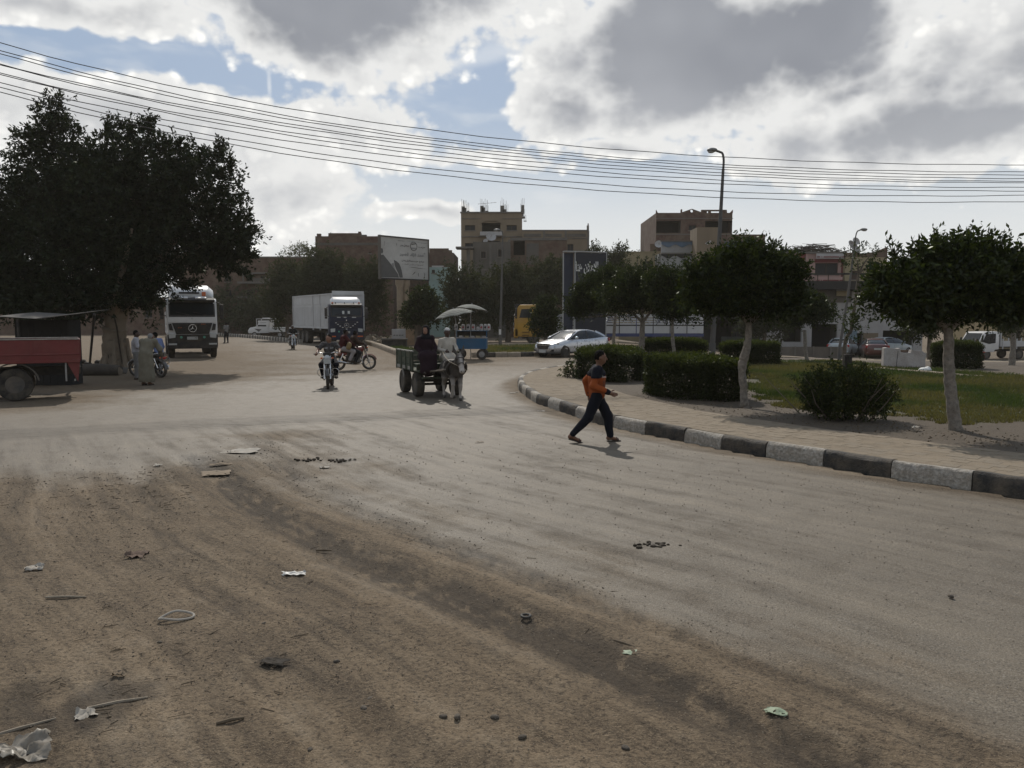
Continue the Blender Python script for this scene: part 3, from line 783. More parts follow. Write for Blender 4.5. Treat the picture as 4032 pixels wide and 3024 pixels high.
def tree(name, label, cat, base, trunk, limbs, clumps, nt_, per, leaf, lm, bark, twl=.35, seed=1, group=None, shoots=None, shell=.45, up=.35, aspect=.42, trunk_kind='trunk'):
    g = np.random.default_rng(seed)
    root = empty(name, base, 0, label, cat, group)
    tp_ = spline(trunk[0], 7); rr_ = np.interp(np.linspace(0, 1, len(tp_)), np.linspace(0, 1, len(trunk[1])), trunk[1]) * (1 + g.normal(0, .055, len(tp_)))
    tp_ = [p + Vector((g.normal(0, .06), g.normal(0, .06), 0)) * r_ for p, r_ in zip(tp_, rr_)]
    mb = MB().tube(tp_, [float(q) for q in rr_], 12)
    link('trunk', mb.mesh('trunk', True), root, bark)
    if limbs:
        lmb = limb_mesh(limbs, 7); tag(link('limbs', lmb.mesh('limbs', True), root, bark), kind='stuff')
    P, A, B, T = sample_clumps(clumps, nt_, per, twl, g, shell, up)
    if shoots:
        PP = [P]; AA = [A]; sm = MB()
        for (p0, p1, k_) in shoots:
            p0, p1 = np.array(p0, float), np.array(p1, float); s = g.uniform(.1, 1, (k_, 1)); d = p1 - p0
            PP.append(p0 + d * s + g.normal(0, .015, (k_, 3))); a = d / np.linalg.norm(d) * .8 + g.normal(0, .55, (k_, 3)); AA.append(a)
            sm.tube([p0, (p0 + p1) / 2, p1], [.012, .008, .003], 5)
        P = np.concatenate(PP); A = np.concatenate(AA); tag(link('shoots', sm.mesh('shoots'), root, bark), kind='stuff')
    link('crown', leaves_mesh('crown', P, A, leaf, seed + 5, aspect), root, lm)
    return root
def rel(U, V, d, base):
    p = at(U, V, d); return (p.x - base[0], p.y - base[1], p.z - base[2])

def island_base(U, V): return hit(U, V, .17)
GI = 'clipped ficus trees on the island'
# --- right foreground tree
b = island_base(3765, 1690); d = b.y; s = d / F
def clump_px(lst, base, d, depth=None, k=1.0):
    out = []
    for (U, V, rx, rz, *o) in lst:
        if k != 1.0: rx *= .9 * k; rz *= .84 * k; V += 22 if V < 1120 else (4 if V < 1200 else -26)
        dd = d + (o[0] if o else 0); c = rel(U, V, dd, base); sc = dd / F; ry = o[1] if len(o) > 1 else rx * sc * .9
        out.append((c, (rx * sc, ry, rz * sc)))
    return out
rg = np.random.default_rng(3)
cl = clump_px([(3740, 1110, 240, 130), (3600, 1150, 150, 100, -.2), (3880, 1120, 170, 120, .2), (3510, 1200, 90, 60, -.1), (3980, 1160, 130, 100), (3700, 1020, 150, 90), (3860, 1000, 130, 80), (3520, 1120, 80, 90), (3640, 1245, 130, 35), (3850, 1240, 140, 35), (4080, 1100, 120, 120), (3450, 1180, 60, 60)], b, d, k=.97)
sh = []
for (U, V, U2, V2) in [(3520, 1060, 3505, 930), (3590, 1010, 3600, 945), (3670, 990, 3680, 915), (3740, 980, 3780, 905), (3760, 980, 3826, 882), (3840, 980, 3860, 915), (3870, 980, 3905, 905), (3930, 1010, 3950, 960), (3500, 1090, 3530, 960), (3620, 1000, 3640, 950), (3700, 990, 3720, 940), (3990, 1040, 4010, 980), (3470, 1140, 3440, 1070), (3800, 960, 3815, 910)]:
    for q in range(2): sh.append((rel(U + rg.normal(0, 8), V, d, b), rel(U2 + rg.normal(0, 6) + 10 * q, V2 + 14 * q, d + rg.normal(0, .2), b), 26))
tree('ficus_tree', 'nearest clipped ficus tree with leaning pale trunk, right of the round bush', 'tree', b,
     ([(0, 0, -.1), rel(3752, 1600, d, b), rel(3738, 1480, d, b), rel(3735, 1380, d, b), rel(3732, 1250, d, b)], [.125, .10, .092, .088, .075]),
     [([rel(3732, 1290, d, b), rel(3640, 1220, d, b), rel(3560, 1150, d, b)], [.08, .05, .02]), ([rel(3735, 1280, d, b), rel(3740, 1150, d, b), rel(3735, 1020, d, b)], [.09, .06, .02]), ([rel(3735, 1290, d, b), rel(3840, 1200, d, b), rel(3920, 1100, d, b)], [.08, .05, .02])],
     cl, 4200, 12, .10, LM_SMALL, M_BARK_L, .34, 11, GI, sh)
# --- second tree
b = island_base(2935, 1600); d = b.y
cl = clump_px([(2930, 1110, 190, 120), (2800, 1150, 120, 110), (3060, 1130, 110, 120), (2900, 1020, 140, 70), (3010, 1020, 110, 60), (2740, 1200, 70, 70), (2840, 1240, 100, 30), (3000, 1240, 110, 30), (3100, 1060, 70, 60), (2780, 1070, 80, 60), (2940, 980, 80, 40), (3120, 1180, 60, 60)], b, d, k=.97)
sh = [(rel(U, 1010, d, b), rel(U + 10, V, d, b), 22) for U, V in ((2700, 1060), (2730, 1040), (2810, 975), (2870, 965), (2940, 950), (3075, 980), (3170, 1075), (2850, 950), (2905, 960), (2985, 955), (3030, 948), (3045, 950), (2770, 1010), (3110, 1000), (3140, 1035), (3150, 1030))]
tree('ficus_tree', 'clipped ficus tree with crooked pale trunk, just right of the front hedge', 'tree', b,
     ([(0, 0, -.1), rel(2928, 1540, d, b), rel(2922, 1450, d, b), rel(2932, 1400, d, b), rel(2946, 1340, d, b), rel(2950, 1240, d, b)], [.10, .082, .088, .10, .075, .062]),
     [([rel(2950, 1270, d, b), rel(2860, 1180, d, b), rel(2800, 1110, d, b)], [.07, .05, .02]), ([rel(2950, 1260, d, b), rel(2940, 1130, d, b), rel(2930, 1020, d, b)], [.08, .05, .02]), ([rel(2950, 1270, d, b), rel(3030, 1190, d, b), rel(3080, 1100, d, b)], [.07, .05, .02])],
     cl, 3600, 12, .10, LM_SMALL, M_BARK_L, .34, 21, GI, sh)
# --- three trees in a row behind the hedges
for (bu, bv, tr, cls, lab, sd, tw) in (
    (2524, 1440, [(2524, 1385), (2528, 1330), (2530, 1270)], [(2530, 1150, 150, 95), (2430, 1170, 110, 75), (2620, 1150, 90, 85), (2520, 1070, 110, 50), (2450, 1240, 100, 25), (2590, 1230, 80, 25)], 'clipped ficus tree with the thickest grey trunk, behind the left hedge', 31, .125),
    (2416, 1420, [(2416, 1362), (2418, 1310), (2425, 1240)], [(2380, 1150, 110, 75), (2310, 1200, 80, 55), (2330, 1130, 70, 60), (2290, 1250, 50, 30), (2400, 1060, 60, 40), (2360, 1240, 60, 25), (2260, 1240, 40, 40)], 'leftmost clipped ficus tree of the island, standing behind the silver car', 41, .075),
    (2652, 1455, [(2655, 1390), (2648, 1330), (2648, 1260)], [(2640, 1150, 80, 110), (2690, 1190, 60, 80), (2600, 1090, 70, 50), (2650, 1240, 60, 40)], 'slim clipped ficus tree with pale trunk behind the front hedge', 51, .07)):
    b = island_base(bu, bv); d = b.y
    cl = clump_px(cls, b, d, k=.97)
    tp = [rel(u, v, d, b) for u, v in tr]
    tree('ficus_tree', lab, 'tree', b, ([(0, 0, -.1)] + tp, [tw * 1.15, tw, tw * .95, tw * .8]),
         [([tp[-1], rel(c[0], c[1], d, b)], [tw * .5, .02]) for c in cls[:4]], cl, 2600, 12, .105, LM_SMALL, M_BARK_L, .34, sd, GI,
         [(rel(c[0] + o, c[1] - c[3] * .5, d, b), rel(c[0] + o * 1.3 + 8, c[1] - c[3] - 35, d, b), 20) for c in cls[:4] for o in (-50, -10, 40)])
# --- small trees further back on the island
b = island_base(3180, 1427); d = b.y
tree('ficus_tree', 'small round ficus tree with thin trunk in front of the low concrete wall', 'tree', b, ([(0, 0, -.1), rel(3172, 1370, d, b), rel(3168, 1300, d, b)], [.10, .08, .07]), None,
     clump_px([(3175, 1245, 85, 60), (3120, 1270, 55, 45), (3230, 1265, 60, 45), (3190, 1210, 50, 30)], b, d, k=.97), 1500, 11, .12, LM_SMALL, M_BARK_L, .34, 61, GI)
b = island_base(3982, 1438); d = b.y
tree('ficus_tree', 'ficus tree at the right edge in front of the white flatbed truck', 'tree', b, ([(0, 0, -.1), rel(3988, 1380, d, b), rel(3990, 1310, d, b)], [.15, .12, .10]), None,
     clump_px([(4000, 1240, 90, 90), (4050, 1200, 100, 80), (3940, 1290, 60, 40), (4040, 1140, 70, 60)], b, d, k=.97), 1500, 11, .12, LM_SMALL, M_BARK_L, .34, 71, GI)
# --- thin young tree beside the second lamp post
b = island_base(3325, 1452); d = b.y
br = [([rel(3352, 1300, d, b), rel(3372, 1150, d, b), rel(3380, 1080, d, b), rel(3375, 1020, d, b)], [.07, .06, .04, .02]), ([rel(3380, 1080, d, b), rel(3400, 1040, d, b), rel(3430, 1000, d, b)], [.05, .03, .01]), ([rel(3382, 1075, d, b), rel(3410, 1055, d, b), rel(3440, 1040, d, b)], [.05, .03, .015])]
tree('sapling', 'thin bare-stemmed young tree leaning beside the shorter lamp post', 'tree', b, ([(0, 0, -.1), rel(3325, 1400, d, b), rel(3330, 1340, d, b), rel(3352, 1300, d, b)], [.075, .07, .07, .065]), br,
     clump_px([(3350, 1040, 40, 30), (3430, 1010, 40, 30), (3390, 1000, 30, 30), (3320, 1270, 40, 40), (3370, 1290, 40, 60), (3420, 1260, 30, 50)], b, d), 90, 9, .13, LM_SMALL, M_BARK_D, .4, 81)

# --- hedges: clipped boxes of small leaves
def hedge(label, pts, width, h, seed, dens=1.0, lump=.12, name='hedge', group='clipped hedges on the island', leaf=.07):
    g = np.random.default_rng(seed); sp = [Vector(p) for p in spline(pts, 6)]
    c = sum(sp, Vector()) / len(sp); c.z = min(p.z for p in sp)
    root = empty(name, c, 0, label, 'hedge', group)
    acc = [0.]
    for a, q in zip(sp[:-1], sp[1:]): acc.append(acc[-1] + (q - a).length)
    Lh = acc[-1]; n = int((Lh + width) * (width + 2 * h) * 620 * dens)
    def pos(s):
        x = np.interp(s, acc, [p.x for p in sp]); y = np.interp(s, acc, [p.y for p in sp]); z = np.interp(s, acc, [p.z for p in sp])
        x2 = np.interp(s + .05, acc, [p.x for p in sp]); y2 = np.interp(s + .05, acc, [p.y for p in sp]); x1 = np.interp(s - .05, acc, [p.x for p in sp]); y1 = np.interp(s - .05, acc, [p.y for p in sp])
        d = np.stack([x2 - x1, y2 - y1], 1); d /= np.linalg.norm(d, axis=1, keepdims=True) + 1e-9
        return x, y, z, d
    s = g.uniform(0, Lh, n); kind = g.uniform(0, 1, n); per = (width + 2 * h + .6)
    top = kind < (width + .5) / per
    a = g.uniform(-1, 1, n); sd = np.where(g.uniform(0, 1, n) < .5, -1, 1)
    dep = g.uniform(0, 1, n) ** 1.6 * .42
    lat = np.where(top, a * width / 2, sd * (width / 2 - dep)); zz = np.where(top, h - dep * .8, h * (a * .5 + .5) ** 1.15)
    rnd = (fbm(s * 1.7, lat * 2 + zz * 2, 3, seed) - .5) * 2 * lump
    zz = zz + np.where(top, rnd, 0); lat = lat + np.where(top, 0, sd * rnd)
    # rounded ends and edges
    e = np.minimum(s, Lh - s); f_ = sstep(-.1, width * .45, e); lat *= .55 + .45 * f_; zz *= .86 + .14 * f_
    x, y, z, d = pos(s)
    P = np.stack([x - d[:, 1] * lat - c.x, y + d[:, 0] * lat - c.y, z + np.maximum(zz, .05) - c.z], 1)
    out = np.where(top[:, None], np.array([[0, 0, 1.]]), np.stack([-d[:, 1] * sd, d[:, 0] * sd, np.full(n, .35)], 1))
    A = out + g.normal(0, .6, (n, 3))
    per_ = 5; P = (P[:, None, :] + g.normal(0, .045, (n, per_, 3))).reshape(-1, 3); A = (A[:, None, :] + g.normal(0, .5, (n, per_, 3))).reshape(-1, 3)
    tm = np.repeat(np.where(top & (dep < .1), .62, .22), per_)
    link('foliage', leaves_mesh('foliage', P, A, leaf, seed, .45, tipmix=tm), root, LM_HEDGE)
    st = MB()
    for i in range(int(Lh * 7) + 4):
        q = g.uniform(0, Lh, 1); X, Y, Z, dd = pos(q); l = g.uniform(-.4, .4) * width
        p = Vector((X[0] - dd[0, 1] * l - c.x, Y[0] + dd[0, 0] * l - c.y, Z[0] - c.z - .05)); w = Vector((g.normal(0, .12), g.normal(0, .12), h * g.uniform(.6, .85)))
        st.tube([p, p + w * .5 + Vector((g.normal(0, .03), g.normal(0, .03), 0)), p + w], [.014, .010, .004], 5)
    tag(link('stems', st.mesh('stems'), root, M_BARK_D), kind='stuff')
    return root
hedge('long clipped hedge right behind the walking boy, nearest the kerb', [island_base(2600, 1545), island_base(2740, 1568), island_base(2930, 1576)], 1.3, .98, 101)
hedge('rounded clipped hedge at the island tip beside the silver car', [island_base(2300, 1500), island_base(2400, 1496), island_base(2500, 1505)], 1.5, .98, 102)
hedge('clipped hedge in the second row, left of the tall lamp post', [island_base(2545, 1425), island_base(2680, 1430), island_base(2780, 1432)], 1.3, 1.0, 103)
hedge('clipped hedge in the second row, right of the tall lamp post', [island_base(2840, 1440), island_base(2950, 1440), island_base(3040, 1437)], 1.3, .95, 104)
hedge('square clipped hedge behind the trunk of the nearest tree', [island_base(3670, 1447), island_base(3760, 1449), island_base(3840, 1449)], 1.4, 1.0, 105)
# round bush
def bush(label, base, cls, n, seed, leaf=.06, name='bush', lm=None, stems=26, hz=.9, group=None):
    g = np.random.default_rng(seed); root = empty(name, base, 0, label, 'bush', group)
    P, A, B, T = sample_clumps(cls, n, 8, .16, g, .30, .25)
    k_ = P[:, 2] > .02; link('foliage', leaves_mesh('foliage', P[k_], A[k_], leaf, seed, .45), root, lm or LM_HEDGE)
    st = MB(); rx = max(c[1][0] for c in cls)
    for i in range(stems):
        p = Vector((g.normal(0, rx * .35), g.normal(0, rx * .3), -.03)); q = Vector((p.x * 2.2 + g.normal(0, .08), p.y * 2.2 + g.normal(0, .08), hz * g.uniform(.6, .95)))
        st.tube([p, (p + q) / 2 + Vector((g.normal(0, .05), g.normal(0, .05), .05)), q], [.016, .011, .004], 5)
    tag(link('stems', st.mesh('stems'), root, M_BARK_D), kind='stuff'); return root
b = island_base(3325, 1650)
bush('round dark bush standing alone on the lawn', b, [((0, 0, .58), (.80, .75, .46)), ((-.45, 0, .52), (.42, .5, .42)), ((.5, 0, .50), (.45, .5, .42)), ((0, 0, .3), (.85, .75, .3))], 2600, 111)
b = island_base(2262, 1490)
bush('low straggly shrub spreading at the island tip, left of the hedge', b, [((0, 0, .16), (.5, .4, .16)), ((-.1, 0, .32), (.25, .25, .2)), ((.35, 0, .2), (.35, .35, .2))], 170, 112, .09, 'shrub', LM_SMALL, 12, .45)

# --- grass on the lawn and a weedy patch beyond the road
def grass(label, poly, n, seed, h=.055, zoff=.17, dry=None):
    g = np.random.default_rng(seed); xs = [p[0] for p in poly]; ys = [p[1] for p in poly]
    X = g.uniform(min(xs), max(xs), n * 3); Y = g.uniform(min(ys), max(ys), n * 3)
    ed_, _, _ = poly_dist(X, Y, list(poly) + [poly[0]]); m = in_poly(X, Y, poly) & (ed_ > 1.6 * (fbm(X * 1.6, Y * 1.6, 3, seed + 9) - .22) * sstep(0, 8, Y)) & (g.uniform(0, 1, n * 3) < np.clip(16 / Y, .25, 1)) & (fbm(X * .9, Y * .9, 3, seed) > .24); X, Y = X[m][:n], Y[m][:n]
    Z = np.vectorize(gz)(X, Y) + zoff + (fbm(X * .8, Y * .8, 3, 2) - .5) * .10 - .01
    k_ = len(X); hh = h * g.uniform(.4, 1.5, k_) * np.clip(Y / 14, 1, 2.2); a = g.uniform(0, 6.28, k_); w = .004 + .0006 * Y
    lean = g.normal(0, .4, (k_, 2)) * hh[:, None]
    B = np.stack([X, Y, Z], 1); S = np.stack([np.cos(a), np.sin(a), 0 * a], 1) * w[:, None]
    T = B + np.stack([lean[:, 0], lean[:, 1], hh], 1)
    V = np.stack([B - S, B + S, T], 1).reshape(-1, 3)
    me = npmesh('grass', V, np.arange(3 * k_).reshape(-1, 3)); dr = sstep(.25, .75, fbm(X * .5, Y * .5, 3, seed + 4) + (sstep(19, 14, Y) * .35 if dry is None else dry))
    fattr(me, 'rnd', np.clip(dr + g.normal(0, .15, k_), 0, 1), 'FACE')
    return tag(link('grass', me, None, leaf_mat('lawn_grass', (.036, .054, .016), (.095, .080, .040), .5, .35)), label, 'grass', kind='stuff')
grass('green lawn with dry brown front edge behind the paved strip', LAWN, 95000, 5)
# --- old ficus on the left
b = hit(465, 1448); d = b.y
cl = clump_px([(420, 900, 330, 330), (250, 760, 190, 190), (560, 730, 220, 170), (760, 790, 180, 170), (850, 910, 140, 140), (540, 980, 280, 175), (150, 1000, 200, 230), (250, 1180, 260, 90, -.3), (480, 1150, 200, 70, -.3),
               (100, 850, 140, 150), (60, 1140, 120, 140), (920, 960, 90, 110), (970, 940, 45, 70), (930, 985, 60, 45), (820, 1000, 120, 50), (190, 560, 80, 100), (130, 545, 60, 30), (80, 620, 55, 25), (205, 430, 55, 55), (230, 380, 22, 22), (215, 480, 60, 40), (230, 530, 55, 60), (390, 650, 130, 60), (520, 560, 80, 70), (575, 520, 32, 70), (590, 480, 18, 40), (480, 520, 60, 50), (660, 610, 80, 60), (690, 570, 40, 40), (840, 640, 55, 50), (860, 590, 22, 40), (780, 640, 80, 60), (900, 720, 50, 90),
               (920, 800, 45, 70), (40, 700, 60, 50), (-80, 900, 180, 220), (-60, 1100, 160, 150), (640, 1075, 80, 40), (560, 1120, 80, 40), (415, 540, 25, 35), (300, 610, 60, 40)], b, d)
cl = [(c[0], (c[1][0], max(c[1][1], c[1][0]) * (1.0 if c[1][0] > 1 else 1.2), c[1][2])) for c in cl]
tp = [(0, 0, -.2), rel(455, 1400, d, b), rel(450, 1320, d, b), rel(455, 1230, d, b), rel(450, 1130, d, b)]
lim = [([rel(450, 1240, d, b), rel(300, 1080, d, b), rel(220, 850, d, b), rel(205, 600, d, b), rel(210, 450, d, b)], [.30, .22, .14, .07, .02]),
       ([rel(450, 1240, d, b), rel(480, 1000, d, b), rel(520, 780, d, b), rel(570, 560, d, b)], [.34, .22, .12, .03]),
       ([rel(470, 1240, d, b), rel(600, 1060, d, b), rel(740, 870, d, b), rel(840, 700, d, b)], [.30, .2, .12, .03]),
       ([rel(470, 1230, d, b), rel(660, 1050, d, b), rel(850, 930, d, b)], [.22, .13, .04]),
       ([rel(440, 1240, d, b), rel(260, 1170, d, b), rel(60, 1080, d, b)], [.22, .14, .04]),
       ([rel(450, 1230, d + .3, b), rel(430, 1050, d + 1.5, b), rel(400, 850, d + 2, b)], [.25, .15, .05]),
       ([rel(450, 1230, d - .3, b), rel(480, 1080, d - 1.3, b), rel(520, 900, d - 1.8, b)], [.22, .13, .05])]
sh = []
rg = np.random.default_rng(8)
for (U, V, U2, V2) in [(205, 480, 240, 362), (200, 480, 190, 400), (150, 560, 50, 520), (130, 600, 30, 630), (210, 480, 262, 455), (575, 540, 600, 465), (580, 520, 590, 470), (520, 560, 500, 500), (690, 610, 715, 545), (840, 660, 862, 552), (850, 640, 868, 560), (900, 680, 925, 610), (420, 540, 418, 490), (310, 540, 300, 495), (950, 920, 985, 830), (960, 960, 1015, 890), (970, 1000, 1010, 1000), (950, 1040, 985, 1100), (820, 640, 790, 580), (640, 600, 660, 560), (900, 1060, 950, 1075), (880, 1060, 870, 1100), (690, 1120, 730, 1130), (690, 1120, 770, 1125), (700, 1100, 790, 1110)]:
    for q in range(3): sh.append((rel(U + rg.normal(0, 12), V + rg.normal(0, 8), d, b), rel(U2 + rg.normal(0, 9), V2 + rg.normal(0, 9), d + rg.normal(0, .2), b), 46))
big = tree('ficus_tree', 'huge old dark ficus tree with thick pale trunk at the left', 'tree', b, (tp, [.60, .50, .46, .44, .34]), lim, cl, 15000, 15, .17, LM_FICUS, M_BARK_F, .45, 201, None, sh, shell=.42, up=.2)
# root flare, ridges and cracks of the old trunk
mb = MB()
for a in range(9):
    t = a * .7; r0 = .56
    mb.tube([(math.cos(t) * .78, math.sin(t) * .78, -.06), (math.cos(t) * .60, math.sin(t) * .60, .16), (math.cos(t) * .46, math.sin(t) * .46, .55), (math.cos(t) * .40, math.sin(t) * .40, 1.25)], [.11, .13, .11, .06], 8)
mb.build('root_flare', M_BARK_F, big, True)
mb = MB()
for (pts) in ([(470, 1240), (482, 1290), (490, 1350), (498, 1400), (505, 1440)], [(447, 1380), (449, 1400), (450, 1432)]):
    mb.tube([Vector(rel(u, v, d, b)) + Vector((0, -.47, 0)) for u, v in pts], [.02, .035, .03, .03, .02][:len(pts)] if len(pts) == 5 else [.015, .03, .02], 6)
mb.build('crack', mat('dark_bark_crack', (.03, .022, .016), .95, .3, 8), big, True)
# ------------------------------------------------------------------ buildings
M_BRICK = mat('red_brick_wall', (.092, .051, .038), .95, .3, 3.0, .6, 18, dust=.55)
M_BRICK2 = mat('brown_brick_wall', (.105, .063, .046), .95, .3, 2.5, .6, 18, dust=.5)
M_BEIGE = mat('beige_plaster', (.21, .160, .106), .95, .2, .8, .3, 14, dust=.3, streak=True)
M_CREAM = mat('cream_plaster', (.30, .245, .145), .95, .15, .8, .3, 14, dust=.2, streak=True)
M_GREYW = mat('raw_cement_render', (.10, .091, .080), .95, .3, 1.2, .5, 14, dust=.3, streak=True)
M_CONC = mat('concrete_frame', (.145, .13, .112), .95, .25, 2, .5, 16)
M_PINK = mat('pink_plaster', (.42, .27, .235), .9, .15, .8, .2, 12, dust=.2, streak=True)
M_REDP = mat('dark_red_paint', (.16, .040, .036), .8, .2, 2)
M_WHITEP = mat('white_plaster', (.42, .40, .385), .9, .18, 1, .3, 12, dust=.25, streak=True)
M_BLUEP = mat('blue_balcony_paint', (.10, .15, .21), .85, .2, 1.2, dust=.2)
M_GREYP = mat('grey_balcony_paint', (.30, .30, .29), .9, .2, 1.2, dust=.3)
M_DKIN = mat('dark_room', (.018, .016, .014), .9, .3, 2)
M_WINF = mat('brown_window_frame', (.07, .045, .03), .8, .2, 5)
M_GLASS = mat('dusty_glass', (.020, .021, .022), .55, .2, 2, spec=.25)
M_SHUT = mat('brown_shutter', (.075, .045, .032), .8, .25, 6)
M_TURQ = mat('turquoise_plaster', (.27, .36, .33), .9, .15, 1, dust=.25)
M_DARKS = mat('dark_shade_cloth', (.028, .026, .024), .9, .3, 2)
M_REBAR = mat('rusty_steel', (.07, .045, .032), .8, .3, 8)
M_DISH = mat('satellite_dish_metal', (.34, .33, .32), .6, .2, 4, dust=.4)

def wall_mesh(W, H, holes, depth=.25, thick=.28):
    "wall in local XZ plane (front at y=0, looking to -Y) with recessed rectangular openings (x0,z0,x1,z1)"
    xs = sorted(set([0, W] + [h[0] for h in holes] + [h[2] for h in holes])); zs = sorted(set([0, H] + [h[1] for h in holes] + [h[3] for h in holes]))
    mb = MB()
    def hole(x, z): return any(h[0] < x < h[2] and h[1] < z < h[3] for h in holes)
    for i in range(len(xs) - 1):
        for j in range(len(zs) - 1):
            if xs[i + 1] - xs[i] < 1e-6 or zs[j + 1] - zs[j] < 1e-6: continue
            if hole((xs[i] + xs[i + 1]) / 2, (zs[j] + zs[j + 1]) / 2): continue
            mb.quad((xs[i], 0, zs[j]), (xs[i + 1], 0, zs[j]), (xs[i + 1], 0, zs[j + 1]), (xs[i], 0, zs[j + 1]))
    for (a, c, e, g) in [(h[0], h[1], h[2], h[3]) for h in holes]:
        D = depth
        mb.quad((a, 0, c), (a, D, c), (e, D, c), (e, 0, c)); mb.quad((a, 0, g), (e, 0, g), (e, D, g), (a, D, g))
        mb.quad((a, 0, c), (a, 0, g), (a, D, g), (a, D, c)); mb.quad((e, 0, c), (e, D, c), (e, D, g), (e, 0, g))
    return mb
class Bld:
    """box building: front wall spans photo pixels Ul..Ur at distance d, roof at pixel Vt"""
    def __init__(s, name, label, Ul, Ur, Vt, d, wallm, depth=9.0, rz=0.0, holes=(), cat='building', side=None, roofm=None, Vb=None, parent=None, z0=None):
        a = at(Ul, Vt, d); c = at(Ur, Vt, d); s.W = c.x - a.x; s.d = d
        s.z0 = gz(a.x, d) - .3 if z0 is None else z0; s.H = a.z - s.z0; s.k = F / d
        s.Ul, s.Vt = Ul, Vt
        s.o = empty(name, (a.x, d, s.z0), rz, label, cat)
        H = [s.rect(*h[:4]) for h in holes]
        wm = wall_mesh(s.W, s.H, H); wm.build('wall', wallm, s.o)
        D = depth
        mb = MB(); mb.quad((0, 0, 0), (0, 0, s.H), (0, D, s.H), (0, D, 0)); mb.quad((s.W, 0, 0), (s.W, D, 0), (s.W, D, s.H), (s.W, 0, s.H)); mb.quad((0, D, 0), (0, D, s.H), (s.W, D, s.H), (s.W, D, 0))
        mb.build('side_wall', side or wallm, s.o)
        MB().box2((.002, .002, s.H - .25), (s.W - .002, D, s.H - .02)).build('roof_slab', roofm or M_CONC, s.o)
        for h, r_ in zip(holes, H):
            s.window(r_, h[4] if len(h) > 4 else 'win')
    def rect(s, U1, V1, U2, V2):
        "photo pixels -> local x0,z0,x1,z1"
        return ((U1 - s.Ul) / s.k, s.H - (V2 - s.Vt) / s.k, (U2 - s.Ul) / s.k, s.H - (V1 - s.Vt) / s.k)
    def window(s, r_, kind):
        x0, z0, x1, z1 = r_; w, h = x1 - x0, z1 - z0; cx = (x0 + x1) / 2
        if kind == 'open':
            MB().box2((x0, 1.6, z0), (x1, 1.62, z1)).build('room_back_wall', M_DKIN, s.o); 
            mb = MB(); mb.quad((x0, .25, z0), (x1, .25, z0), (x1, 1.6, z0), (x0, 1.6, z0)); mb.quad((x0, .25, z1), (x0, 1.6, z1), (x1, 1.6, z1), (x1, .25, z1)); mb.quad((x0, .25, z0), (x0, 1.6, z0), (x0, 1.6, z1), (x0, .25, z1)); mb.quad((x1, .25, z0), (x1, .25, z1), (x1, 1.6, z1), (x1, 1.6, z0))
            mb.build('room', M_GREYW, s.o); return
        t = .06
        f = MB().box2((x0, .15, z0), (x0 + t, .22, z1)).box2((x1 - t, .15, z0), (x1, .22, z1)).box2((x0 + t, .15, z1 - t), (x1 - t, .22, z1)).box2((x0 + t, .15, z0), (x1 - t, .22, z0 + t)).box2((cx - t / 2, .15, z0 + t), (cx + t / 2, .21, z1 - t))
        fo = f.build('window', M_WINF, s.o)
        for a_, e_ in ((x0 + t, cx - t / 2), (cx + t / 2, x1 - t)): MB().box2((a_, .18, z0 + t), (e_, .19, z1 - t)).build('pane', M_SHUT if kind == 'shut' else M_GLASS, fo)
        MB().box2((x0 - .08, -.06, z0 - .1), (x1 + .08, .1, z0 - .002)).build('sill', M_CONC, fo)
    def band(s, U1, V1, U2, V2, m, name='band', proud=.05, back=.0, bevel=0):
        x0, z0, x1, z1 = s.rect(U1, V1, U2, V2); return MB().box2((x0, -proud, z0), (x1, back, z1)).build(name, m, s.o, bevel=bevel)
    def pillar(s, U, Vt_, w=.35, dy=.4, m=None, rebar=3, Vb_=None, rbh=1.0):
        x0, z0, x1, z1 = s.rect(U, Vt_, U, s.Vt if Vb_ is None else Vb_)
        o = MB().box2((x0 - w / 2, dy, z0), (x0 + w / 2, dy + w, z1)).build('column', m or M_CONC, s.o)
        if rebar:
            mb = MB()
            for i in range(rebar): 
                q = x0 + (i - (rebar - 1) / 2) * w * .4; mb.tube([(q, dy + w * .3 + .1 * (i % 2), z1 - .1), (q + random.uniform(-.05, .05), dy + .1, z1 + rbh * random.uniform(.6, 1.1))], .018, 4)
            tag(mb.build('rebar', M_REBAR, o), kind='stuff')
def dish(parent, p, r, yaw=.3, tilt=.5, pole=.5):
    mb = MB(); rings = []
    for q in (0.02, .35, .7, 1.0): rings.append((r * q, r * .28 * q * q))
    Rm = Matrix.Rotation(yaw, 3, 'Z') @ Matrix.Rotation(R(90) - tilt, 3, 'X')
    pts = [[Vector(p) + Rm @ Vector((a * math.cos(t * .5236), a * math.sin(t * .5236), z)) for t in range(12)] for a, z in rings]
    back = [[q + Rm @ Vector((0, 0, -.02)) for q in rr] for rr in reversed(pts)]
    o = mb.loft(pts + back).build('dish', M_DISH, parent, True)
    MB().tube([Vector(p) - Vector((0, -.08, pole)), Vector(p) + Vector((0, .05, 0))], .03, 6).tube([Vector(p), Vector(p) + Rm @ Vector((0, 0, r * .8))], .012, 4).build('dish_mast', M_REBAR, parent)
    return o
random.seed(12)
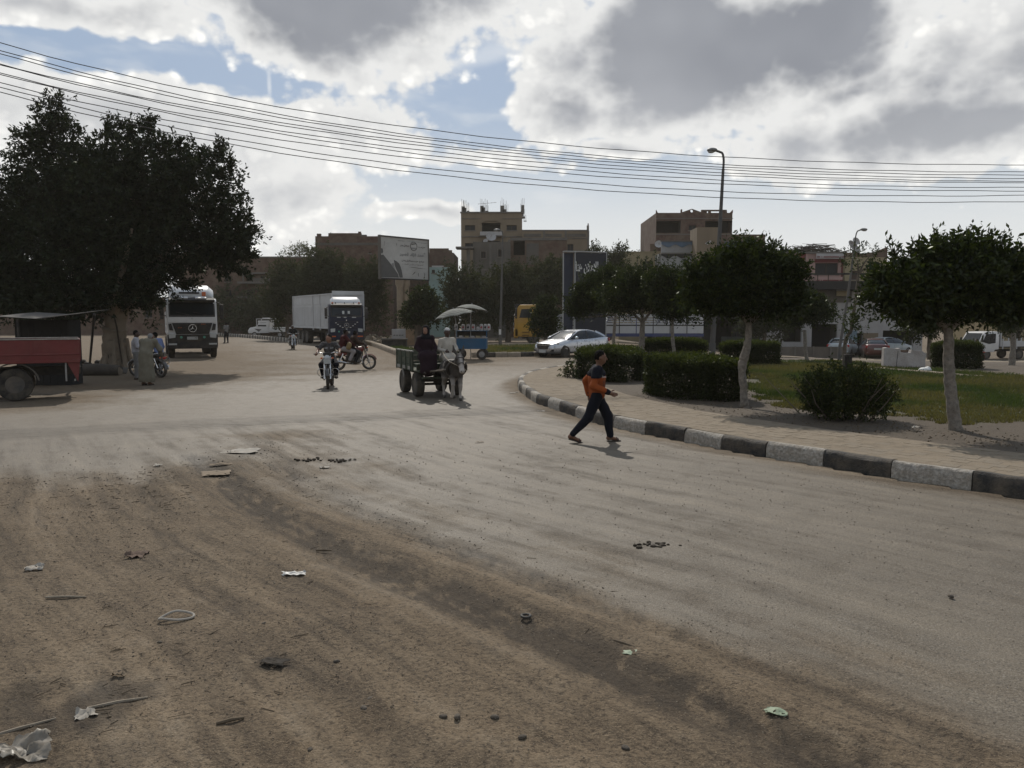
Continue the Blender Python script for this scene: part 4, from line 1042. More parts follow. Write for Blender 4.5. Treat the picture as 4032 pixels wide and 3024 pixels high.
# far left: long brick row with arched balconies
B = Bld('brick_house', 'long brown brick house with arched balconies behind the far trees', 700, 1245, 1015, 96, M_BRICK2, 10, holes=[(965, 1084, 990, 1106, 'open'), (1020, 1084, 1040, 1108), (965, 1140, 992, 1165, 'open'), (1100, 1084, 1125, 1108), (1100, 1140, 1125, 1165), (880, 1084, 905, 1108), (880, 1140, 905, 1165)])
B.band(945, 1072, 1062, 1078, M_CONC, 'cornice', .5); B.band(940, 1108, 1062, 1116, M_CONC, 'balcony_slab', 1.0); B.band(940, 1165, 1062, 1172, M_CONC, 'balcony_slab', 1.0)
B.band(995, 1095, 1062, 1108, M_GREYW, 'balcony_wall', 1.0, -.88); B.band(700, 1010, 1245, 1016, M_CONC, 'parapet', .06, .2)
for U in (960, 994, 1060): B.band(U, 1078, U + 5, 1108, M_CONC, 'post', .95, -.8)
# second: tall brick block
B = Bld('brick_house', 'blank red brick block with cement band left of the election billboard', 1241, 1545, 930, 86, M_BRICK, 9, holes=[(1448, 990, 1458, 996)])
B.band(1241, 955, 1545, 965, M_GREYW, 'cement_band', .03); B.band(1247, 920, 1262, 930.5, M_BRICK, 'parapet', -.02, .4); B.band(1292, 918, 1420, 930.5, M_BRICK, 'parapet', -.02, .4); B.band(1300, 915, 1302, 930, M_REBAR, 'post', -.1, .2); B.band(1408, 912, 1418, 918, M_BRICK, 'parapet', -.03, .35); B.band(1420, 924, 1440, 930.5, M_CONC, 'parapet', -.02, .4)
# right of the billboard: low ruined brick block + turquoise wall
B = Bld('brick_house', 'low brick block with broken top edge right of the election billboard', 1640, 1786, 995, 95, M_BRICK2, 8)
B.band(1690, 978, 1765, 995.5, M_BRICK2, 'parapet', -.02, .5); B.band(1765, 985, 1778, 995.5, M_BRICK2, 'parapet', -.02, .5)
B = Bld('turquoise_house', 'pale turquoise low house peeping over the trees right of the billboard', 1688, 1770, 1052, 88, M_TURQ, 6, holes=[(1700, 1062, 1712, 1074)])
B.band(1700, 1046, 1745, 1052.5, M_WHITEP, 'parapet', -.02, .3)
# beige apartment block with roof columns
hl = [(1830, 885, 1870, 905), (1992, 885, 2032, 905), (1830, 954, 1870, 974), (1992, 954, 2032, 974), (1896, 877, 1968, 925, 'open'), (1896, 945, 1968, 990, 'open')]
B = Bld('apartment_block', 'beige unfinished apartment block with bare columns on its roof', 1815, 2056, 838, 102, M_BEIGE, 12, holes=hl, side=M_GREYW)
B.band(1815, 859, 1890, 861, M_CONC, 'moulding', .08); B.band(1975, 859, 2056, 861, M_CONC, 'moulding', .08); B.band(1815, 928, 2056, 931, M_CONC, 'moulding', .10); B.band(1812, 834, 2058, 839, M_CONC, 'cornice', .12, .4)
B.band(1890, 912, 1975, 926, M_WHITEP, 'balcony_wall', .7, -.58); B.band(1888, 926, 1977, 930, M_CONC, 'balcony_slab', .75)
B.band(1896, 888, 1918, 912, M_DKIN, 'door', -1.5, 1.58)
x0, z0, x1, z1 = B.rect(1890, 864, 1975, 880)
arch = MB(); ring = []
for i in range(13):
    t = math.pi * i / 12; ring.append(((x0 + x1) / 2 - math.cos(t) * (x1 - x0) / 2 * 1.02, z0 + math.sin(t) * (z1 - z0)))
arch.prism(ring + [(x1 - .15, z0)] + [((x0 + x1) / 2 + math.cos(math.pi * i / 12) * (x1 - x0) / 2 * .88, z0 + math.sin(math.pi * i / 12) * (z1 - z0) * .72) for i in range(13)], 'y', -.16, -.01).build('arch', M_BEIGE, B.o)
for U, V, w in ((1822, 811, .4), (1829, 816, .4), (1842, 828, .3), (1896, 809, .45), (1902, 815, .4), (1915, 828, .4), (1975, 808, .5), (1985, 822, .4), (1992, 831, .4), (2055, 806, .4)): B.pillar(U, V, w, .5, None, 3)
for k_, (U, V) in enumerate(((2062, 821), (2069, 830), (2076, 840))): B.pillar(U - 8, V, .4, 3 + 2.6 * k_, None, 3)
# TV aerial
mb = MB(); p = B.rect(1915, 805, 1915, 838); 
mb.tube([(p[0], 2, p[1]), (p[0], 2, p[3] + .8)], .03, 5)
for q in range(6): mb.tube([(p[0] - 1.1 + .42 * q, 1.7, p[3] + .3 + .04 * q), (p[0] - 1.1 + .42 * q, 2.3, p[3] + .3 + .04 * q)], .015, 4)
mb.tube([(p[0] - 1.2, 2, p[3] + .3), (p[0] + 1.2, 2, p[3] + .5)], .018, 4); mb.build('aerial', M_REBAR, B.o)
# its lower wing
B = Bld('apartment_wing', 'lower beige wing with panelled parapet joined right of the apartment block', 2056, 2316, 908, 101, M_BEIGE, 10, holes=[(2232, 960, 2256, 990), (2110, 955, 2140, 985)])
for a, e in ((2062, 2130), (2146, 2210), (2232, 2304)): B.band(a, 920, e, 932, M_GREYW, 'parapet_panel', .03)
B.band(2056, 905, 2316, 909, M_CONC, 'coping', .08, .3); B.band(2056, 936, 2316, 939, M_CONC, 'moulding', .08)
for U in (2138, 2222, 2310): B.band(U, 909, U + 7, 1000, M_CONC, 'pilaster', .1)
B.band(2308, 888, 2316, 908.5, M_CONC, 'column', -.02, .4); B.band(2311, 880, 2315, 890, M_CONC, 'column', -.1, .3); B.band(2222, 988, 2318, 996, M_CONC, 'balcony_slab', 1.0)
# grey cement house in front
B = Bld('cement_house', 'raw grey cement house with two framed windows and dishes on its roof', 1862, 2010, 952, 84, M_GREYW, 9, holes=[(1893, 990, 1912, 1015), (1960, 982, 1977, 1010)])
for (a, v, e, w) in ((1890, 987, 1893, 1018), (1912, 987, 1915, 1018), (1957, 979, 1960, 1013), (1977, 979, 1980, 1013)): B.band(a, v, e, w, M_CONC, 'frame', .06)
B.band(1798, 974, 1866, 981, M_CONC, 'canopy', 1.2, .6); B.band(1838, 981, 1850, 1100, M_CONC, 'column', .4, 0); B.band(1926, 960, 1934, 1100, M_CONC, 'pilaster', .08); B.band(1862, 1058, 2010, 1062, M_CONC, 'moulding', .08)
x0, z0, x1, z1 = B.rect(1931, 940, 1931, 951); dish(B.o, (x0, 1.0, z1 + .25), .55, .25, .5, .7); x0, z0, x1, z1 = B.rect(1911, 950, 1911, 952); dish(B.o, (x0, 1.2, z1 + .1), .3, -.5, .5, .5)
B = Bld('cement_house', 'brick and cement house with one large dark opening behind the dark billboard', 2010, 2232, 940, 88, M_BRICK2, 9, holes=[(2022, 946, 2066, 1003, 'open')])
B.band(2010, 936, 2232, 946, M_CONC, 'roof_beam', .06, .3); B.band(2072, 958, 2120, 1040, M_GREYW, 'render_patch', .02); B.band(2000, 944, 2010, 1100, M_CONC, 'pilaster', .1)
# cream house
B = Bld('cream_house', 'plain cream house with one dark window right of the dark billboard', 2440, 2600, 993, 84, M_CREAM, 8, holes=[(2531, 1028, 2572, 1060, 'open')])
B.band(2440, 990, 2600, 994, M_CREAM, 'parapet', .05, .3); B.pillar(2532, 985, .3, .4, None, 2)
# tall brick house with gabled parapet
hb = [(2585, 868, 2680, 915, 'open'), (2711, 885, 2741, 905), (2775, 868, 2880, 915, 'open')]
B = Bld('brick_house', 'tall dark brick house with round hole in its gabled parapet', 2584, 2882, 838, 92, M_BRICK, 11, holes=hb)
x0, z0, x1, z1 = B.rect(2685, 822, 2760, 838.5); cx = (x0 + x1) / 2; cz = z0 + (z1 - z0) * .28
ga = MB(); n = 20; rr = .17
outer = [(x0, z0), (x1, z0), (x1, z0 + .12), (cx + .1, z1), (cx - .1, z1), (x0, z0 + .1)]
for sgn in (-1, 1):
    arcp = [(cx + sgn * rr * math.sin(math.pi * i / 10), cz + .1 + rr * math.cos(math.pi * i / 10)) for i in range(11)]
    side_ = [(cx, z1), (x0 if sgn < 0 else x1, z0 + .1), (x0 if sgn < 0 else x1, z0), (cx, z0)]
    ga.prism([side_[0]] + [side_[1], side_[2], side_[3]] + list(reversed(arcp)), 'y', .05, .32)
ga.build('gable', M_BRICK, B.o)
B.band(2681, 824, 2685, 838.5, M_BRICK, 'pier', -.02, .5); B.band(2760, 826, 2858, 831, M_BRICK, 'parapet', -.02, .4)
for U in (2760, 2772, 2788, 2838, 2850): B.band(U, 830.5, U + 9, 838.5, M_BRICK, 'pier', -.03, .4)
B.band(2584, 858, 2882, 861, M_CONC, 'moulding', .06); B.band(2584, 918, 2882, 922, M_CONC, 'floor_band', .04)
for q in ((2584, 2590), (2882, 2872)):
    mb = MB()
    a = B.rect(q[0], 826, q[0], 838.5); c = B.rect(q[1], 836, q[1], 838.5); mb.prism([(a[0], a[1] - .02), (a[0], a[3]), (c[0], c[1] + .05), (c[0], c[1] - .02)], 'y', .03, .35); mb.build('parapet_horn', M_BRICK, B.o)
a = B.rect(2655, 890, 2672, 915); MB().box2((a[0], 1.5, a[1]), (a[2], 1.58, a[3])).build('door', M_DKIN, B.o)
B = Bld('brick_wing', 'lower dark wing right of the tall brick house', 2882, 3013, 923, 92, M_BRICK2, 9)
# balcony building in front: blue and grey waves
B = Bld('balcony_house', 'house with blue and grey wavy painted balconies below the tall brick house', 2594, 2965, 1000, 82, M_GREYP, 9, holes=[(2600, 1030, 2640, 1058, 'open')])
for (a, e) in ((2597, 2745), (2840, 2962)):
    for (v0, v1, v2, c1, c2) in ((955, 972, 998, M_BLUEP, M_GREYP), (1003, 1014, 1070, M_DARKS, M_GREYP), (1075, 1088, 1110, M_BLUEP, M_GREYP)):
        B.band(a, v1 - 4, e, v2, c2, 'balcony_front', .9, -.75)
        x0, z0, x1, z1 = B.rect(a, v0, e, v1); w = MB(); n = 24
        top = [(x0 + (x1 - x0) * i / n, z1) for i in range(n + 1)]; bot = [(x0 + (x1 - x0) * i / n, z0 + .14 * math.cos(i / n * 5.5 * math.pi)) for i in range(n, -1, -1)]
        w.prism(top + bot, 'y', -.97, -.905).build('painted_wave', c1, B.o)
    B.band(a - 3, 952, e + 3, 956, M_CONC, 'rail', 1.05, -.7)
    B.band(a, 998, e, 1003, M_CONC, 'balcony_slab', 1.0, 0)
B = Bld('stair_tower', 'tan stair tower with small diamond vent between the wavy balconies', 2745, 2830, 895, 79, M_BEIGE, 3)
x0, z0, x1, z1 = B.rect(2776, 945, 2800, 962); cx, cz = (x0 + x1) / 2, (z0 + z1) / 2
MB().prism([(x0, cz - .1), (cx, z0), (x1, cz), (x1, z1), (cx, z1 - .1)], 'y', -.012, .05).build('vent_surround', M_WHITEP, B.o); MB().prism([(x0 + .1, cz - .15), (cx, cz - .12), (x1 - .1, z1 - .05), (cx, cz + .08)], 'y', -.02, .05).build('vent', M_DKIN, B.o)
e_ = Bld('roof_clutter_wall', 'narrow brick side wall with dish beside the wavy balconies', 2560, 2600, 960, 86, M_BRICK2, 3); dish(e_.o, (.9, -.2, e_.H - .1), .45, -.2, .5, .6)
# pink and red house
B = Bld('pink_house', 'pink house with dark red panels and a glazed balcony', 3060, 3330, 998, 74, M_PINK, 9, holes=[(3210, 1035, 3300, 1078), (3120, 1055, 3172, 1078)])
x0, z0, x1, z1 = B.rect(3134, 998, 3174, 1025)
MB().prism([(x0, z1 - .02), (x0, z0 + .25), (x0 + .2, z0), (x1 - .2, z0), (x1, z0 + .25), (x1, z1 - .02)], 'y', -.04, -.003).build('red_panel', M_REDP, B.o)
B.band(3207, 1020, 3312, 1033, M_REDP, 'red_panel', .05); B.band(3207, 1000, 3312, 1019, M_WHITEP, 'balcony_front', .5, -.38)
for v in (1011, 1101): 
    for a, e in ((3208, 3220), (3225, 3228), (3233, 3294), (3298, 3302), (3304, 3312)): B.band(a, v, e, v + 4, M_REDP, 'slot', .53, -.49) if v < 1100 else B.band(a, v, e, v + 4, M_REDP, 'slot', .56, -.51)
B.band(3207, 1090, 3312, 1108, M_PINK, 'balcony_front', .5, -.38); B.band(3312, 998, 3330, 1110, M_REDP, 'pilaster', .06); B.band(3172, 998, 3180, 1110, M_PINK, 'pilaster', .05)
B.band(3060, 992, 3330, 999, M_CONC, 'cornice', .15, .3)
tag(B.o, 'pink house with dark red panels and a glazed balcony'); pink = B
# yellow house
B = Bld('yellow_house', 'pale yellow house with sloping brown parapet and dishes on its roof', 3330, 3494, 1013, 73.4, M_CREAM, 9, holes=[(3350, 1065, 3380, 1098, 'shut'), (3430, 1065, 3470, 1098, 'shut')])
x0, z0, x1, z1 = B.rect(3330, 1013, 3494, 1013)
MB().prism([(0, B.H - .02), (B.W, B.H - .02), (B.W, B.H + .95), (B.W * .72, B.H + .5), (B.W * .42, B.H + .35), (B.W * .2, B.H + .42), (0, B.H + .4)], 'y', .02, .3).build('parapet', M_BRICK2, B.o)
for (U, V, r_) in ((3392, 962, .42), (3384, 952, .3), (3403, 944, .38), (3408, 976, .36)):
    x0, z0, x1, z1 = B.rect(U, V, U, 1013); dish(B.o, (x0, 2.0, z1), r_, .3, .4, 1.6)
# street level in front of them: dark roof, grey band, white wall, shops
B = Bld('shop_row', 'low row of shops with white wall and dark flat roof at street level', 3010, 3640, 1148, 69, M_WHITEP, 5, holes=[(3270, 1186, 3294, 1208, 'open'), (3090, 1262, 3160, 1345, 'open'), (3200, 1275, 3300, 1375, 'open'), (3378, 1310, 3402, 1375, 'open'), (3480, 1300, 3600, 1370, 'open')])
B.band(3010, 1110, 3640, 1142, M_DARKS, 'awning', 1.5, 3); B.band(3130, 1142, 3350, 1190, M_GREYW, 'sign_band', .12); B.band(3328, 1300, 3378, 1375, mat('blue_grey_door', (.17, .22, .25), .8), 'door', .06); B.band(3402, 1310, 3460, 1375, M_BEIGE, 'pillar', .08)
for U in (3200, 3241, 3298, 3350, 3395, 3444): B.band(U, 1083, U + 3, 1112, M_REBAR, 'roof_post', .9, -.84)
B.band(3140, 1078, 3460, 1085, M_DARKS, 'roof_rail', .95, -.8)
B.band(3284, 1128, 3328, 1146, M_GREYP, 'sign_board', .5, -.4); B.band(3284, 1147, 3328, 1166, M_CREAM, 'sign_board', .5, -.4)
# brushwood stacked on the pink house roof
g = np.random.default_rng(6); mb = MB(); c = at(3190, 985, 76)
for i in range(420):
    x = g.uniform(-2.6, 2.9); hgt = .75 * math.exp(-(x / 1.9) ** 2) + .15; p = Vector((x, g.uniform(-1.5, 1.5), g.uniform(0, hgt))); q = Vector((g.normal(0, .55), g.normal(0, .4), g.normal(.02, .12))); mb.tube([p - q, p + q], [.03, .012], 4)
bo = tag(link('brushwood', mb.mesh('brushwood'), None, mat('dry_brushwood', (.05, .04, .03), .95)), 'heap of dry brushwood on the roof of the pink house', 'brushwood', kind='stuff'); bo.location = (c.x, c.y, pink.z0 + pink.H + .05)
# far right cream house
B = Bld('cream_house', 'cream house at the right edge behind the nearest tree', 3940, 4200, 1020, 78, M_CREAM, 9, holes=[(3975, 1050, 4000, 1085, 'shut'), (4040, 1050, 4070, 1085, 'shut')]); B.band(3990, 1008, 4200, 1020.5, M_CONC, 'parapet', -.02, .3)
# low concrete wall across the road
B = Bld('low_wall', 'long low concrete wall beyond the far road, left of the parked cars', 3060, 3332, 1366, 56, M_GREYW, .3, cat='wall')
for i, U in enumerate((3128, 3200, 3268)): B.band(U, 1364, U + 6, 1400, M_CONC, 'pier', .05)
# ------------------------------------------------------------------ vehicles (local: forward +Y, right +X, wheels on z=0)
M_TYRE = mat('tyre_rubber', (.016, .0155, .015), .9, .25, 8, .4, 40, dust=.45)
M_RIM = mat('steel_rim', (.28, .28, .28), .4, .2, 6, metal=.8, dust=.4)
M_RIMD = mat('dark_dusty_rim', (.06, .055, .05), .7, .3, 6, dust=.5)
M_BLK = mat('black_plastic', (.014, .014, .015), .6, .2, 8, dust=.25)
M_CHAS = mat('greasy_chassis', (.02, .018, .016), .85, .3, 5, dust=.35)
M_WPAINT = mat('white_truck_paint', (.62, .61, .59), .35, .06, 2, coat=.4, dust=.22)
M_WBOX = mat('white_container_paint', (.46, .46, .455), .6, .08, 1.5, dust=.25, streak=True)
M_NAVY = mat('navy_truck_paint', (.009, .014, .036), .4, .12, 2, spec=.2, dust=.05)
M_YEL = mat('yellow_truck_paint', (.46, .245, .020), .5, .1, 2, coat=.3, dust=.25)
M_SILV = mat('silver_car_paint', (.50, .51, .53), .26, .05, 2, metal=.55, coat=.8, dust=.06)
M_REDC = mat('dark_red_car_paint', (.085, .016, .014), .3, .1, 2, coat=.6, dust=.2)
M_PALEC = mat('pale_car_paint', (.36, .40, .41), .35, .1, 2, coat=.5, dust=.2)
M_REDT = mat('red_truck_bed_paint', (.135, .015, .014), .55, .25, 3, dust=.12, coat=.2)
M_WGLASS = mat('windscreen_glass', (.010, .012, .014), .12, .1, 2, spec=.35)
M_LAMP = mat('headlamp_glass', (.42, .43, .42), .15, .1, 20, spec=.8, coat=.6)
M_AMB = mat('amber_lens', (.55, .11, .015), .3, .1, 9, coat=.5)
M_REDL = mat('red_lens', (.35, .012, .010), .3, .1, 9, coat=.5)
M_CHROME = mat('chrome', (.62, .61, .60), .18, .08, 9, metal=1.0, dust=.15)
M_PLATE = mat('number_plate', (.42, .42, .40), .6, .12, 9)
M_INK = mat('black_ink', (.02, .02, .022), .8, .1, 8)
M_STICK = mat('white_sticker', (.58, .57, .54), .7, .1, 8)
M_GRNS = mat('green_round_sticker', (.10, .30, .22), .7, .1, 8)
M_SEAT = mat('black_vinyl', (.018, .017, .017), .5, .2, 8, dust=.2)

def wheel(parent, p, r, w, rimm=None, name='wheel', sx=1, spokes=0, seg=28, rimr=.62):
    x, y, z = p
    prof = [(r * rimr, -w * .42), (r * .80, -w * .5), (r * .955, -w * .46), (r * .995, -w * .28), (r, 0), (r * .995, w * .28), (r * .955, w * .46), (r * .80, w * .5), (r * rimr, w * .42)]
    mb = MB().lathe(prof + [(r * rimr * .97, w * .2), (r * rimr * .97, -w * .2)], (0, 0, 0), (1, 0, 0), seg, closed=True)
    o = mb.build(name, M_TYRE, parent, True, angle=40); o.location = p
    rm = MB()
    if spokes:
        rm.torus((0, 0, 0), r * rimr * .95, r * .05, (1, 0, 0), 24, 6, sq=w / r * 8 * .25)
        rm.cyl((-w * .3, 0, 0), (w * .3, 0, 0), r * .12, None, 10)
        for i in range(spokes):
            a = 2 * math.pi * i / spokes; rm.bar((0, r * .1 * math.cos(a), r * .1 * math.sin(a)), (0, r * rimr * .95 * math.cos(a), r * rimr * .95 * math.sin(a)), w * .22, r * .10, Vector((1, 0, 0)))
    else:
        rm.lathe([(r * rimr, -w * .40), (r * rimr * .96, -w * .30), (r * rimr * .55, -w * .18), (r * .2, -w * .36), (r * .2, w * .36), (r * rimr * .55, w * .18), (r * rimr * .96, w * .30), (r * rimr, w * .40)], (0, 0, 0), (1, 0, 0), 20)
        for i in range(6):
            a = i * math.pi / 3
            for q in (-1, 1): rm.cyl((q * w * .16, r * .42 * math.cos(a), r * .42 * math.sin(a)), (q * w * .27, r * .42 * math.cos(a), r * .42 * math.sin(a)), r * .045, None, 6)
    rm.build('rim', rimm or M_RIMD, o, True)
    return o
def star_emblem(parent, p, r):
    "ring with three-pointed star, facing +Y"
    mb = MB().torus((0, 0, 0), r, r * .09, (0, 1, 0), 28, 6)
    for i in range(3):
        a = math.pi / 2 + i * 2 * math.pi / 3; t = Vector((math.cos(a), 0, math.sin(a))); n = Vector((-math.sin(a), 0, math.cos(a)))
        mb.add([t * r * .97, n * r * .14 + Vector((0, .0, 0)), -n * r * .14, Vector((0, r * .14, 0)), Vector((0, -r * .1, 0))], [(0, 1, 3), (0, 3, 2), (0, 2, 4), (0, 4, 1)])
    o = mb.build('emblem', M_CHROME, parent); o.location = p; return o
def truck_cab(root, paint, lower=M_BLK, style='white', parent=None):
    "front face at y=0; cab runs back to y=-2.25; returns cab part"
    P = parent or root; W = 2.46; hw = W / 2
    prof = [(0.0, .62), (.02, 1.30), (0.0, 2.12), (-.22, 2.95), (-.42, 3.12), (-2.15, 3.14), (-2.22, 3.0), (-2.22, .95), (-1.75, .95), (-1.70, .62)]
    rings = []
    for x, s in ((-hw, .985), (-hw + .06, 1.0), (hw - .06, 1.0), (hw, .985)):
        cy = -1.1; cz = 1.9; rings.append([(x, cy + (y - cy) * s, cz + (z - cz) * s) for y, z in prof])
    cab = MB().loft(rings).build('cab', paint, P, True, bevel=.035, seg=2, angle=30)
    # windscreen, following the raked face
    def face(x0, x1, z0, z1, off, m, name, par=None, inset=0):
        def fy(z): return (np.interp(z, [.62, 1.30, 2.12, 2.95, 3.12], [0, .02, 0, -.22, -.42]))
        mb = MB(); zs = np.linspace(z0, z1, 4); r1 = []; r2 = []
        for z in zs:
            r1.append([(x0, fy(z) + off, z), (x1, fy(z) + off, z), (x1, fy(z) - .03, z), (x0, fy(z) - .03, z)])
        return mb.loft(r1).build(name, m, par or cab, bevel=.008)
    face(-hw + .10, hw - .10, 2.16, 2.98, .015, M_BLK, 'windscreen_surround')
    ws = face(-hw + .17, hw - .17, 2.26, 2.92, .024, M_WGLASS, 'windscreen')
    MB().bar((-.75, .06, 2.25), (-.05, .0, 2.42), .02, .02).bar((.1, .06, 2.25), (.8, .0, 2.42), .02, .02).build('wiper', M_BLK, cab)
    # visor
    MB().box((0, -.10, 3.04), (W - .2, .28, .16), (R(-28), 0, 0)).build('sun_visor', M_BLK, cab, bevel=.02)
    # bonnet panel and grille
    if style == 'white':
        face(-hw + .05, hw - .05, 1.86, 2.12, .02, paint, 'front_panel')
        mb = MB().prism([(-.98, 1.84), (.98, 1.84), (.80, 1.26), (-.80, 1.26)], 'y', .0, .055); mb.build('grille', M_BLK, cab, bevel=.01)
        for i in range(4):
            z = 1.36 + i * .13; MB().box((0, .062, z), (1.55 + .09 * i, .03, .035)).build('grille_bar', M_BLK, cab)
        star_emblem(cab, (0, .10, 1.57), .19)
        star_emblem(cab, (0, .035, 2.07), .045)
        text_obj('sticker', 'A44', M_AMB, cab, (.62, .085, 1.60), .20, .06, (R(90), 0, R(180))); text_obj('sticker', 'A44', M_AMB, cab, (-.52, .085, 1.78), .22, .06, (R(90), 0, R(180)))
    else:
        face(-hw + .08, hw - .08, 1.12, 2.10, .02, paint, 'front_panel')
        for i in range(5): MB().box((0, .045, 1.22 + i * .15), (1.7, .02, .03)).build('grille_bar', M_BLK, cab)
        star_emblem(cab, (0, .085, 1.55), .17)
        MB().cyl((0, .03, 1.93), (0, .06, 1.93), .04).build('badge', M_CHROME, cab)
        for i, (x, z) in enumerate([(-.78, 1.78), (-.62, 1.64), (-.46, 1.52), (-.28, 1.40), (0, 1.28), (.28, 1.40), (.46, 1.50), (.62, 1.62), (.76, 1.74)]): MB().box((x, .052, z), (.11, .012, .05)).build('sticker', M_STICK, cab)
        for x, w_ in ((.55, .25), (.1, .2), (-.55, .3)): MB().box((x, .0, 2.14), (w_, .03, .05)).build('sticker', M_STICK, cab)
        for x in (-.18, .22): MB().box((x, -.055, 2.48), (.16, .02, .26)).build('dashboard_toy', M_STICK, cab, bevel=.03)
    # bumper
    bp = MB().prism([(-hw, 1.24), (hw, 1.24), (hw, .58), (hw - .18, .50), (-hw + .18, .50), (-hw, .58)], 'y', -.25, .075).build('bumper', lower, cab, bevel=.03, seg=2)
    if style == 'white': MB().prism([(-.78, 1.20), (.78, 1.20), (.62, .88), (-.62, .88)], 'y', .077, .088).build('bumper_intake', M_CHAS, bp)
    for s_ in (-1, 1):
        MB().prism([(s_ * 1.17, 1.30), (s_ * .82, 1.33), (s_ * .84, 1.08), (s_ * 1.15, 1.04)], 'y', .06, .098).build('headlight', M_LAMP, cab, bevel=.012)
        MB().box((s_ * .98, .07, .74), (.40, .04, .09)).build('fog_lamp', M_LAMP if style == 'white' else M_AMB, cab, bevel=.01)
        MB().cyl((s_ * .56, .078, 1.10), (s_ * .56, .098, 1.10), .065, None, 16).build('round_sticker', M_GRNS, bp)
        if style == 'white': MB().prism([(s_ * 1.16, 1.78), (s_ * 1.02, 1.82), (s_ * .93, 1.45), (s_ * 1.12, 1.48)], 'y', .01, .06).build('side_lamp', M_BLK, cab)
        # mirrors
        mi = MB().box((s_ * 1.46, -.10, 2.52), (.20, .16, .62)).build('mirror', M_BLK, cab, True, bevel=.04, seg=2)
        MB().tube([(s_ * 1.2, -.25, 2.95), (s_ * 1.42, -.12, 2.85)], .025, 6).tube([(s_ * 1.2, -.1, 2.2), (s_ * 1.42, -.1, 2.25)], .025, 6).build('mirror_arm', M_BLK, mi)
        MB().box((s_ * 1.46, -.10, 2.12), (.18, .14, .16)).build('mirror', M_BLK, cab, True, bevel=.03)
        # side window and door
        sw = MB().prism([(-.35, 2.10), (-.52, 2.78), (-1.35, 2.80), (-1.35, 2.10)], 'x', s_ * (hw - .02), s_ * (hw + .012)).build('side_window', M_WGLASS, cab)
        MB().prism([(-.22, .98), (-.20, 2.05), (-1.42, 2.05), (-1.42, .98)], 'x', s_ * (hw - .02), s_ * (hw + .008)).build('door', paint, cab, bevel=.004)
        MB().box((s_ * (hw + .02), -1.25, 1.78), (.03, .2, .06)).build('door_handle', M_BLK, cab)
        for i in range(3): MB().box((s_ * (hw - .06), -.85, .50 + .24 * i), (.18, .55, .05)).build('step', M_CHAS, cab)
    pl = MB().box((.02, .105, 1.05), (.52, .012, .15)).build('number_plate', M_PLATE, bp)
    text_obj('plate_number', '79', M_INK, pl, (-.14, .115, 1.05), .12, .09, (R(90), 0, R(180)))
    return cab
# --- white truck parked under the old tree
p = hit(762, 1410)
wt = empty('tipper_truck', (p.x, p.y, 0), R(204), 'white truck with black grille parked facing us beyond the big tree', 'truck')
tc_ = truck_cab(wt, M_WPAINT, M_BLK, 'white')
fair = MB(); rings = []
for (y, z0, z1, hw_) in ((-.35, 3.15, 3.42, 1.05), (-.7, 3.15, 3.70, 1.12), (-1.2, 3.15, 3.84, 1.12), (-2.1, 3.15, 3.86, 1.12)):
    rings.append([(-hw_, y, z0), (-hw_, y, z1 - .25), (-hw_ + .28, y, z1), (hw_ - .28, y, z1), (hw_, y, z1 - .25), (hw_, y, z0)])
fair.loft(rings).build('roof_deflector', M_WPAINT, tc_, True, bevel=.03, angle=40)
MB().box((.1, -.36, 3.42), (1.0, .06, .09)).build('deflector_slot', M_BLK, tc_)
MB().box((-.62, -.38, 3.36), (.20, .14, .24)).build('roof_lamp', M_AMB, tc_, bevel=.02)
for x in (-.45, .45): MB().box((x, -.12, 3.16), (.55, .2, .07), (R(-25), 0, 0)).build('visor_slat', M_WPAINT, tc_)
for x in (-1.05,): wheel(wt, (x, -.95, .52), .52, .32); wheel(wt, (-x, -.95, .52), .52, .32)
ch = MB().box((-.38, -5, .85), (.12, 9.0, .26)).box((.38, -5, .85), (.12, 9.0, .26)).box((0, -2.6, .85), (.7, .12, .2)).box((0, -8.5, .85), (.7, .12, .2)); ch.build('chassis', M_CHAS, wt)
for y in (-5.6, -7.0):
    for x in (-1.02, 1.02): wheel(wt, (x, y, .52), .52, .5)
MB().box((0, -5.9, 1.28), (2.46, 6.6, .14)).build('load_bed', M_WBOX, wt, bevel=.01)
for s_ in (-1, 1):
    for i in range(12): MB().box((s_ * 1.21, -2.75 - i * .57, 1.9), (.05, .09, 1.1)).build('stake', M_WBOX, wt)
    for z in (1.5, 1.85, 2.2, 2.42): MB().box((s_ * 1.21, -5.9, z), (.03, 6.4, .10)).build('side_slat', M_WBOX, wt)
# --- navy truck with white box trailer
p = hit(1366, 1364)
nt_ = empty('semi_truck', (p.x, p.y, 0), R(196), 'navy blue truck pulling a white box trailer on the far road', 'truck')
nc = truck_cab(nt_, M_NAVY, M_NAVY, 'navy')
rings = []
for (y, z0, z1, hw_) in ((-.45, 3.12, 3.25, 1.02), (-.75, 3.12, 3.52, 1.10), (-1.3, 3.12, 3.66, 1.10), (-2.0, 3.12, 3.66, 1.08)):
    rings.append([(-hw_, y, z0), (-hw_, y, z1 - .2), (-hw_ + .2, y, z1), (hw_ - .2, y, z1), (hw_, y, z1 - .2), (hw_, y, z0)])
MB().loft(rings).build('roof_deflector', M_WPAINT, nc, True, bevel=.03, angle=40)
for x in (-.95, .98): MB().cyl((x, -.25, 3.12), (x, -.25, 3.25), .07).build('beacon', M_AMB, nc)
for x in (-.55, .1, .75): MB().cyl((x, -.22, 3.12), (x, -.22, 3.24), .035).build('roof_lamp', M_BLK, nc)
for y, w_ in ((-1.0, .32), (-4.0, .5), (-5.3, .5)):
    for x in (-1.02, 1.02): wheel(nt_, (x, y, .52), .52, w_)
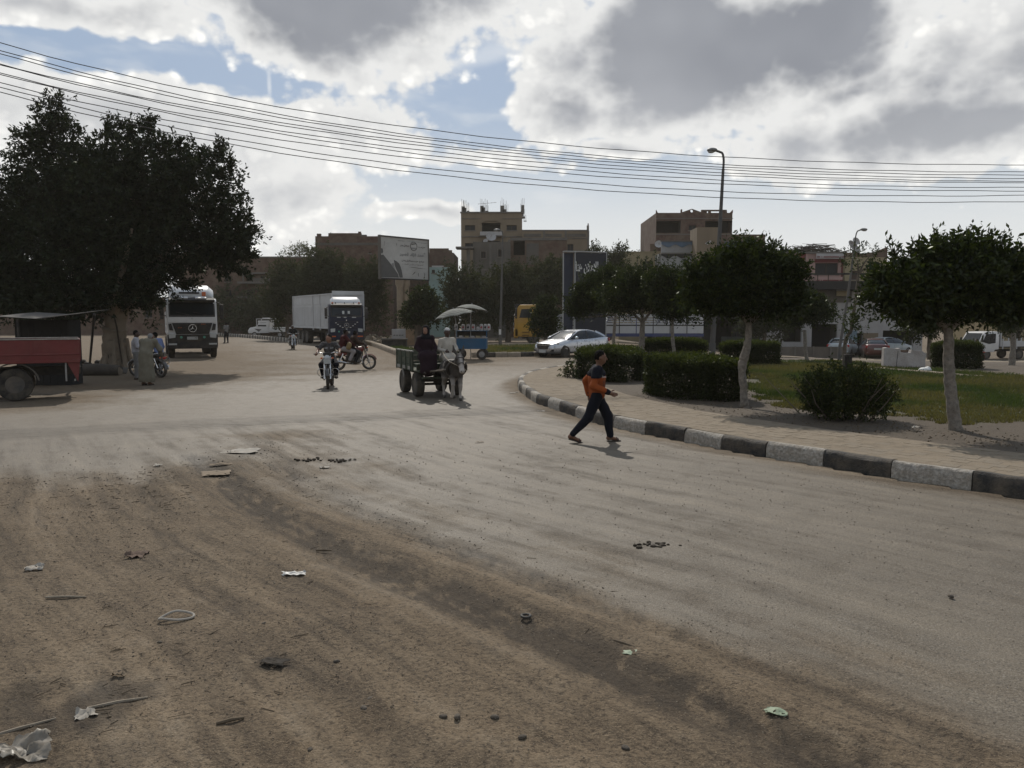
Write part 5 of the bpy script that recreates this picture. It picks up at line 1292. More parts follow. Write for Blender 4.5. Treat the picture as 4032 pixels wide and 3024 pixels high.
MB().box((-.38, -3.4, .85), (.12, 5.6, .26)).box((.38, -3.4, .85), (.12, 5.6, .26)).build('chassis', M_CHAS, nt_)
MB().cyl((1.0, -2.7, .75), (1.0, -2.0, .75), .28, None, 16).build('fuel_tank', M_RIM, nt_, True); MB().cyl((-1.0, -2.9, .75), (-1.0, -2.0, .75), .28, None, 16).build('fuel_tank', M_RIM, nt_, True)
tr = empty('trailer', (0, -3.6, 0), R(15), parent=nt_)
L_ = 10.6; y0 = 1.25; zb, zt = 1.28, 3.94
MB().box2((-1.23, y0 - L_, zb), (1.23, y0, zt)).build('box', M_WBOX, tr, bevel=.01)
for s_ in (-1, 1):
    for (a, e) in ((.05, .28), (.285, .455), (.46, .99)):   # steel side panels between posts
        ya, ye = y0 - L_ * a, y0 - L_ * e
        MB().box2((s_ * 1.232, ye + .05, zb + .18), (s_ * 1.255, ya - .05, zt - .85)).build('side_panel', M_WBOX, tr, bevel=.008)
        MB().box2((s_ * 1.232, ye + .05, zt - .75), (s_ * 1.25, ya - .05, zt - .16)).build('side_panel', M_WBOX, tr, bevel=.008)
        n_ = int((ya - ye) / .42)
        for i in range(n_): MB().box2((s_ * 1.256, ye + .2 + i * .42, zb + .25), (s_ * 1.275, ye + .26 + i * .42, zt - .95)).build('panel_rib', M_WBOX, tr)
    for a in (0.004, .283, .457, .996): MB().box((s_ * 1.25, y0 - L_ * a, (zb + zt) / 2 - .08), (.09, .12, zt - zb + .16)).build('corner_post', M_WBOX, tr)
    MB().box((s_ * 1.25, y0 - L_ / 2, zt - .03), (.07, L_, .10)).build('top_rail', M_WBOX, tr); MB().box((s_ * 1.25, y0 - L_ / 2, zb + .05), (.08, L_, .14)).build('bottom_rail', M_WBOX, tr)
MB().box((0, y0 + .02, zt + .05), (2.5, .08, .3)).build('header_board', M_WBOX, tr)
MB().box((-.45, y0 - L_ / 2, 1.08), (.14, L_ - .5, .32)).box((.45, y0 - L_ / 2, 1.08), (.14, L_ - .5, .32)).build('trailer_chassis', M_CHAS, tr)
for y in (-5.6, -6.8, -8.0):
    for x in (-1.0, 1.0): wheel(tr, (x, y, .52), .52, .5)
MB().box((0, -9.2, .75), (2.4, .06, .5)).build('mud_flap', M_BLK, tr)
# --- yellow truck with white stake trailer
p = hit(2027, 1357)
yt = empty('semi_truck', (p.x, p.y + 1.25, 0), R(90), 'yellow truck with long white stake-sided trailer behind the silver car', 'truck')
yc = truck_cab(yt, M_YEL, M_YEL, 'yellow')
MB().box((0, -.25, 3.16), (2.2, .5, .06)).build('roof_edge', M_BLK, yc)
for y in (-1.45, -4.4, -5.7):
    for x in (-1.05, 1.05): wheel(yt, (x, y, .52), .52, .34 if y > -2 else .5)
MB().box((-.38, -4.4, .85), (.12, 6.6, .24)).box((.38, -4.4, .85), (.12, 6.6, .24)).build('chassis', M_CHAS, yt)
M_BLUEB = mat('blue_trailer_beam', (.03, .045, .13), .6, .2, 3, dust=.25)
ty0, ty1 = -2.9, -14.85
MB().box2((-1.22, ty1, .70), (1.22, ty0, .82)).build('trailer_bed', M_BLUEB, yt)
for s_ in (-1, 1):
    MB().box((s_ * 1.2, (ty0 + ty1) / 2, .74), (.1, ty0 - ty1, .22)).build('trailer_beam', M_BLUEB, yt)
    for i in range(9):
        y = ty0 - (ty0 - ty1) * (i + .5) / 9; wv = (ty0 - ty1) / 9 - .06
        MB().box((s_ * 1.2, y, 1.18), (.05, wv, .58)).build('side_board', M_WBOX, yt)
        for j in range(4): MB().box((s_ * 1.2, y, 1.62 + j * .19), (.05, wv, .11)).build('side_slat', M_WBOX, yt)
        MB().box((s_ * 1.215, y + wv / 2 + .03, 1.5), (.06, .06, 1.42)).build('stake', M_BLUEB if i % 4 == 1 else M_BLK, yt)
        for q in (-1, 1): MB().bar((s_ * 1.24, y + q * .42, 1.56), (s_ * 1.24, y + q * .04, 2.28), .03, .12, Vector((1, 0, 0))).build('brace', M_BLUEB if i % 3 == 0 else M_WBOX, yt)
    MB().box((s_ * 1.215, (ty0 + ty1) / 2, 1.50), (.05, ty0 - ty1, .06)).build('side_rail', M_BLK, yt)
    MB().box((s_ * 1.2, (ty0 + ty1) / 2, 2.33), (.06, ty0 - ty1, .09)).build('top_rail', M_WBOX, yt)
for j in range(4): MB().box((0, ty0 - .1, 1.7 + j * .26), (2.4, .05, .13)).build('headboard_slat', M_WBOX, yt)
for j in range(4): MB().box((0, ty1 + .1, 1.0 + j * .36), (2.4, .05, .26)).build('tail_slat', M_WBOX, yt)
for y in (-11.2, -12.4):
    for x in (-1.0, 1.0): wheel(yt, (x, y, .42), .42, .4)

# --- sedans
def sedan(name, label, loc, rz, paint, group=None, sc=1.0, front=True):
    root = empty(name, loc, rz, label, 'car', group, sc=sc)
    st = [(2.30, .58, .50, .34), (2.24, .68, .66, .26), (2.10, .74, .79, .22), (1.75, .83, .865, .20), (1.30, .92, .885, .20), (.95, .985, .89, .20), (.2, .99, .90, .20), (-.6, 1.01, .90, .20), (-1.3, 1.06, .89, .20), (-1.8, 1.08, .87, .22), (-2.12, 1.06, .82, .26), (-2.26, .98, .72, .32), (-2.30, .86, .62, .40)]
    rings = []
    for (y, zt, hw, zb) in st:
        m = (zt + zb) / 2
        half = [(hw * .80, zb), (hw * .97, zb + .10), (hw, m - .02), (hw * .985, m + (zt - m) * .55), (hw * .93, zt - .045), (hw * .80, zt - .008), (hw * .4, zt + .012)]
        rings.append([(x, y, z) for x, z in half] + [(0, y, zt + .016)] + [(-x, y, z) for x, z in reversed(half)])
    body = MB().loft(rings).build('body', paint, root, True, angle=50)
    gh = [(1.12, .97, .74, .02), (.72, 1.17, .70, .1), (.28, 1.36, .61, .2), (-.15, 1.445, .585, .2), (-.75, 1.45, .575, .2), (-1.25, 1.38, .57, .2), (-1.65, 1.22, .61, .12), (-1.95, 1.06, .68, .02)]
    r2 = []
    for (y, zr, hr, _) in gh:
        zb = np.interp(y, [-1.95, -.6, 1.12], [1.05, .99, .955]); hb = np.interp(y, [-1.95, -1.2, .4, 1.12], [.74, .83, .83, .76])
        half = [(hb, zb), (hb * .35 + hr * .65 + .03, zb + (zr - zb) * .62), (hr, zr - .02), (hr * .7, zr)]
        r2.append([(x, y, z) for x, z in half] + [(-x, y, z) for x, z in reversed(half)])
    MB().loft(r2).build('glasshouse', M_WGLASS, root, True, angle=50)
    # roof skin and pillars in body colour, a little proud of the glass
    rr = []
    for (y, zr, hr, _) in gh[2:6]:
        e = .004; rr.append([(hr + .012, y, zr - .05), (hr * .86, y, zr + .008), (hr * .4, y, zr + .018), (-hr * .4, y, zr + .018), (-hr * .86, y, zr + .008), (-hr - .012, y, zr - .05), (-hr, y, zr - .06), (hr, y, zr - .06)])
    MB().loft(rr).build('roof', paint, root, True, angle=50)
    for s_ in (-1, 1):
        def strip(pts, w, nm, m): 
            mb = MB()
            for a, c in zip(pts[:-1], pts[1:]): mb.bar(a, c, w, .03, Vector((s_, 0, .3)))
            return mb.build(nm, m, root, bevel=.006)
        strip([(s_ * .79, 1.12, .975), (s_ * .715, .72, 1.17), (s_ * .62, .28, 1.35)], .055, 'front_pillar', paint)
        strip([(s_ * .60, -1.25, 1.36), (s_ * .655, -1.65, 1.215), (s_ * .72, -1.95, 1.07)], .12, 'rear_pillar', paint)
        strip([(s_ * .815, -.35, 1.0), (s_ * .70, -.40, 1.25), (s_ * .60, -.45, 1.42)], .07, 'door_pillar', M_BLK)
        for y in (1.42, -1.38):
            MB().lathe([(.37, -.02), (.375, .0), (.33, .012), (.05, .012)], (s_ * .860, y, .315), (s_, 0, 0), 26).build('wheel_arch', M_BLK, root, True)
            wheel(root, (s_ * .805, y, .31), .31, .205, M_RIM, spokes=7, rimr=.70)
        mi = MB().ell((s_ * 1.0, .72, 1.03), (.12, .07, .08)).build('mirror', paint, root, True)
        MB().bar((s_ * .82, .74, .98), (s_ * .95, .72, 1.0), .04, .04).build('mirror_arm', M_BLK, mi)
        MB().box((s_ * .905, -.15, .86), (.02, .18, .03)).box((s_ * .90, -1.05, .89), (.02, .18, .03)).build('door_handle', paint, root)
        for y in (.55, -.42, -1.25): MB().box((s_ * .893, y, .60), (.010, .007, .48)).build('door_gap', M_BLK, root)
        MB().box((s_ * .86, 0, .24), (.06, 2.1, .07)).build('sill', M_BLK, root, bevel=.01)
        # lamps
        MB().loft([[(s_ * x, y + o_, z) for x, y, z in ((.46, 2.215, .63), (.50, 2.185, .71), (.72, 2.035, .765), (.81, 1.90, .795), (.815, 1.93, .70), (.70, 2.10, .63))] for o_ in (-.05, .018)]).build('headlight', M_LAMP, root)
        MB().prism([(s_ * .40, .42), (s_ * .72, .44), (s_ * .70, .32), (s_ * .44, .30)], 'y', 2.05, 2.262).build('fog_lamp', M_BLK, root, bevel=.01)
        MB().prism([(s_ * .50, .99), (s_ * .82, .98), (s_ * .84, .80), (s_ * .55, .80)], 'y', -2.20, -2.255 if s_ else 0).build('tail_light', M_REDL, root, bevel=.01)
    MB().prism([(-.46, .64), (.46, .64), (.40, .47), (.25, .44), (-.25, .44), (-.40, .47)], 'y', 2.2, 2.318).build('grille', M_BLK, root, bevel=.01)
    MB().prism([(-.50, .735), (.50, .735), (.48, .68), (-.48, .68)], 'y', 2.15, 2.285).build('grille', M_BLK, root, bevel=.005)
    MB().box((0, 2.295, .655), (.98, .03, .03)).build('chrome_bar', M_CHROME, root)
    MB().box((0, 2.312, .658), (.17, .02, .045)).box((0, 2.312, .658), (.06, .022, .075)).build('emblem', M_CHROME, root)
    MB().box((0, 2.325, .33), (.50, .02, .15)).build('number_plate', M_PLATE, root); MB().box((0, -2.305, .72), (.50, .02, .14)).build('number_plate', M_PLATE, root)
    MB().box((0, 2.2, .225), (1.5, .2, .05)).build('bumper_lip', M_BLK, root, bevel=.02)
    MB().box((0, -2.24, .42), (1.5, .12, .14)).build('rear_bumper', paint, root, True, bevel=.04)
    # seats seen through the glass are left dark; wipers
    MB().bar((-.55, 1.10, 1.0), (-.05, .95, 1.09), .015, .012).build('wiper', M_BLK, root)
    return root
p = at(2252, 1400, 44.2); sedan('sedan', 'silver sedan stopped at the far side of the island', (p.x, p.y, gz(p.x, p.y)), R(133), M_SILV)
G2 = 'cars parked across the far road'
p = at(3438, 1405, 62); sedan('sedan', 'dark red sedan seen from behind, left of the broken white wall', (p.x, p.y, gz(p.x, p.y)), R(-17), M_REDC, G2)
p = at(3318, 1403, 64); sedan('sedan', 'pale silver sedan behind the low concrete wall', (p.x, p.y, gz(p.x, p.y)), R(-32), M_PALEC, G2)
p = at(3495, 1402, 66); sedan('sedan', 'pale blue sedan half hidden by the broken white wall', (p.x, p.y, gz(p.x, p.y)), R(-60), M_PALEC, G2)
# ------------------------------------------------------------------ far trees, billboards, lamps, cables, far kerbs
GF = 'dusty street trees beyond the road'
def far_tree(label, Ub, Vb, d, cls, n, leaf, lm, seed, r=.16, name='street_tree', per=10, twl=.6):
    b = at(Ub, Vb, d); b.z = gz(b.x, b.y)
    cl = clump_px(cls, b, d); tp = [(0, 0, -.1), rel(Ub, (Vb + cls[0][1]) / 2, d, b), rel(cls[0][0], cls[0][1], d, b)]
    return tree(name, label, 'tree', b, (tp, [r * 1.2, r, r * .5]), [([tp[1], rel(c[0], c[1], d, b)], [r * .5, .03]) for c in cls[1:4]], cl, n, per, leaf, lm, M_BARK_D, twl, seed, GF)
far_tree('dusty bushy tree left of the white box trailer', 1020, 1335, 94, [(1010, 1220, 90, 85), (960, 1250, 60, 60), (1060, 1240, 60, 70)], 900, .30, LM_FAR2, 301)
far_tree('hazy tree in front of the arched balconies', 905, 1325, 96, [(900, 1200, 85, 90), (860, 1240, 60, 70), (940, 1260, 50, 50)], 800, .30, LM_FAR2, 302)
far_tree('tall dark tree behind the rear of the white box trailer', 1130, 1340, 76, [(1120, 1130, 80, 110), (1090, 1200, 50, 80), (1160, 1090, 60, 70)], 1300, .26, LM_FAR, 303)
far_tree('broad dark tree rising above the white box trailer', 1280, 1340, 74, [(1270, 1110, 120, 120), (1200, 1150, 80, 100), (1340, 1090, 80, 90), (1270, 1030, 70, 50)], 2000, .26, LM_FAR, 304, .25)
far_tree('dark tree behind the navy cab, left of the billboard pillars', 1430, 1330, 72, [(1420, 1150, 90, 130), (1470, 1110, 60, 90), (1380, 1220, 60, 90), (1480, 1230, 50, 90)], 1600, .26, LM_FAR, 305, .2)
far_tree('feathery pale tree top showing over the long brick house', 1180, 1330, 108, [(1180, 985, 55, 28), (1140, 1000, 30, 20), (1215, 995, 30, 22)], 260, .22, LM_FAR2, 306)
far_tree('leafy green tree in front of the billboard pillars', 1640, 1340, 57, [(1660, 1210, 70, 60), (1620, 1250, 50, 40), (1700, 1230, 50, 55), (1670, 1160, 45, 30)], 1300, .20, LM_SMALL, 307, .12, twl=.45)
far_tree('dark tree behind the vendor cart umbrellas', 1850, 1335, 68, [(1850, 1160, 100, 110), (1790, 1130, 60, 80), (1900, 1210, 70, 80), (1790, 1230, 60, 70)], 1500, .26, LM_FAR, 308, .2)
far_tree('wide dark tree below the grey cement house', 2000, 1335, 70, [(2000, 1150, 110, 100), (1950, 1230, 80, 80), (2060, 1190, 80, 90), (2010, 1075, 70, 40)], 1700, .26, LM_FAR, 309, .22)
far_tree('dark tree left of the dark billboard', 2150, 1335, 72, [(2140, 1110, 90, 90), (2190, 1180, 60, 100), (2100, 1170, 60, 90), (2180, 1060, 50, 50)], 1500, .26, LM_FAR, 310, .2)
far_tree('small dark tree in front of the yellow truck', 2150, 1368, 50, [(2145, 1250, 48, 60), (2120, 1290, 35, 35), (2170, 1290, 35, 40), (2150, 1200, 30, 30)], 800, .18, LM_SMALL, 311, .1, twl=.4)
far_tree('tree top behind the right edge of the dark billboard', 2400, 1330, 79, [(2410, 1030, 60, 40), (2345, 1000, 25, 35), (2440, 990, 25, 22), (2400, 1080, 60, 60)], 900, .26, LM_FAR, 312, .2)
far_tree('dark tree above the trailer, left of the tall lamp post', 2700, 1340, 70, [(2700, 1180, 80, 90), (2620, 1150, 60, 70), (2760, 1220, 50, 70)], 900, .28, LM_FAR, 313, .2)
far_tree('dark tree right of the tall lamp post in front of the shed', 3010, 1360, 66, [(3010, 1230, 70, 80), (2960, 1280, 50, 60), (3060, 1290, 40, 60)], 900, .26, LM_FAR, 314, .15)
far_tree('tree beyond the far road behind the square hedge', 3660, 1400, 57, [(3650, 1260, 90, 70), (3720, 1230, 70, 80), (3600, 1290, 60, 50)], 1000, .22, LM_SMALL, 315, .15)
far_tree('leafy tree at the far right behind the flatbed truck', 4010, 1400, 64, [(4010, 1250, 80, 80), (4080, 1200, 80, 90), (3950, 1280, 50, 50)], 1000, .22, LM_FAR, 316, .15)
B = Bld('dark_shed', 'long dark open shed behind the hedges, right of the white trailer', 2765, 3075, 1225, 70, M_DARKS, 6, holes=[(2800, 1260, 2900, 1390, 'open'), (2920, 1260, 3050, 1390, 'open')])
B.band(2840, 1325, 2990, 1380, mat('grey_green_wall', (.05, .056, .052), .9), 'low_wall', .3, -.1)
B = Bld('brick_house', 'dark house wall behind the old ficus tree and the kiosk', -500, 690, 1170, 98, M_BRICK2, 8, holes=[(300, 1215, 330, 1250), (400, 1215, 430, 1250), (560, 1215, 590, 1250)])
B = Bld('brick_house', 'low dark brick wall seen between the billboard pillars', 1540, 1705, 1075, 92, M_BRICK2, 5)
# election billboard
a = at(1500, 1093, 66); c = at(1686, 1104, 69.7)
bb = empty('billboard', (a.x, a.y, 0), math.atan2(c.y - a.y, c.x - a.x), 'faded election billboard on two stone pillars, showing a dark suit', 'billboard')
BW = math.hypot(c.x - a.x, c.y - a.y); zb, zt = a.z, at(1503, 930, 66).z; BH = zt - zb
M_BBW = mat('faded_billboard_vinyl', (.46, .44, .40), .7, .12, 1.2, dust=.3)
M_BBG = mat('faded_suit_print', (.10, .096, .09), .8, .15, 2); M_BBF = mat('faded_grey_print', (.24, .235, .22), .8, .2, 3)
panel = MB().box2((0, 0, zb), (BW, .12, zt)).build('panel', M_BBW, bb)
for (x0, z0, x1, z1) in ((-.12, zb - .1, 0, zt + .12), (BW, zb - .1, BW + .1, zt + .1)): MB().box2((x0, -.06, z0), (x1, .2, z1)).build('frame', M_GREYW, bb)
MB().box2((0, -.06, zt), (BW, .2, zt + .1)).build('frame', M_BLK, bb); MB().box2((0, -.06, zb - .1), (BW, .2, zb)).build('frame', M_BLK, bb)
def BX(px, py): # crop pixels of the panel -> local
    return ((px - 185) / 1430 * BW, zt - (py - (160 + (px - 185) / 1430 * 140)) / (1290 - (px - 185) / 1430 * 50) * BH)
def shape(pts, m, name, lay=0): return MB().prism([BX(*q) for q in pts], 'y', -.006 - .003 * lay, -.0015).build(name, m, panel)
shape([(190, 740), (260, 730), (340, 840), (480, 1030), (600, 1210), (680, 1340), (710, 1460), (190, 1440)], M_BBG, 'suit_print')
shape([(565, 895), (640, 940), (720, 1010), (770, 1130), (800, 1260), (830, 1460), (730, 1460), (690, 1320), (620, 1160), (585, 1060)], M_BBG, 'suit_print')
shape([(490, 1020), (555, 985), (570, 1050), (590, 1180), (560, 1190)], M_BBF, 'shirt_print'); shape([(200, 530), (245, 545), (260, 640), (235, 700), (200, 690)], M_BBG, 'head_print')
shape([(300, 300), (312, 330), (295, 470), (285, 460)], M_BBF, 'scratch'); shape([(645, 380), (655, 380), (657, 450), (648, 450)], M_BBG, 'scratch')
shape([(690, 292), (890, 312), (890, 320), (690, 302)], M_INK, 'rule'); shape([(1395, 372), (1590, 385), (1590, 392), (1395, 380)], M_INK, 'rule'); shape([(990, 1128), (1150, 1138), (1400, 1180), (1610, 1205), (1400, 1192), (1150, 1150)], M_INK, 'swoosh')
def bt(body, px, py, w, h, m, nm='lettering', bold=.0):
    x, z = BX(px, py); o = text_obj(nm, arabic(body), m, panel, (x, -.012, z), w / 1430 * BW, h / 1290 * BH, (R(90), 0, 0), bold); return o
bt('انتخابات مجلس النواب', 1155, 335, 440, 40, M_BBG); bt('حزب', 1425, 520, 220, 60, M_INK, bold=.02); bt('مستقبل وطن', 895, 455, 270, 75, M_INK, bold=.02)
bt('أحمد فؤاد قصير', 1150, 740, 830, 170, M_BBF, bold=.05); bt('مرشح حزب مستقبل وطن', 1140, 950, 690, 90, M_INK, bold=.02); bt('لعضوية مجلس النواب', 1140, 1055, 640, 60, M_BBG)
for q, px in (('(', 1310), (')', 1495)): x, z = BX(px, 1380); text_obj('lettering', q, M_INK, panel, (x, -.012, z), 35 / 1430 * BW, 125 / 1290 * BH)
shape([(1095, 1400), (1180, 1300), (1222, 1272), (1190, 1330)], M_BBG, 'symbol')
x, z = BX(1168, 480); e = MB().torus((x, -.01, z), .36, .025, (0, 1, 0), 28, 6); e.build('emblem_ring', M_BBG, panel); MB().prism([(x - .25, z + .12), (x + .28, z + .2), (x + .26, z + .27), (x - .22, z + .2)], 'y', -.012, -.002).build('emblem_mark', M_INK, panel); MB().prism([(x - .22, z - .25), (x + .22, z - .25), (x + .3, z - .1), (x - .3, z - .1)], 'y', -.012, -.002).build('emblem_mark', M_BBF, panel)
for (U, rr) in ((1570, .3), (1612, .3)):
    q = at(U, 1200, 68.0); l = bb.matrix_basis.inverted() @ Vector((q.x, q.y, 0))
    MB().lathe([(rr * 1.25, 0), (rr * 1.25, .35), (rr, .45), (rr * .93, zb - .75), (rr * 1.15, zb - .55), (rr * 1.3, zb - .45), (rr * 1.3, zb - .11)], (l.x, .35, 0), (0, 0, 1), 16).build('pillar', mat('sandstone_pillar', (.30, .235, .165), .9, .25, 2, .5), bb, True)
# plinth wall with notices and planter at the foot of the pillars
p = at(1592, 1300, 61); lw = empty('plinth_wall', (p.x, p.y, 0), R(8), 'short plastered wall half white half ochre below the billboard', 'wall')
MB().box2((-.95, 0, 0), (.1, .3, 1.25)).build('wall', M_WHITEP, lw, bevel=.02); MB().box2((.102, 0, 0), (1.0, .3, 1.2)).build('wall', mat('ochre_plaster', (.26, .17, .10), .9, .3, 2), lw, bevel=.02)
for i in range(4): MB().box((-.75 + i * .2, -.012, .78), (.14, .01, .06)).build('painted_word', M_BBG, lw)
pl_ = empty('planter', (p.x - .4, p.y - 2.4, 0), R(4), 'dark stone planter in front of the short plastered wall', 'planter')
MB().box2((-.9, -.4, 0), (.9, .4, .5)).build('box', M_CHAS, pl_, bevel=.03); MB().box2((-.95, -.45, .5), (.95, .45, .58)).build('rim', M_GREYW, pl_, bevel=.01)
# dark advertising board
a = at(2266, 995, 57); 
ab = empty('advertising_board', (a.x, a.y, 0), R(16), 'dark blue advertising board with white Arabic lettering', 'billboard')
AW = (2390 - 2266) / F * 57 / math.cos(R(16)); zt = a.z; M_DKB = mat('dark_blue_board', (.012, .014, .022), .6, .2, 2)
apn = MB().box2((0, 0, zt - 6.2), (AW, .15, zt)).build('panel', M_DKB, ab)
MB().box2((-.76, .30, zt - 6.2), (-.06, .42, zt - .02)).build('side_panel', mat('blue_board_return', (.016, .022, .042), .6, .2, 2), ab)
M_EDGE = mat('aluminium_edge', (.34, .34, .33), .5, .15, 4, dust=.2)
for x in (-.05, AW): MB().box2((x, -.03, zt - 6.3), (x + .06, .18, zt + .05)).build('edge_trim', M_EDGE, ab)
MB().box2((-.80, .28, zt - 6.3), (-.762, .44, zt)).build('edge_trim', M_EDGE, ab); MB().box2((-.80, -.03, zt + .05), (AW + .06, .45, zt + .12)).build('top_trim', M_EDGE, ab)
text_obj('lettering', arabic('للاعلان هنا'), M_STICK, apn, (.88, -.008, zt - 1.05), 1.72, .92, (R(90), 0, 0), .035)
for x in (.2, AW - .3): MB().box2((x, .03, 0), (x + .12, .14, zt - 6.2)).build('leg', M_CHAS, ab)
# street lamps
M_POLE = mat('grey_lamp_pole', (.085, .082, .078), .7, .2, 3, dust=.3); M_LHEAD = mat('lamp_head_grey', (.20, .20, .195), .5, .15, 4, dust=.3)
def lamp_post(label, base, top, arm, r=.09, head=.55, second=False):
    root = empty('street_lamp', base, 0, label, 'street lamp', 'street lamps'); t = Vector(top) - Vector(base); s = 1 if arm > 0 else -1
    MB().tube([(0, 0, -.1), (0, 0, 1.0)], [r * 1.6, r * 1.45], 12).build('base', M_POLE, root, True)
    MB().tube([(0, 0, .95), t * .5, t * .93], [r * 1.2, r, r * .62], 12).build('pole', M_POLE, root, True)
    a0 = t * .92; mb = MB().tube(spline([a0, t * .97, t + Vector((arm * .2, 0, .0)), t + Vector((arm * .55, 0, .06)), t + Vector((arm, 0, .10))], 5), r * .5, 8); ar = mb.build('arm', M_POLE, root, True)
    hd = t + Vector((arm, 0, .11)); L2 = head * s
    MB().ell(hd + Vector((L2 * .45, 0, .02)), (abs(L2) * .55, .14, .085), 14, 8).build('lamp_head', M_LHEAD, root, True)
    MB().ell(hd + Vector((L2 * .55, 0, -.035)), (abs(L2) * .36, .10, .06), 12, 6).build('glass', M_LAMP, root, True)
    return root
b_ = at(2803, 1455, 30); b_.z = .17; lamp_post('tall grey street lamp standing on the island, arm pointing left', b_, at(2851, 605, 30), -.28, .085, .36)
b_ = at(3305, 1402, 49); b_.z = gz(b_.x, b_.y); l2 = lamp_post('shorter leaning street lamp before the yellow house, head pointing right', b_, at(3372, 912, 49), .25, .075, .42)
b_ = at(1970, 1345, 60); b_.z = 0; l3 = lamp_post('slim street lamp before the grey cement house, head pointing left', b_, at(1980, 912, 60), -.25, .08, .42)
MB().box((-.02, -.13, 1.05), (.18, .02, .4)).build('notice', M_STICK, l3)
# overhead cables
M_CAB = mat('black_cable', (.02, .02, .021), .7, .1, 5)
names = ['topmost overhead cable, a single thin line', 'second overhead cable from the top', 'third overhead cable from the top', 'fourth overhead cable from the top', 'fifth overhead cable from the top', 'fifth overhead cable from the bottom', 'fourth overhead cable from the bottom', 'third overhead cable from the bottom', 'second overhead cable from the bottom', 'lowest overhead cable of the bundle']
vs = [(169, 550, 649), (198, 580, 677), (212, 590, 689), (252, 603, 703), (256, 614, 714), (288, 630, 719), (292, 647, 738), (326, 664, 752), (342, 697, 769), (363, 720, 794)]
for nm, (v0, v1, v2) in zip(names, vs):
    pts = []
    A_, B_, C_ = at(0, v0, 22), at(2016, v1, 26), at(4032, v2, 30)
    for i in range(61):
        t = -.35 + 1.7 * i / 60   # parameter along U
        q = A_ * ((t - .5) * (t - 1) / .5) + B_ * (t * (t - 1) / -.25) + C_ * (t * (t - .5) / .5)
        pts.append(q + Vector((0, 0, .012 * math.sin(i * 1.7 + v0))))
    o = tag(MB().tube(pts, .0125, 5).build('overhead_cable', M_CAB, None, True), nm + ' crossing the sky', 'cable', 'overhead cables')
for i, (v0, v1) in enumerate(((660, 690), (725, 738))):
    A_, B_ = at(-60, v0 - 8, 30), at(330, v1 + 110, 38)
    tag(MB().tube([A_, (A_ + B_) / 2 - Vector((0, 0, .1)), B_], .014, 5).build('overhead_cable', M_CAB, None, True), ('upper' if i == 0 else 'lower') + ' of two short cables entering the old ficus at the left edge', 'cable', 'service cables')
# far kerbs
fk = tag(empty('far_kerb'), kind='structure')
kerb_run(fk, [gp(760, 1316), gp(870, 1322), gp(1000, 1333), gp(1130, 1346), gp(1180, 1353)], False, .5, .25, .34, [M_KW, M_KB], inward=1, gap=.01)
rk = tag(empty('stone_kerb'), kind='structure')
kerb_run(rk, [gp(1430, 1352), gp(1490, 1372), gp(1560, 1400), gp(1620, 1418), gp(1720, 1425)], False, .62, .3, .30, [M_KC], inward=1, gap=.02)
kerb_run(rk, [gp(1860, 1408), gp(1980, 1406), gp(2100, 1404), gp(2240, 1398)], False, .7, .3, .26, [M_KC, M_KB, M_KC], inward=1, gap=.015)
kerb_run(rk, [gp(1880, 1362), gp(2000, 1360), gp(2140, 1358), gp(2300, 1356)], False, 1.2, .2, .16, [M_KC], inward=1, gap=.01)
GP1 = [gp(*p) for p in [(1500, 1372), (1600, 1366), (1720, 1390), (1720, 1420), (1600, 1408)]]; GP2 = [gp(*p) for p in [(1900, 1366), (2240, 1360), (2240, 1398), (1880, 1404)]]
grass('strip of weedy grass behind the stone kerb beside the donkey cart', GP1, 9000, 15, .07, .03, -.1); grass('grass verge behind the vendor cart and silver car', GP2, 14000, 16, .07, .03, 0.05)
# rubble heap beyond the stone kerb
g = np.random.default_rng(4); V_ = []; mb = MB()
for i in range(260):
    U = g.uniform(1430, 1570); V = g.uniform(1318, 1358); p = hit(U, V); s = abs(g.normal(.08, .07)) + .03
    mb.box((p.x, p.y, s * .4 + max(0, .35 - abs(U - 1480) / 200) * g.uniform(0, .8)), (s * 1.5, s, s * .8), tuple(g.uniform(0, 3, 3)))
tag(mb.build('rubble', M_KC, None), 'heap of broken masonry beyond the stone kerb, right of the navy truck', 'rubble', kind='stuff')
# broken white wall on the island
b_ = island_base(3556, 1452); k_ = F / b_.y; ww = empty('broken_wall', b_, R(-6), 'short broken whitewashed wall with a notch in its top', 'wall')
w_, h_ = 158 / k_, 84 / k_; M_WW = mat('rough_whitewash', (.42, .385, .36), .9, .25, 3, .9, 20, dust=.4)
top = [(-w_ / 2, h_ * .98), (-w_ * .42, h_ * 1.0), (-w_ * .2, h_ * .95), (-w_ * .115, h_ * .97), (-w_ * .105, h_ * .79), (w_ * .0, h_ * .75), (w_ * .14, h_ * .77), (w_ * .15, h_ * .9), (w_ * .3, h_ * .86), (w_ * .42, h_ * .84), (w_ * .46, h_ * .75), (w_ * .5, h_ * .72), (w_ * .49, h_ * .4), (w_ * .5, -.05)]
MB().prism([(-w_ / 2, -.05)] + top, 'y', -.14, .14).build('wall', M_WW, ww, bevel=.012); MB().box((-w_ * .02, .02, h_ * .82), (w_ * .2, .2, h_ * .12)).build('brick', M_BRICK, ww); MB().tube([(-w_ * .2, -.147, h_ * .1), (-w_ * .19, -.147, h_ * .4), (-w_ * .17, -.147, h_ * .85)], .008, 4).build('crack', M_INK, ww)
b_ = island_base(3642, 1467); sk = sdf_obj('plastic_sack', [('e', (0, 0, .09), (.22, .15, .10)), ('e', (.1, .02, .13), (.10, .1, .09)), ('e', (-.12, 0, .07), (.12, .1, .07))], M_STICK, None, .02, .05, .012, 22); sk.location = b_; tag(sk, 'crumpled white sack lying before the broken white wall', 'sack')
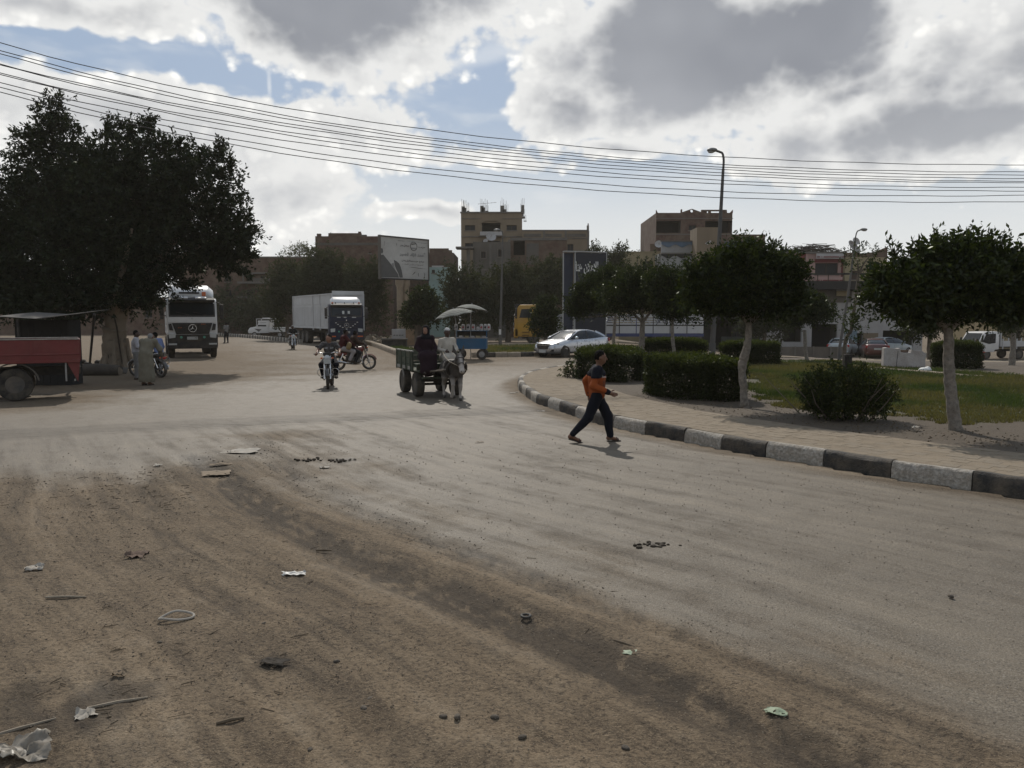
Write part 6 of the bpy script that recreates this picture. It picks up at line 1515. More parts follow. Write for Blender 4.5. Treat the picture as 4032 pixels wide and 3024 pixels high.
# edging slabs across the lawn
ed = tag(empty('lawn_edging'), kind='structure')
kerb_run(ed, [tuple(island_base(u, v)[:2]) for u, v in ((3020, 1432), (3200, 1432), (3500, 1462), (3700, 1478), (3870, 1492))], False, 1.1, .10, .28, [M_KC], inward=1, gap=.03)
b_ = island_base(3336, 1462); st = empty('stump_post', b_, 0, 'short dark wooden post beside the thin young tree', 'post'); MB().box2((-.13, -.1, 0), (.13, .1, .62)).build('post', mat('charred_wood', (.022, .017, .013), .9, .3, 6, .5), st, bevel=.02)
# kiosk and its awning at the left
p = at(165, 1345, 25); ki = empty('kiosk', (p.x, p.y, 0), R(2), 'dark wooden kiosk with sheet awning behind the red truck bed', 'kiosk')
kw = 205 / F * 25; M_KIO = mat('dark_kiosk_boards', (.016, .015, .014), .9, .3, 3)
for i in range(8): MB().box2((-kw / 2 + i * kw / 8 + .004, 0, 0), (-kw / 2 + (i + 1) * kw / 8 - .004, .05, 2.0)).build('board', M_KIO, ki)
MB().box2((-kw / 2, .06, 0), (kw / 2, .8, 2.05)).build('body', M_KIO, ki)
aw = MB(); ys = [(-1.15, 2.0, 2.22), (-.6, 1.0, 2.26), (.4, 0, 2.2), (1.7, -.2, 2.36)]
aw.loft([[(x - .0, -1.0, z - .12), (x, .9, z + .02), (x, .9, z + .04), (x, -1.0, z - .1)] for x, _, z in ys]).build('awning', mat('grey_tarpaulin', (.06, .057, .052), .8, .3, 2, dust=.4), ki, True)
for x, m in ((-1.0, mat('blue_painted_pole', (.045, .085, .12), .7, .2, 4)), (-.2, M_BLK)): MB().cyl((x, -.9, 0), (x, -.9, 2.1), .035, None, 8).build('pole', m, ki)
p1, p2 = hit(352, 1448), at(372, 1250, 24)
wp = empty('leaning_pole', (p1.x, p1.y, 0), 0, 'thin black pole leaning between the kiosk and the old ficus trunk', 'pole'); MB().tube([(0, 0, 0), Vector(p2) - p1 + Vector((0, 0, .1))], [.045, .04], 8).build('pole', M_BLK, wp, True)
# fallen trunk section and stones by the tree
p = hit(400, 1478); lg = empty('log', (p.x, p.y, .17), 0, 'stubby cut log lying left of the old ficus trunk', 'log'); MB().tube([(-.8, 0, .02), (-.2, .02, .04), (.7, 0, 0)], [.22, .24, .2], 14).build('log', mat('dark_log_bark', (.06, .05, .04), .95, .3, 5, .8), lg, True); MB().cyl((.70, 0, 0), (.705, 0, 0), .19).build('cut_end', M_BARK_F, lg)
p = hit(465, 1472); bn = empty('plank_bench', (p.x, p.y, 0), R(-4), 'grey plank leaning at the foot of the old ficus', 'plank'); MB().box((0, -.35, .18), (1.15, .05, .26), (R(-35), R(3), 0)).build('plank', M_GREYW, bn, bevel=.01)
for i, (U, V, s, nm) in enumerate(((320, 1432, .20, 'dark squarish stone nearest the red truck bed'), (345, 1440, .16, 'small stone at the foot of the leaning pole'), (390, 1435, .2, 'dark block between the leaning pole and ficus trunk'))):
    p = hit(U, V); so_ = sdf_obj('stone', [('e', (0, 0, s * .5), (s, s * .8, s * .6)), ('e', (s * .4, 0, s * .4), (s * .6, s * .7, s * .5))], M_CHAS, None, .03, .06, .02, 16); so_.location = p; tag(so_, nm, 'stone', 'stones by the old ficus')
# ------------------------------------------------------------------ people and animals
def skin(n, c): return mat('skin_' + n, c, .55, .12, 18, spec=.35)
SK1 = skin('brown', (.145, .072, .042)); SK2 = skin('dark', (.060, .032, .022)); SK3 = skin('tan', (.235, .125, .080))
HAIR = mat('black_hair', (.008, .007, .006), .95, .3, 60, .9, 90, spec=.08); HAIRG = mat('grey_hair', (.20, .19, .18), .8, .2, 50, .5, 120)
def cloth(n, c, v=.18, s=9): return mat('cloth_' + n, c, .9, v, s, .35, 60, spec=.15)
def V3(p): return Vector(p)
def hand_prims(wr, d, side, curl=.4, sc=1.0):
    "palm, four fingers and a thumb; d points along the hand, side points to the thumb"
    d = V3(d).normalized(); s = V3(side); s = (s - d * s.dot(d)).normalized(); n = d.cross(s); wr = V3(wr); P = []
    pal = wr + d * .075 * sc
    P.append(('c', wr, wr + d * .03 * sc, .024 * sc, .030 * sc, .02)); P.append(('e', wr + d * .055 * sc, (.042 * sc, .042 * sc, .030 * sc), None, .02))
    for i, ln in enumerate((.068, .078, .072, .056)):
        o = (1.5 - i) * .021 * sc; a = pal + s * o + d * (.012 - abs(i - 1.2) * .006) * sc
        d1 = (d + n * curl * .5).normalized(); d2 = (d + n * curl * 1.6).normalized()
        m = a + d1 * ln * .5 * sc; P += [('c', a, m, .0105 * sc, .0098 * sc, .006), ('c', m, m + d2 * ln * .5 * sc, .0098 * sc, .008 * sc, .006)]
    t0 = wr + d * .028 * sc + s * .028 * sc; t1 = t0 + (d * .6 + s * .75).normalized() * .038 * sc; P += [('c', t0, t1, .0135 * sc, .0115 * sc, .01), ('c', t1, t1 + (d * .9 + s * .25 + n * curl * .5).normalized() * .03 * sc, .0115 * sc, .009 * sc, .006)]
    return P
def person(name, label, loc, rz, J, st, vox=.014, group=None, parent=None):
    """J: joints; st: skin, hair, top, bottom mats and options"""
    root = empty(name, loc, rz, label, 'person', group)
    g = {k: V3(v) for k, v in J.items()}
    hd = g['head']; yaw = st.get('yaw', 0); nod = st.get('nod', 0); RM = Matrix.Rotation(yaw, 3, 'Z') @ Matrix.Rotation(-nod, 3, 'X')
    hp = lambda x, y, z: hd + RM @ Vector((x, y, z))
    rmn = np.array(RM)
    body = [('e', (g['pelvis']), (.14, .10, .13)), ('c', g['pelvis'], g['chest'], .115, .125), ('e', g['chest'], (.155, .105, .16)), ('c', g['chest'] + V3((0, 0, .08)), g['neck'], .09, .055), ('c', g['shL'], g['shR'], .055, .055), ('c', g['neck'] - V3((0, 0, .05)), hp(0, -.01, -.06), .052, .050),
            ('e', hd, (.076, .094, .112), rmn, .02), ('e', hp(0, .028, -.062), (.055, .066, .058), rmn, .03), ('c', hp(0, .092, .01), hp(0, .115, -.03), .011, .016, .012), ('e', hp(.080, -.005, -.012), (.014, .024, .034), rmn, .01), ('e', hp(-.080, -.005, -.012), (.014, .024, .034), rmn, .01), ('c', hp(-.04, .083, .022), hp(.04, .083, .022), .014, .014, .015), ('c', hp(-.022, .088, -.068), hp(.022, .088, -.068), .011, .011, .008)]
    for s, q in ((-1, 'L'), (1, 'R')):
        body += [('c', g['sh' + q], g['el' + q], .050, .040), ('c', g['el' + q], g['wr' + q], .040, .027), ('c', g['hip' + q], g['kn' + q], .082, .056), ('c', g['kn' + q], g['an' + q], .056, .036), ('e', (g['kn' + q] + g['an' + q]) / 2 * .0 + g['kn' + q] * .65 + g['an' + q] * .35 - V3((0, .012, 0)), (.052, .056, .09))]
        hdv = st.get('hand' + q, g['wr' + q] - g['el' + q]); sd = st.get('thumb' + q, (0, .3, 1)); body += hand_prims(g['wr' + q], hdv, sd, st.get('curl', .5), st.get('hs', 1.05))
        body += [('c', g['an' + q] - V3((0, .02, .02)), g['to' + q], .036, .027), ('c', g['an' + q] - V3((0, .035, .03)), g['an' + q], .033, .034)]
    sdf_obj('body', body, st['skin'], root, vox, .028)
    # eyes
    if st.get('eyes', True):
        for s in (-1, 1):
            MB().ell(hp(s * .031, .0835, .004), (.0125, .007, .0065), 10, 6, RM).build('eye', mat('eye_white', (.35, .33, .31), .3), root, True)
            MB().ell(hp(s * .031, .0895, .004), (.005, .003, .0055), 8, 6, RM).build('iris', HAIR, root, True)
    # hair
    hk = st.get('hairstyle', 'short')
    if hk == 'short':
        hr = [('e', hp(0, -.014, .022), (.082, .092, .104), rmn, .02)]
        V, Q = sdf_mesh(hr, vox * .8, .02, .003, 60)
        L = (np.asarray(V) - np.array(hd)) @ rmn
        keep = ((L[:, 2] > .045) | ((L[:, 1] < .015) & (L[:, 2] > -.055)))
        Q = Q[keep[Q].all(1)]; link('hair', npmesh('hair', V, Q, True), root, st['hair'])
    elif hk == 'cap':
        V, Q = sdf_mesh([('e', hp(0, -.008, .03), (.085, .097, .098), rmn, .02)], vox * .8, .02); L = (np.asarray(V) - np.array(hd)) @ rmn; Q = Q[(L[:, 2] > .05 - .25 * L[:, 1] * 0)[Q].all(1)]; link('skullcap', npmesh('skullcap', V, Q, True), root, st['hair'])
    elif hk == 'scarf':
        sc_ = [('e', hp(0, -.02, .012), (.098, .105, .132), rmn, .03), ('c', hp(0, -.03, -.06), g['neck'] + V3((0, -.02, -.02)), .095, .12), ('e', g['chest'] + V3((0, .01, .12)), (.19, .14, .10))]
        V, Q = sdf_mesh(sc_, vox, .04, .006, 22); L = (np.asarray(V) - np.array(hd)) @ rmn
        face = (L[:, 1] > .052) & (np.abs(L[:, 0]) < .056) & (L[:, 2] > -.085) & (L[:, 2] < .075); Q = Q[~face[Q].all(1)]; link('headscarf', npmesh('headscarf', V, Q, True), root, st['hair'])
    # clothes
    t = st.get('loose', .02); kind = st.get('kind', 'shirt'); sl = st.get('sleeve', 1.0)
    tors = [('e', g['pelvis'] + V3((0, 0, .03)), (.145 + t, .105 + t, .13)), ('c', g['pelvis'] + V3((0, 0, .02)), g['chest'], .118 + t, .125 + t), ('e', g['chest'], (.158 + t, .108 + t, .17)), ('c', g['chest'] + V3((0, 0, .10)), g['neck'] - V3((0, 0, .045)), .095 + t, .062 + t * .4), ('c', g['shL'], g['shR'], .058 + t * .6, .058 + t * .6)]
    arms = []
    for q in 'LR':
        sh, el, wr = g['sh' + q], g['el' + q], g['wr' + q]
        if sl <= .5: arms += [('c', sh, sh.lerp(el, sl * 2), .055 + t, .048 + t)]
        else: arms += [('c', sh, el, .054 + t * .7, .044 + t * .7), ('c', el, el.lerp(wr, (sl - .5) * 1.9), .044 + t * .7, .033 + t * .7 * st.get('cuff', .7))]
    if kind == 'shirt': sdf_obj('shirt', tors + arms, st['top'], root, vox, .03, st.get('wob', .004), 20)
    else:  # long robe
        hem = g['hem']; hr_ = st.get('hemr', .24)
        mid = st.get('mid'); pts = [('c', g['chest'], g['pelvis'], .125 + t, .145 + t)]
        if mid: pts += [('c', g['pelvis'], V3(mid), .155 + t, .16 + t), ('c', V3(mid), hem, .15 + t, hr_)]
        else: pts += [('c', g['pelvis'], hem, .155 + t, hr_)]
        for q in 'LR': pts += [('c', g['hip' + q], g['kn' + q], .09 + t, .078 + t)] + ([('c', g['kn' + q], g['an' + q], .078 + t, .07 + t)] if st.get('robelegs', True) else [])
        V, Q = sdf_mesh(tors + arms + pts, vox, .05, st.get('wob', .008), 19); Q = Q[(V[:, 2] > st.get('cut', -9))[Q].all(1)]; link('robe', npmesh('robe', V, Q, True), root, st['top'])
    if kind == 'shirt' or st.get('bottom'):
        lg = [('e', g['pelvis'], (.148, .112, .12))]; ll = st.get('leglen', .97)
        for q in 'LR':
            h, k, a = g['hip' + q], g['kn' + q], g['an' + q]; lg += [('c', h, k, .092 + t * .6, .066 + t * .7), ('c', k, k.lerp(a, ll), .066 + t * .7, .044 + t * .6)]
        sdf_obj('trousers', lg, st['bottom'], root, vox, .03, st.get('wob', .004), 22)
    # footwear
    fm = st.get('shoes')
    if fm:
        for q in 'LR':
            a, to = g['an' + q], g['to' + q]; d = V3((to.x - a.x, to.y - a.y, to.z - (a.z - .05))); d.normalize(); heel = a - V3((0, 0, .055)) - d * .06
            if st.get('sandal'):
                tip = to + d * .055; mb = MB(); up = V3((0, 0, 1)); side = d.cross(up).normalized(); ring = []
                heel2 = heel - V3((0, 0, .004)); L_ = (tip - heel2)
                prof = [(0, .018), (.12, .034), (.45, .034), (.75, .046), (.92, .038), (1, .016)]
                topv = [heel2 + L_ * u + side * w - up * .012 for u, w in prof] + [heel2 + L_ * u - side * w - up * .012 for u, w in reversed(prof)]
                o = mb.loft([[p - up * .022 for p in topv], topv]).build('sandal', fm, root); MB().tube([to - side * .045 - up * .01, to + up * .028 - d * .02, to + side * .045 - up * .01], .014, 6).build('strap', fm, o, True)
            else: sdf_obj('shoe', [('c', heel + d * .03, to + d * .015, .042, .036), ('c', heel + d * .03, a - V3((0, 0, .01)), .042, .044)], fm, root, .013, .03)
    return root
def stand(H=1.7, **k):
    s = H / 1.7
    J = dict(pelvis=(0, 0, .93), chest=(0, .0, 1.24), neck=(0, 0, 1.44), head=(0, .02, 1.575), shL=(-.18, 0, 1.385), shR=(.18, 0, 1.385), elL=(-.24, -.03, 1.11), elR=(.24, -.03, 1.11), wrL=(-.24, .06, .87), wrR=(.24, .06, .87), hipL=(-.09, 0, .90), hipR=(.09, 0, .90), knL=(-.10, .02, .49), knR=(.10, .02, .49), anL=(-.10, -.02, .085), anR=(.10, -.02, .085), toL=(-.11, .13, .03), toR=(.11, .13, .03), hem=(0, 0, .12))
    J.update(k); return {a: tuple(c * s for c in v) for a, v in J.items()}
def ride(**k):
    J = dict(pelvis=(0, -.22, .86), chest=(0, -.10, 1.17), neck=(0, -.05, 1.36), head=(0, -.01, 1.49), shL=(-.185, -.06, 1.315), shR=(.185, -.06, 1.315), elL=(-.33, .12, 1.14), elR=(.33, .12, 1.14), wrL=(-.33, .34, 1.06), wrR=(.33, .34, 1.06), hipL=(-.10, -.18, .84), hipR=(.10, -.18, .84), knL=(-.22, .20, .70), knR=(.22, .20, .70), anL=(-.20, .02, .36), anR=(.20, .02, .36), toL=(-.20, .17, .31), toR=(.20, .17, .31), hem=(0, 0, .3))
    J.update(k); return J
C_NAVY = cloth('navy_trousers', (.008, .009, .014)); C_ORNG = cloth('orange_sweater', (.27, .066, .018)); C_OLIVE = cloth('olive_robe', (.165, .150, .112)); C_WHITE = cloth('white_shirt', (.34, .33, .34)); C_BLUE = cloth('light_blue_shirt', (.15, .19, .33)); C_DKT = cloth('dark_trousers', (.020, .020, .024)); C_CREAM = cloth('cream_robe', (.43, .39, .33)); C_PLUM = cloth('plum_abaya', (.020, .010, .014)); C_BLACK = cloth('black_scarf', (.008, .008, .010)); C_GREYT = cloth('grey_printed_shirt', (.075, .070, .068), .6, 22); C_BROWN = cloth('brown_shirt', (.040, .022, .015)); C_MAROON = cloth('maroon_shirt', (.055, .014, .014)); C_PALE = cloth('pale_trousers', (.30, .27, .26)); C_GREYS = cloth('grey_tshirt', (.17, .165, .155)); C_SAND = mat('brown_sandal_leather', (.035, .024, .017), .7, .2, 9); C_NIGHT = cloth('dark_jacket', (.018, .018, .02))

# --- walking boy
p = hit(2348, 1741)
J = dict(pelvis=(0, 0, .83), chest=(0, .0, 1.10), neck=(0, .02, 1.275), head=(0, .055, 1.455), shL=(-.165, .01, 1.235), shR=(.165, -.01, 1.235), elL=(-.23, -.16, 1.03), elR=(.23, -.09, .985), wrL=(-.22, -.10, .80), wrR=(.20, .17, .875), hipL=(-.075, .01, .80), hipR=(.075, -.01, .80), knL=(-.085, .20, .46), knR=(.085, -.15, .44), anL=(-.085, .25, .085), anR=(.085, -.43, .135), toL=(-.085, .38, .035), toR=(.085, -.29, .038))
J = dict(J); w = person('person', 'boy in orange and navy sweater striding across the road', (p.x, p.y, 0), R(-88), J, dict(skin=SK1, hair=HAIR, top=C_ORNG, bottom=C_NAVY, shoes=C_SAND, sandal=True, loose=.020, sleeve=1.0, cuff=1.1, wob=.009, nod=.06, handR=(0.02, .85, -.35), thumbR=(-.4, .5, .8), curl=.55, leglen=.93), .0105)
# navy yoke, cuff and printed words on the sweater
g_ = {k: V3(v) for k, v in J.items()}; t = .034
yk = [('e', g_['chest'] + V3((0, 0, .075)), (.160 + t, .112 + t, .105)), ('c', g_['chest'] + V3((0, 0, .10)), g_['neck'] - V3((0, 0, .045)), .097 + t, .064 + t * .4), ('c', g_['shL'], g_['shR'], .060 + t * .65, .060 + t * .65)]
for q in 'LR': yk += [('c', g_['sh' + q], g_['sh' + q].lerp(g_['el' + q], .42), .057 + t, .050 + t)]
V, Q = sdf_mesh(yk, .0105, .03, .004, 20); keep = V[:, 2] > 1.105; Q = Q[keep[Q].all(1)]; link('yoke', npmesh('yoke', V, Q, True), w, C_NAVY)
for q in 'LR': sdf_obj('cuff', [('c', g_['el' + q].lerp(g_['wr' + q], .86), g_['el' + q].lerp(g_['wr' + q], 1.0), .052, .046)], C_NAVY, w, .01, .01)
text_obj('sweater_print', 'Since', M_STICK, w, (.137, .105, 1.135), .11, .04, (R(90), 0, R(135)))
for i, z in enumerate((1.045, .985)): text_obj('sweater_print', ('201', '08')[i], M_INK, w, (.137, .104, z), .08, .045, (R(90), 0, R(135)))
# --- man in olive robe, back turned
p = hit(578, 1516); J = stand(1.74, chest=(.01, .10, 1.22), neck=(.02, .22, 1.38), head=(.02, .30, 1.475), shL=(-.19, .17, 1.34), shR=(.20, .17, 1.34), elL=(-.27, .25, 1.09), elR=(.30, .28, 1.10), wrL=(-.18, .42, .95), wrR=(.26, .42, .90), hem=(.02, .0, .22))
person('person', 'stooping man in long olive robe, seen from behind beside the old ficus', (p.x, p.y, 0), R(-6), J, dict(skin=SK1, hair=HAIRG, top=C_OLIVE, kind='robe', hemr=.25, shoes=C_SAND, sandal=True, loose=.045, nod=-.3, yaw=-.3, robelegs=False, wob=.012, cut=.10))
p = hit(541, 1494); J = stand(1.70, elR=(.27, .08, 1.12), wrR=(.16, .30, 1.12), wrL=(-.16, .28, 1.10), elL=(-.26, .06, 1.12))
person('person', 'man in white shirt and grey trousers standing left of the stooping man', (p.x, p.y, 0), R(-70), J, dict(skin=SK2, hair=HAIR, top=C_WHITE, bottom=C_GREYS, shoes=C_SAND, loose=.03), .016)
# --- distant walker
p = hit(893, 1351); person('person', 'distant man in grey T-shirt standing on the road right of the white truck', (p.x, p.y, 0), R(60), stand(1.74, knL=(-.10, .10, .49), anL=(-.1, .12, .085), toL=(-.1, .26, .03), wrR=(.2, .30, 1.08), elR=(.26, .05, 1.1)), dict(skin=SK2, hair=HAIR, top=C_GREYS, bottom=C_DKT, shoes=C_SAND, sleeve=.4, eyes=False), .022)

# ------------------------------------------------------------------ motorcycles
M_MRED = mat('red_tank_paint', (.16, .016, .012), .3, .15, 5, coat=.6, dust=.2); M_MBLK = mat('black_tank_paint', (.012, .012, .013), .3, .15, 5, coat=.6, dust=.3); M_ENG = mat('engine_alloy', (.20, .195, .19), .45, .25, 8, metal=.7, dust=.4)
def motorcycle(label, loc, rz, paint, steer=0.0, lean=0.0, spokes=5, rack=False, simple=False, group='motorcycles'):
    root = empty('motorcycle', loc, rz, label, 'motorcycle', group); root.rotation_euler = (0, lean, rz)
    wheel(root, (0, -.62, .30), .30, .10, M_RIM, spokes=spokes, rimr=.74)
    fk_ = empty('front_fork', (0, .42, .98), steer, parent=root); fk_.rotation_euler = (0, 0, steer)
    fw = wheel(fk_, (0, .24, -.68), .30, .085, M_RIM, spokes=spokes, rimr=.76)
    for s in (-1, 1): MB().tube([(s * .085, -.02, .06), (s * .085, .12, -.36), (s * .085, .24, -.68)], [.022, .026, .024], 8).build('fork_leg', M_CHROME, fk_, True)
    fe = MB(); rings = []
    for i in range(9):
        a = R(20 + i * 16); rr = .335; c = (0, .24 + rr * math.cos(a), -.68 + rr * math.sin(a)); rings.append([(-.06, c[1] - .02 * math.cos(a), c[2] - .02 * math.sin(a)), (-.04, c[1] + .012 * math.cos(a), c[2] + .012 * math.sin(a)), (.04, c[1] + .012 * math.cos(a), c[2] + .012 * math.sin(a)), (.06, c[1] - .02 * math.cos(a), c[2] - .02 * math.sin(a))])
    fe.loft(rings).build('front_mudguard', paint, fk_, True)
    hl = MB().lathe([(.02, -.10), (.07, -.08), (.095, 0), (.10, .03)], (0, .10, -.06), (0, 1, 0), 16).build('headlight', M_BLK, fk_, True); MB().lathe([(.094, 0), (.07, .03), (.02, .045)], (0, .13, -.06), (0, 1, 0), 16).build('headlight_lens', M_LAMP, hl, True)
    MB().box((0, .16, -.16), (.20, .012, .14)).build('number_plate', M_PLATE, fk_)
    MB().box((0, .06, .06), (.24, .12, .10)).build('instruments', M_BLK, fk_, bevel=.02)
    MB().tube(spline([(-.36, -.10, .06), (-.22, -.02, .10), (-.06, .0, .06), (.06, .0, .06), (.22, -.02, .10), (.36, -.10, .06)], 4), .014, 7).build('handlebar', M_CHROME, fk_, True)
    for s in (-1, 1):
        MB().cyl((s * .27, -.06, .085), (s * .39, -.115, .055), .020, None, 8).build('grip', M_BLK, fk_, True); MB().tube([(s * .26, -.02, .09), (s * .38, -.03, .05)], .007, 5).build('lever', M_CHROME, fk_)
        MB().tube([(s * .24, -.02, .09), (s * .28, -.04, .26)], .007, 5).build('mirror_stem', M_BLK, fk_); MB().ell((s * .29, -.045, .29), (.055, .012, .035)).build('mirror', M_BLK, fk_, True)
        MB().ell((s * .16, .12, -.06), (.035, .035, .03)).build('indicator', M_AMB, fk_, True)
    sdf_obj('fuel_tank', [('c', (0, .05, .80), (0, .32, .84), .125, .12), ('e', (0, .2, .86), (.13, .22, .08))], paint, root, .016, .05)
    sdf_obj('seat', [('c', (-.05, -.55, .80), (-.05, -.05, .77), .07, .07), ('c', (.05, -.55, .80), (.05, -.05, .77), .07, .07)], M_SEAT, root, .018, .05)
    MB().box((0, -.45, .66), (.20, .36, .12), (R(8), 0, 0)).build('side_cover', paint, root, bevel=.03, smooth=True)
    MB().box((0, .10, .42), (.22, .34, .22)).cyl((0, .20, .46), (0, .30, .72), .085, .075, 12).cyl((-.15, .0, .38), (.15, .0, .38), .10, None, 12).build('engine', M_ENG, root, bevel=.02)
    MB().tube([(0, .40, .95), (0, .38, .55), (0, .30, .32), (0, -.2, .28), (0, -.28, .55), (0, -.6, .72)], .024, 7).tube([(0, .40, .90), (0, -.2, .72), (0, -.75, .76)], .022, 7).build('frame', M_BLK, root, True)
    for s in (-1, 1):
        MB().tube([(s * .09, -.2, .30), (s * .09, -.62, .30)], .018, 6).build('swing_arm', M_BLK, root); MB().tube([(s * .11, -.45, .68), (s * .11, -.60, .34)], [.03, .025], 8).build('shock_absorber', M_CHROME, root, True)
        MB().cyl((s * .12, .05, .30), (s * .27, .03, .30), .016, None, 8).build('foot_peg', M_BLK, root)
        MB().torus((s * .20, .30, .48), .12, .012, (0, 1, 0), 18, 6).build('crash_bar', M_CHROME, root, True)
        MB().ell((s * .13, -.80, .72), (.03, .03, .03)).build('indicator', M_AMB, root, True)
    MB().tube(spline([(.10, .30, .45), (.13, .34, .30), (.15, .15, .24), (.16, -.2, .27), (.17, -.45, .33), (.17, -.82, .40)], 3), [.02] * 7 + [.028] * 3 + [.038] * 6, 9).build('exhaust', M_CHROME, root, True)
    rings = []
    for i in range(8):
        a = R(60 + i * 17); rr = .34; cy, cz = -.62 + rr * math.cos(a), .30 + rr * math.sin(a); rings.append([(-.07, cy, cz - .015), (-.05, cy, cz + .012), (.05, cy, cz + .012), (.07, cy, cz - .015)])
    MB().loft(rings).build('rear_mudguard', paint, root, True)
    MB().box((0, -.86, .70), (.12, .05, .08)).build('tail_light', M_REDL, root, bevel=.015)
    MB().tube([(.12, -.35, .82), (.12, -.80, .90), (-.12, -.80, .90), (-.12, -.35, .82)], .012, 6).build('grab_rail', M_CHROME, root, True)
    if rack:
        for z in (.42, .56): MB().tube([(.18, -.25, z), (.22, -.6, z), (.18, -.9, z + .12)], .014, 6).build('side_rail', M_CHROME, root, True)
    return root
p = hit(1290, 1528); motorcycle('black motorcycle coming towards us left of the donkey cart', (p.x, p.y + .3, 0), R(187), M_MBLK, .06, .02)
person('person', 'young man in grey printed T-shirt riding the nearest black motorcycle', (p.x, p.y + .3, 0), R(187), ride(head=(.0, -.01, 1.50)), dict(skin=SK3, hair=HAIR, top=C_GREYT, bottom=C_NAVY, shoes=C_SAND, sleeve=.32, yaw=-.75, loose=.022, curl=.9))
text_obj('shirt_print', 'IVENCHY', M_STICK, [o for o in bpy.data.objects if o.get('label', '').startswith('young man in grey')][0], (0, .035, 1.20), .26, .05, (R(80), 0, R(180)))
p = hit(1392, 1457); rz2 = R(-62); motorcycle('red motorcycle seen from the side, pointing right, behind the black one', (p.x, p.y, 0), rz2, M_MRED, 0, 0)
person('person', 'driver in dark brown shirt on the red motorcycle', (p.x, p.y, 0), rz2, ride(pelvis=(0, -.10, .86), chest=(0, 0, 1.16), neck=(0, .05, 1.36), head=(0, .10, 1.48), hipL=(-.1, -.06, .84), hipR=(.1, -.06, .84), shL=(-.185, .04, 1.31), shR=(.185, .04, 1.31)), dict(skin=SK2, hair=HAIR, top=C_BROWN, bottom=C_NIGHT, shoes=C_SAND, loose=.03, curl=.9, yaw=.5))
person('person', 'passenger in maroon shirt and pale trousers on the red motorcycle', (p.x, p.y, 0), rz2, ride(pelvis=(0, -.48, .90), chest=(0, -.40, 1.20), neck=(0, -.34, 1.40), head=(0, -.30, 1.53), hipL=(-.1, -.44, .88), hipR=(.1, -.44, .88), shL=(-.185, -.36, 1.35), shR=(.185, -.36, 1.35), elL=(-.30, -.22, 1.12), elR=(.30, -.20, 1.12), wrL=(-.18, -.05, 1.02), wrR=(.22, .02, 1.00), knL=(-.25, -.06, .76), knR=(.25, -.06, .76), anL=(-.22, -.22, .42), anR=(.22, -.22, .42), toL=(-.22, -.08, .37), toR=(.22, -.08, .37)), dict(skin=SK2, hair=HAIR, top=C_MAROON, bottom=C_PALE, shoes=C_SAND, loose=.03, curl=.7))
q = empty('shopping_bag', (p.x - .05, p.y - .28, .86), rz2, 'yellow and white bag held on the lap of the maroon-shirted passenger', 'bag'); sdf_obj('bag', [('e', (.18, -.1, .18), (.08, .10, .11)), ('e', (.16, -.12, .08), (.10, .10, .10))], mat('yellow_plastic_bag', (.22, .15, .06), .6, .2, 6), q, .018, .04, .01, 25)
p = hit(1147, 1377); motorcycle('distant motorcycle approaching beside the white box trailer', (p.x, p.y + .4, 0), R(201), M_MBLK, 0, 0)
person('person', 'distant rider in dark jacket approaching beside the white box trailer', (p.x, p.y + .4, 0), R(201), ride(), dict(skin=SK2, hair=HAIRG, top=C_NIGHT, bottom=C_GREYS, shoes=C_SAND, loose=.035, eyes=False), .022)
p = hit(628, 1484); motorcycle('parked motorcycle with chrome rear rack beside the old ficus', (p.x - .35, p.y, 0), R(62), M_MBLK, .2, -.06, rack=True)
person('person', 'man in light blue shirt sitting on the parked motorcycle by the ficus', (p.x - .1, p.y - .05, 0), R(60), ride(pelvis=(0, -.20, .88), elR=(.30, -.02, 1.08), wrR=(.25, .02, .86), elL=(-.3, .02, 1.08), wrL=(-.2, .2, .95), chest=(0, -.14, 1.18), anR=(.30, .12, .10), toR=(.30, .27, .04), knR=(.28, .22, .52)), dict(skin=SK2, hair=HAIR, top=C_BLUE, bottom=C_DKT, shoes=C_SAND, loose=.03, yaw=.4))
p = at(3842, 1412, 52); p.z = gz(p.x, p.y); motorcycle('motorcycle in front of the white flatbed truck', p, R(120), M_MRED, 0, 0)
person('person', 'rider in brown shirt on the motorcycle before the white flatbed truck', p, R(120), ride(), dict(skin=SK2, hair=HAIR, top=C_BROWN, bottom=C_DKT, shoes=C_SAND, eyes=False), .024)
# ------------------------------------------------------------------ donkey cart
rc = R(202)
fr = hit(1721, 1558); dirv = Vector((-math.sin(rc), math.cos(rc), 0)); org = fr - dirv * .62
dc = empty('donkey_cart', (org.x, org.y, 0), rc, 'wooden donkey cart on four car tyres with worn green sides', 'cart')
M_CG = mat('worn_green_boards', (.045, .062, .040), .85, .45, 5, .5, 20, dust=.4); M_CW = mat('worn_white_paint', (.30, .29, .26), .85, .4, 8, dust=.3)
for y in (.62, -.75):
    for x in (-.53, .53): wheel(dc, (x, y, .33), .33, .22, M_RIMD, rimr=.55)
    MB().cyl((-.5, y, .33), (.5, y, .33), .035, None, 8).build('axle', M_CHAS, dc)
for x in (-.3, .3): MB().box((x, -.1, .62), (.08, 2.2, .10)).build('chassis_beam', M_CHAS, dc)
MB().cyl((0, .62, .36), (0, .62, .62), .10, None, 10).build('turntable', M_CHAS, dc); MB().box((0, .62, .42), (.9, .10, .06)).build('bolster', M_CHAS, dc)
for i in range(7): MB().box((-.54 + .18 * i, -.1, .69), (.172, 2.3, .03)).build('floor_plank', M_CG, dc, bevel=.004)
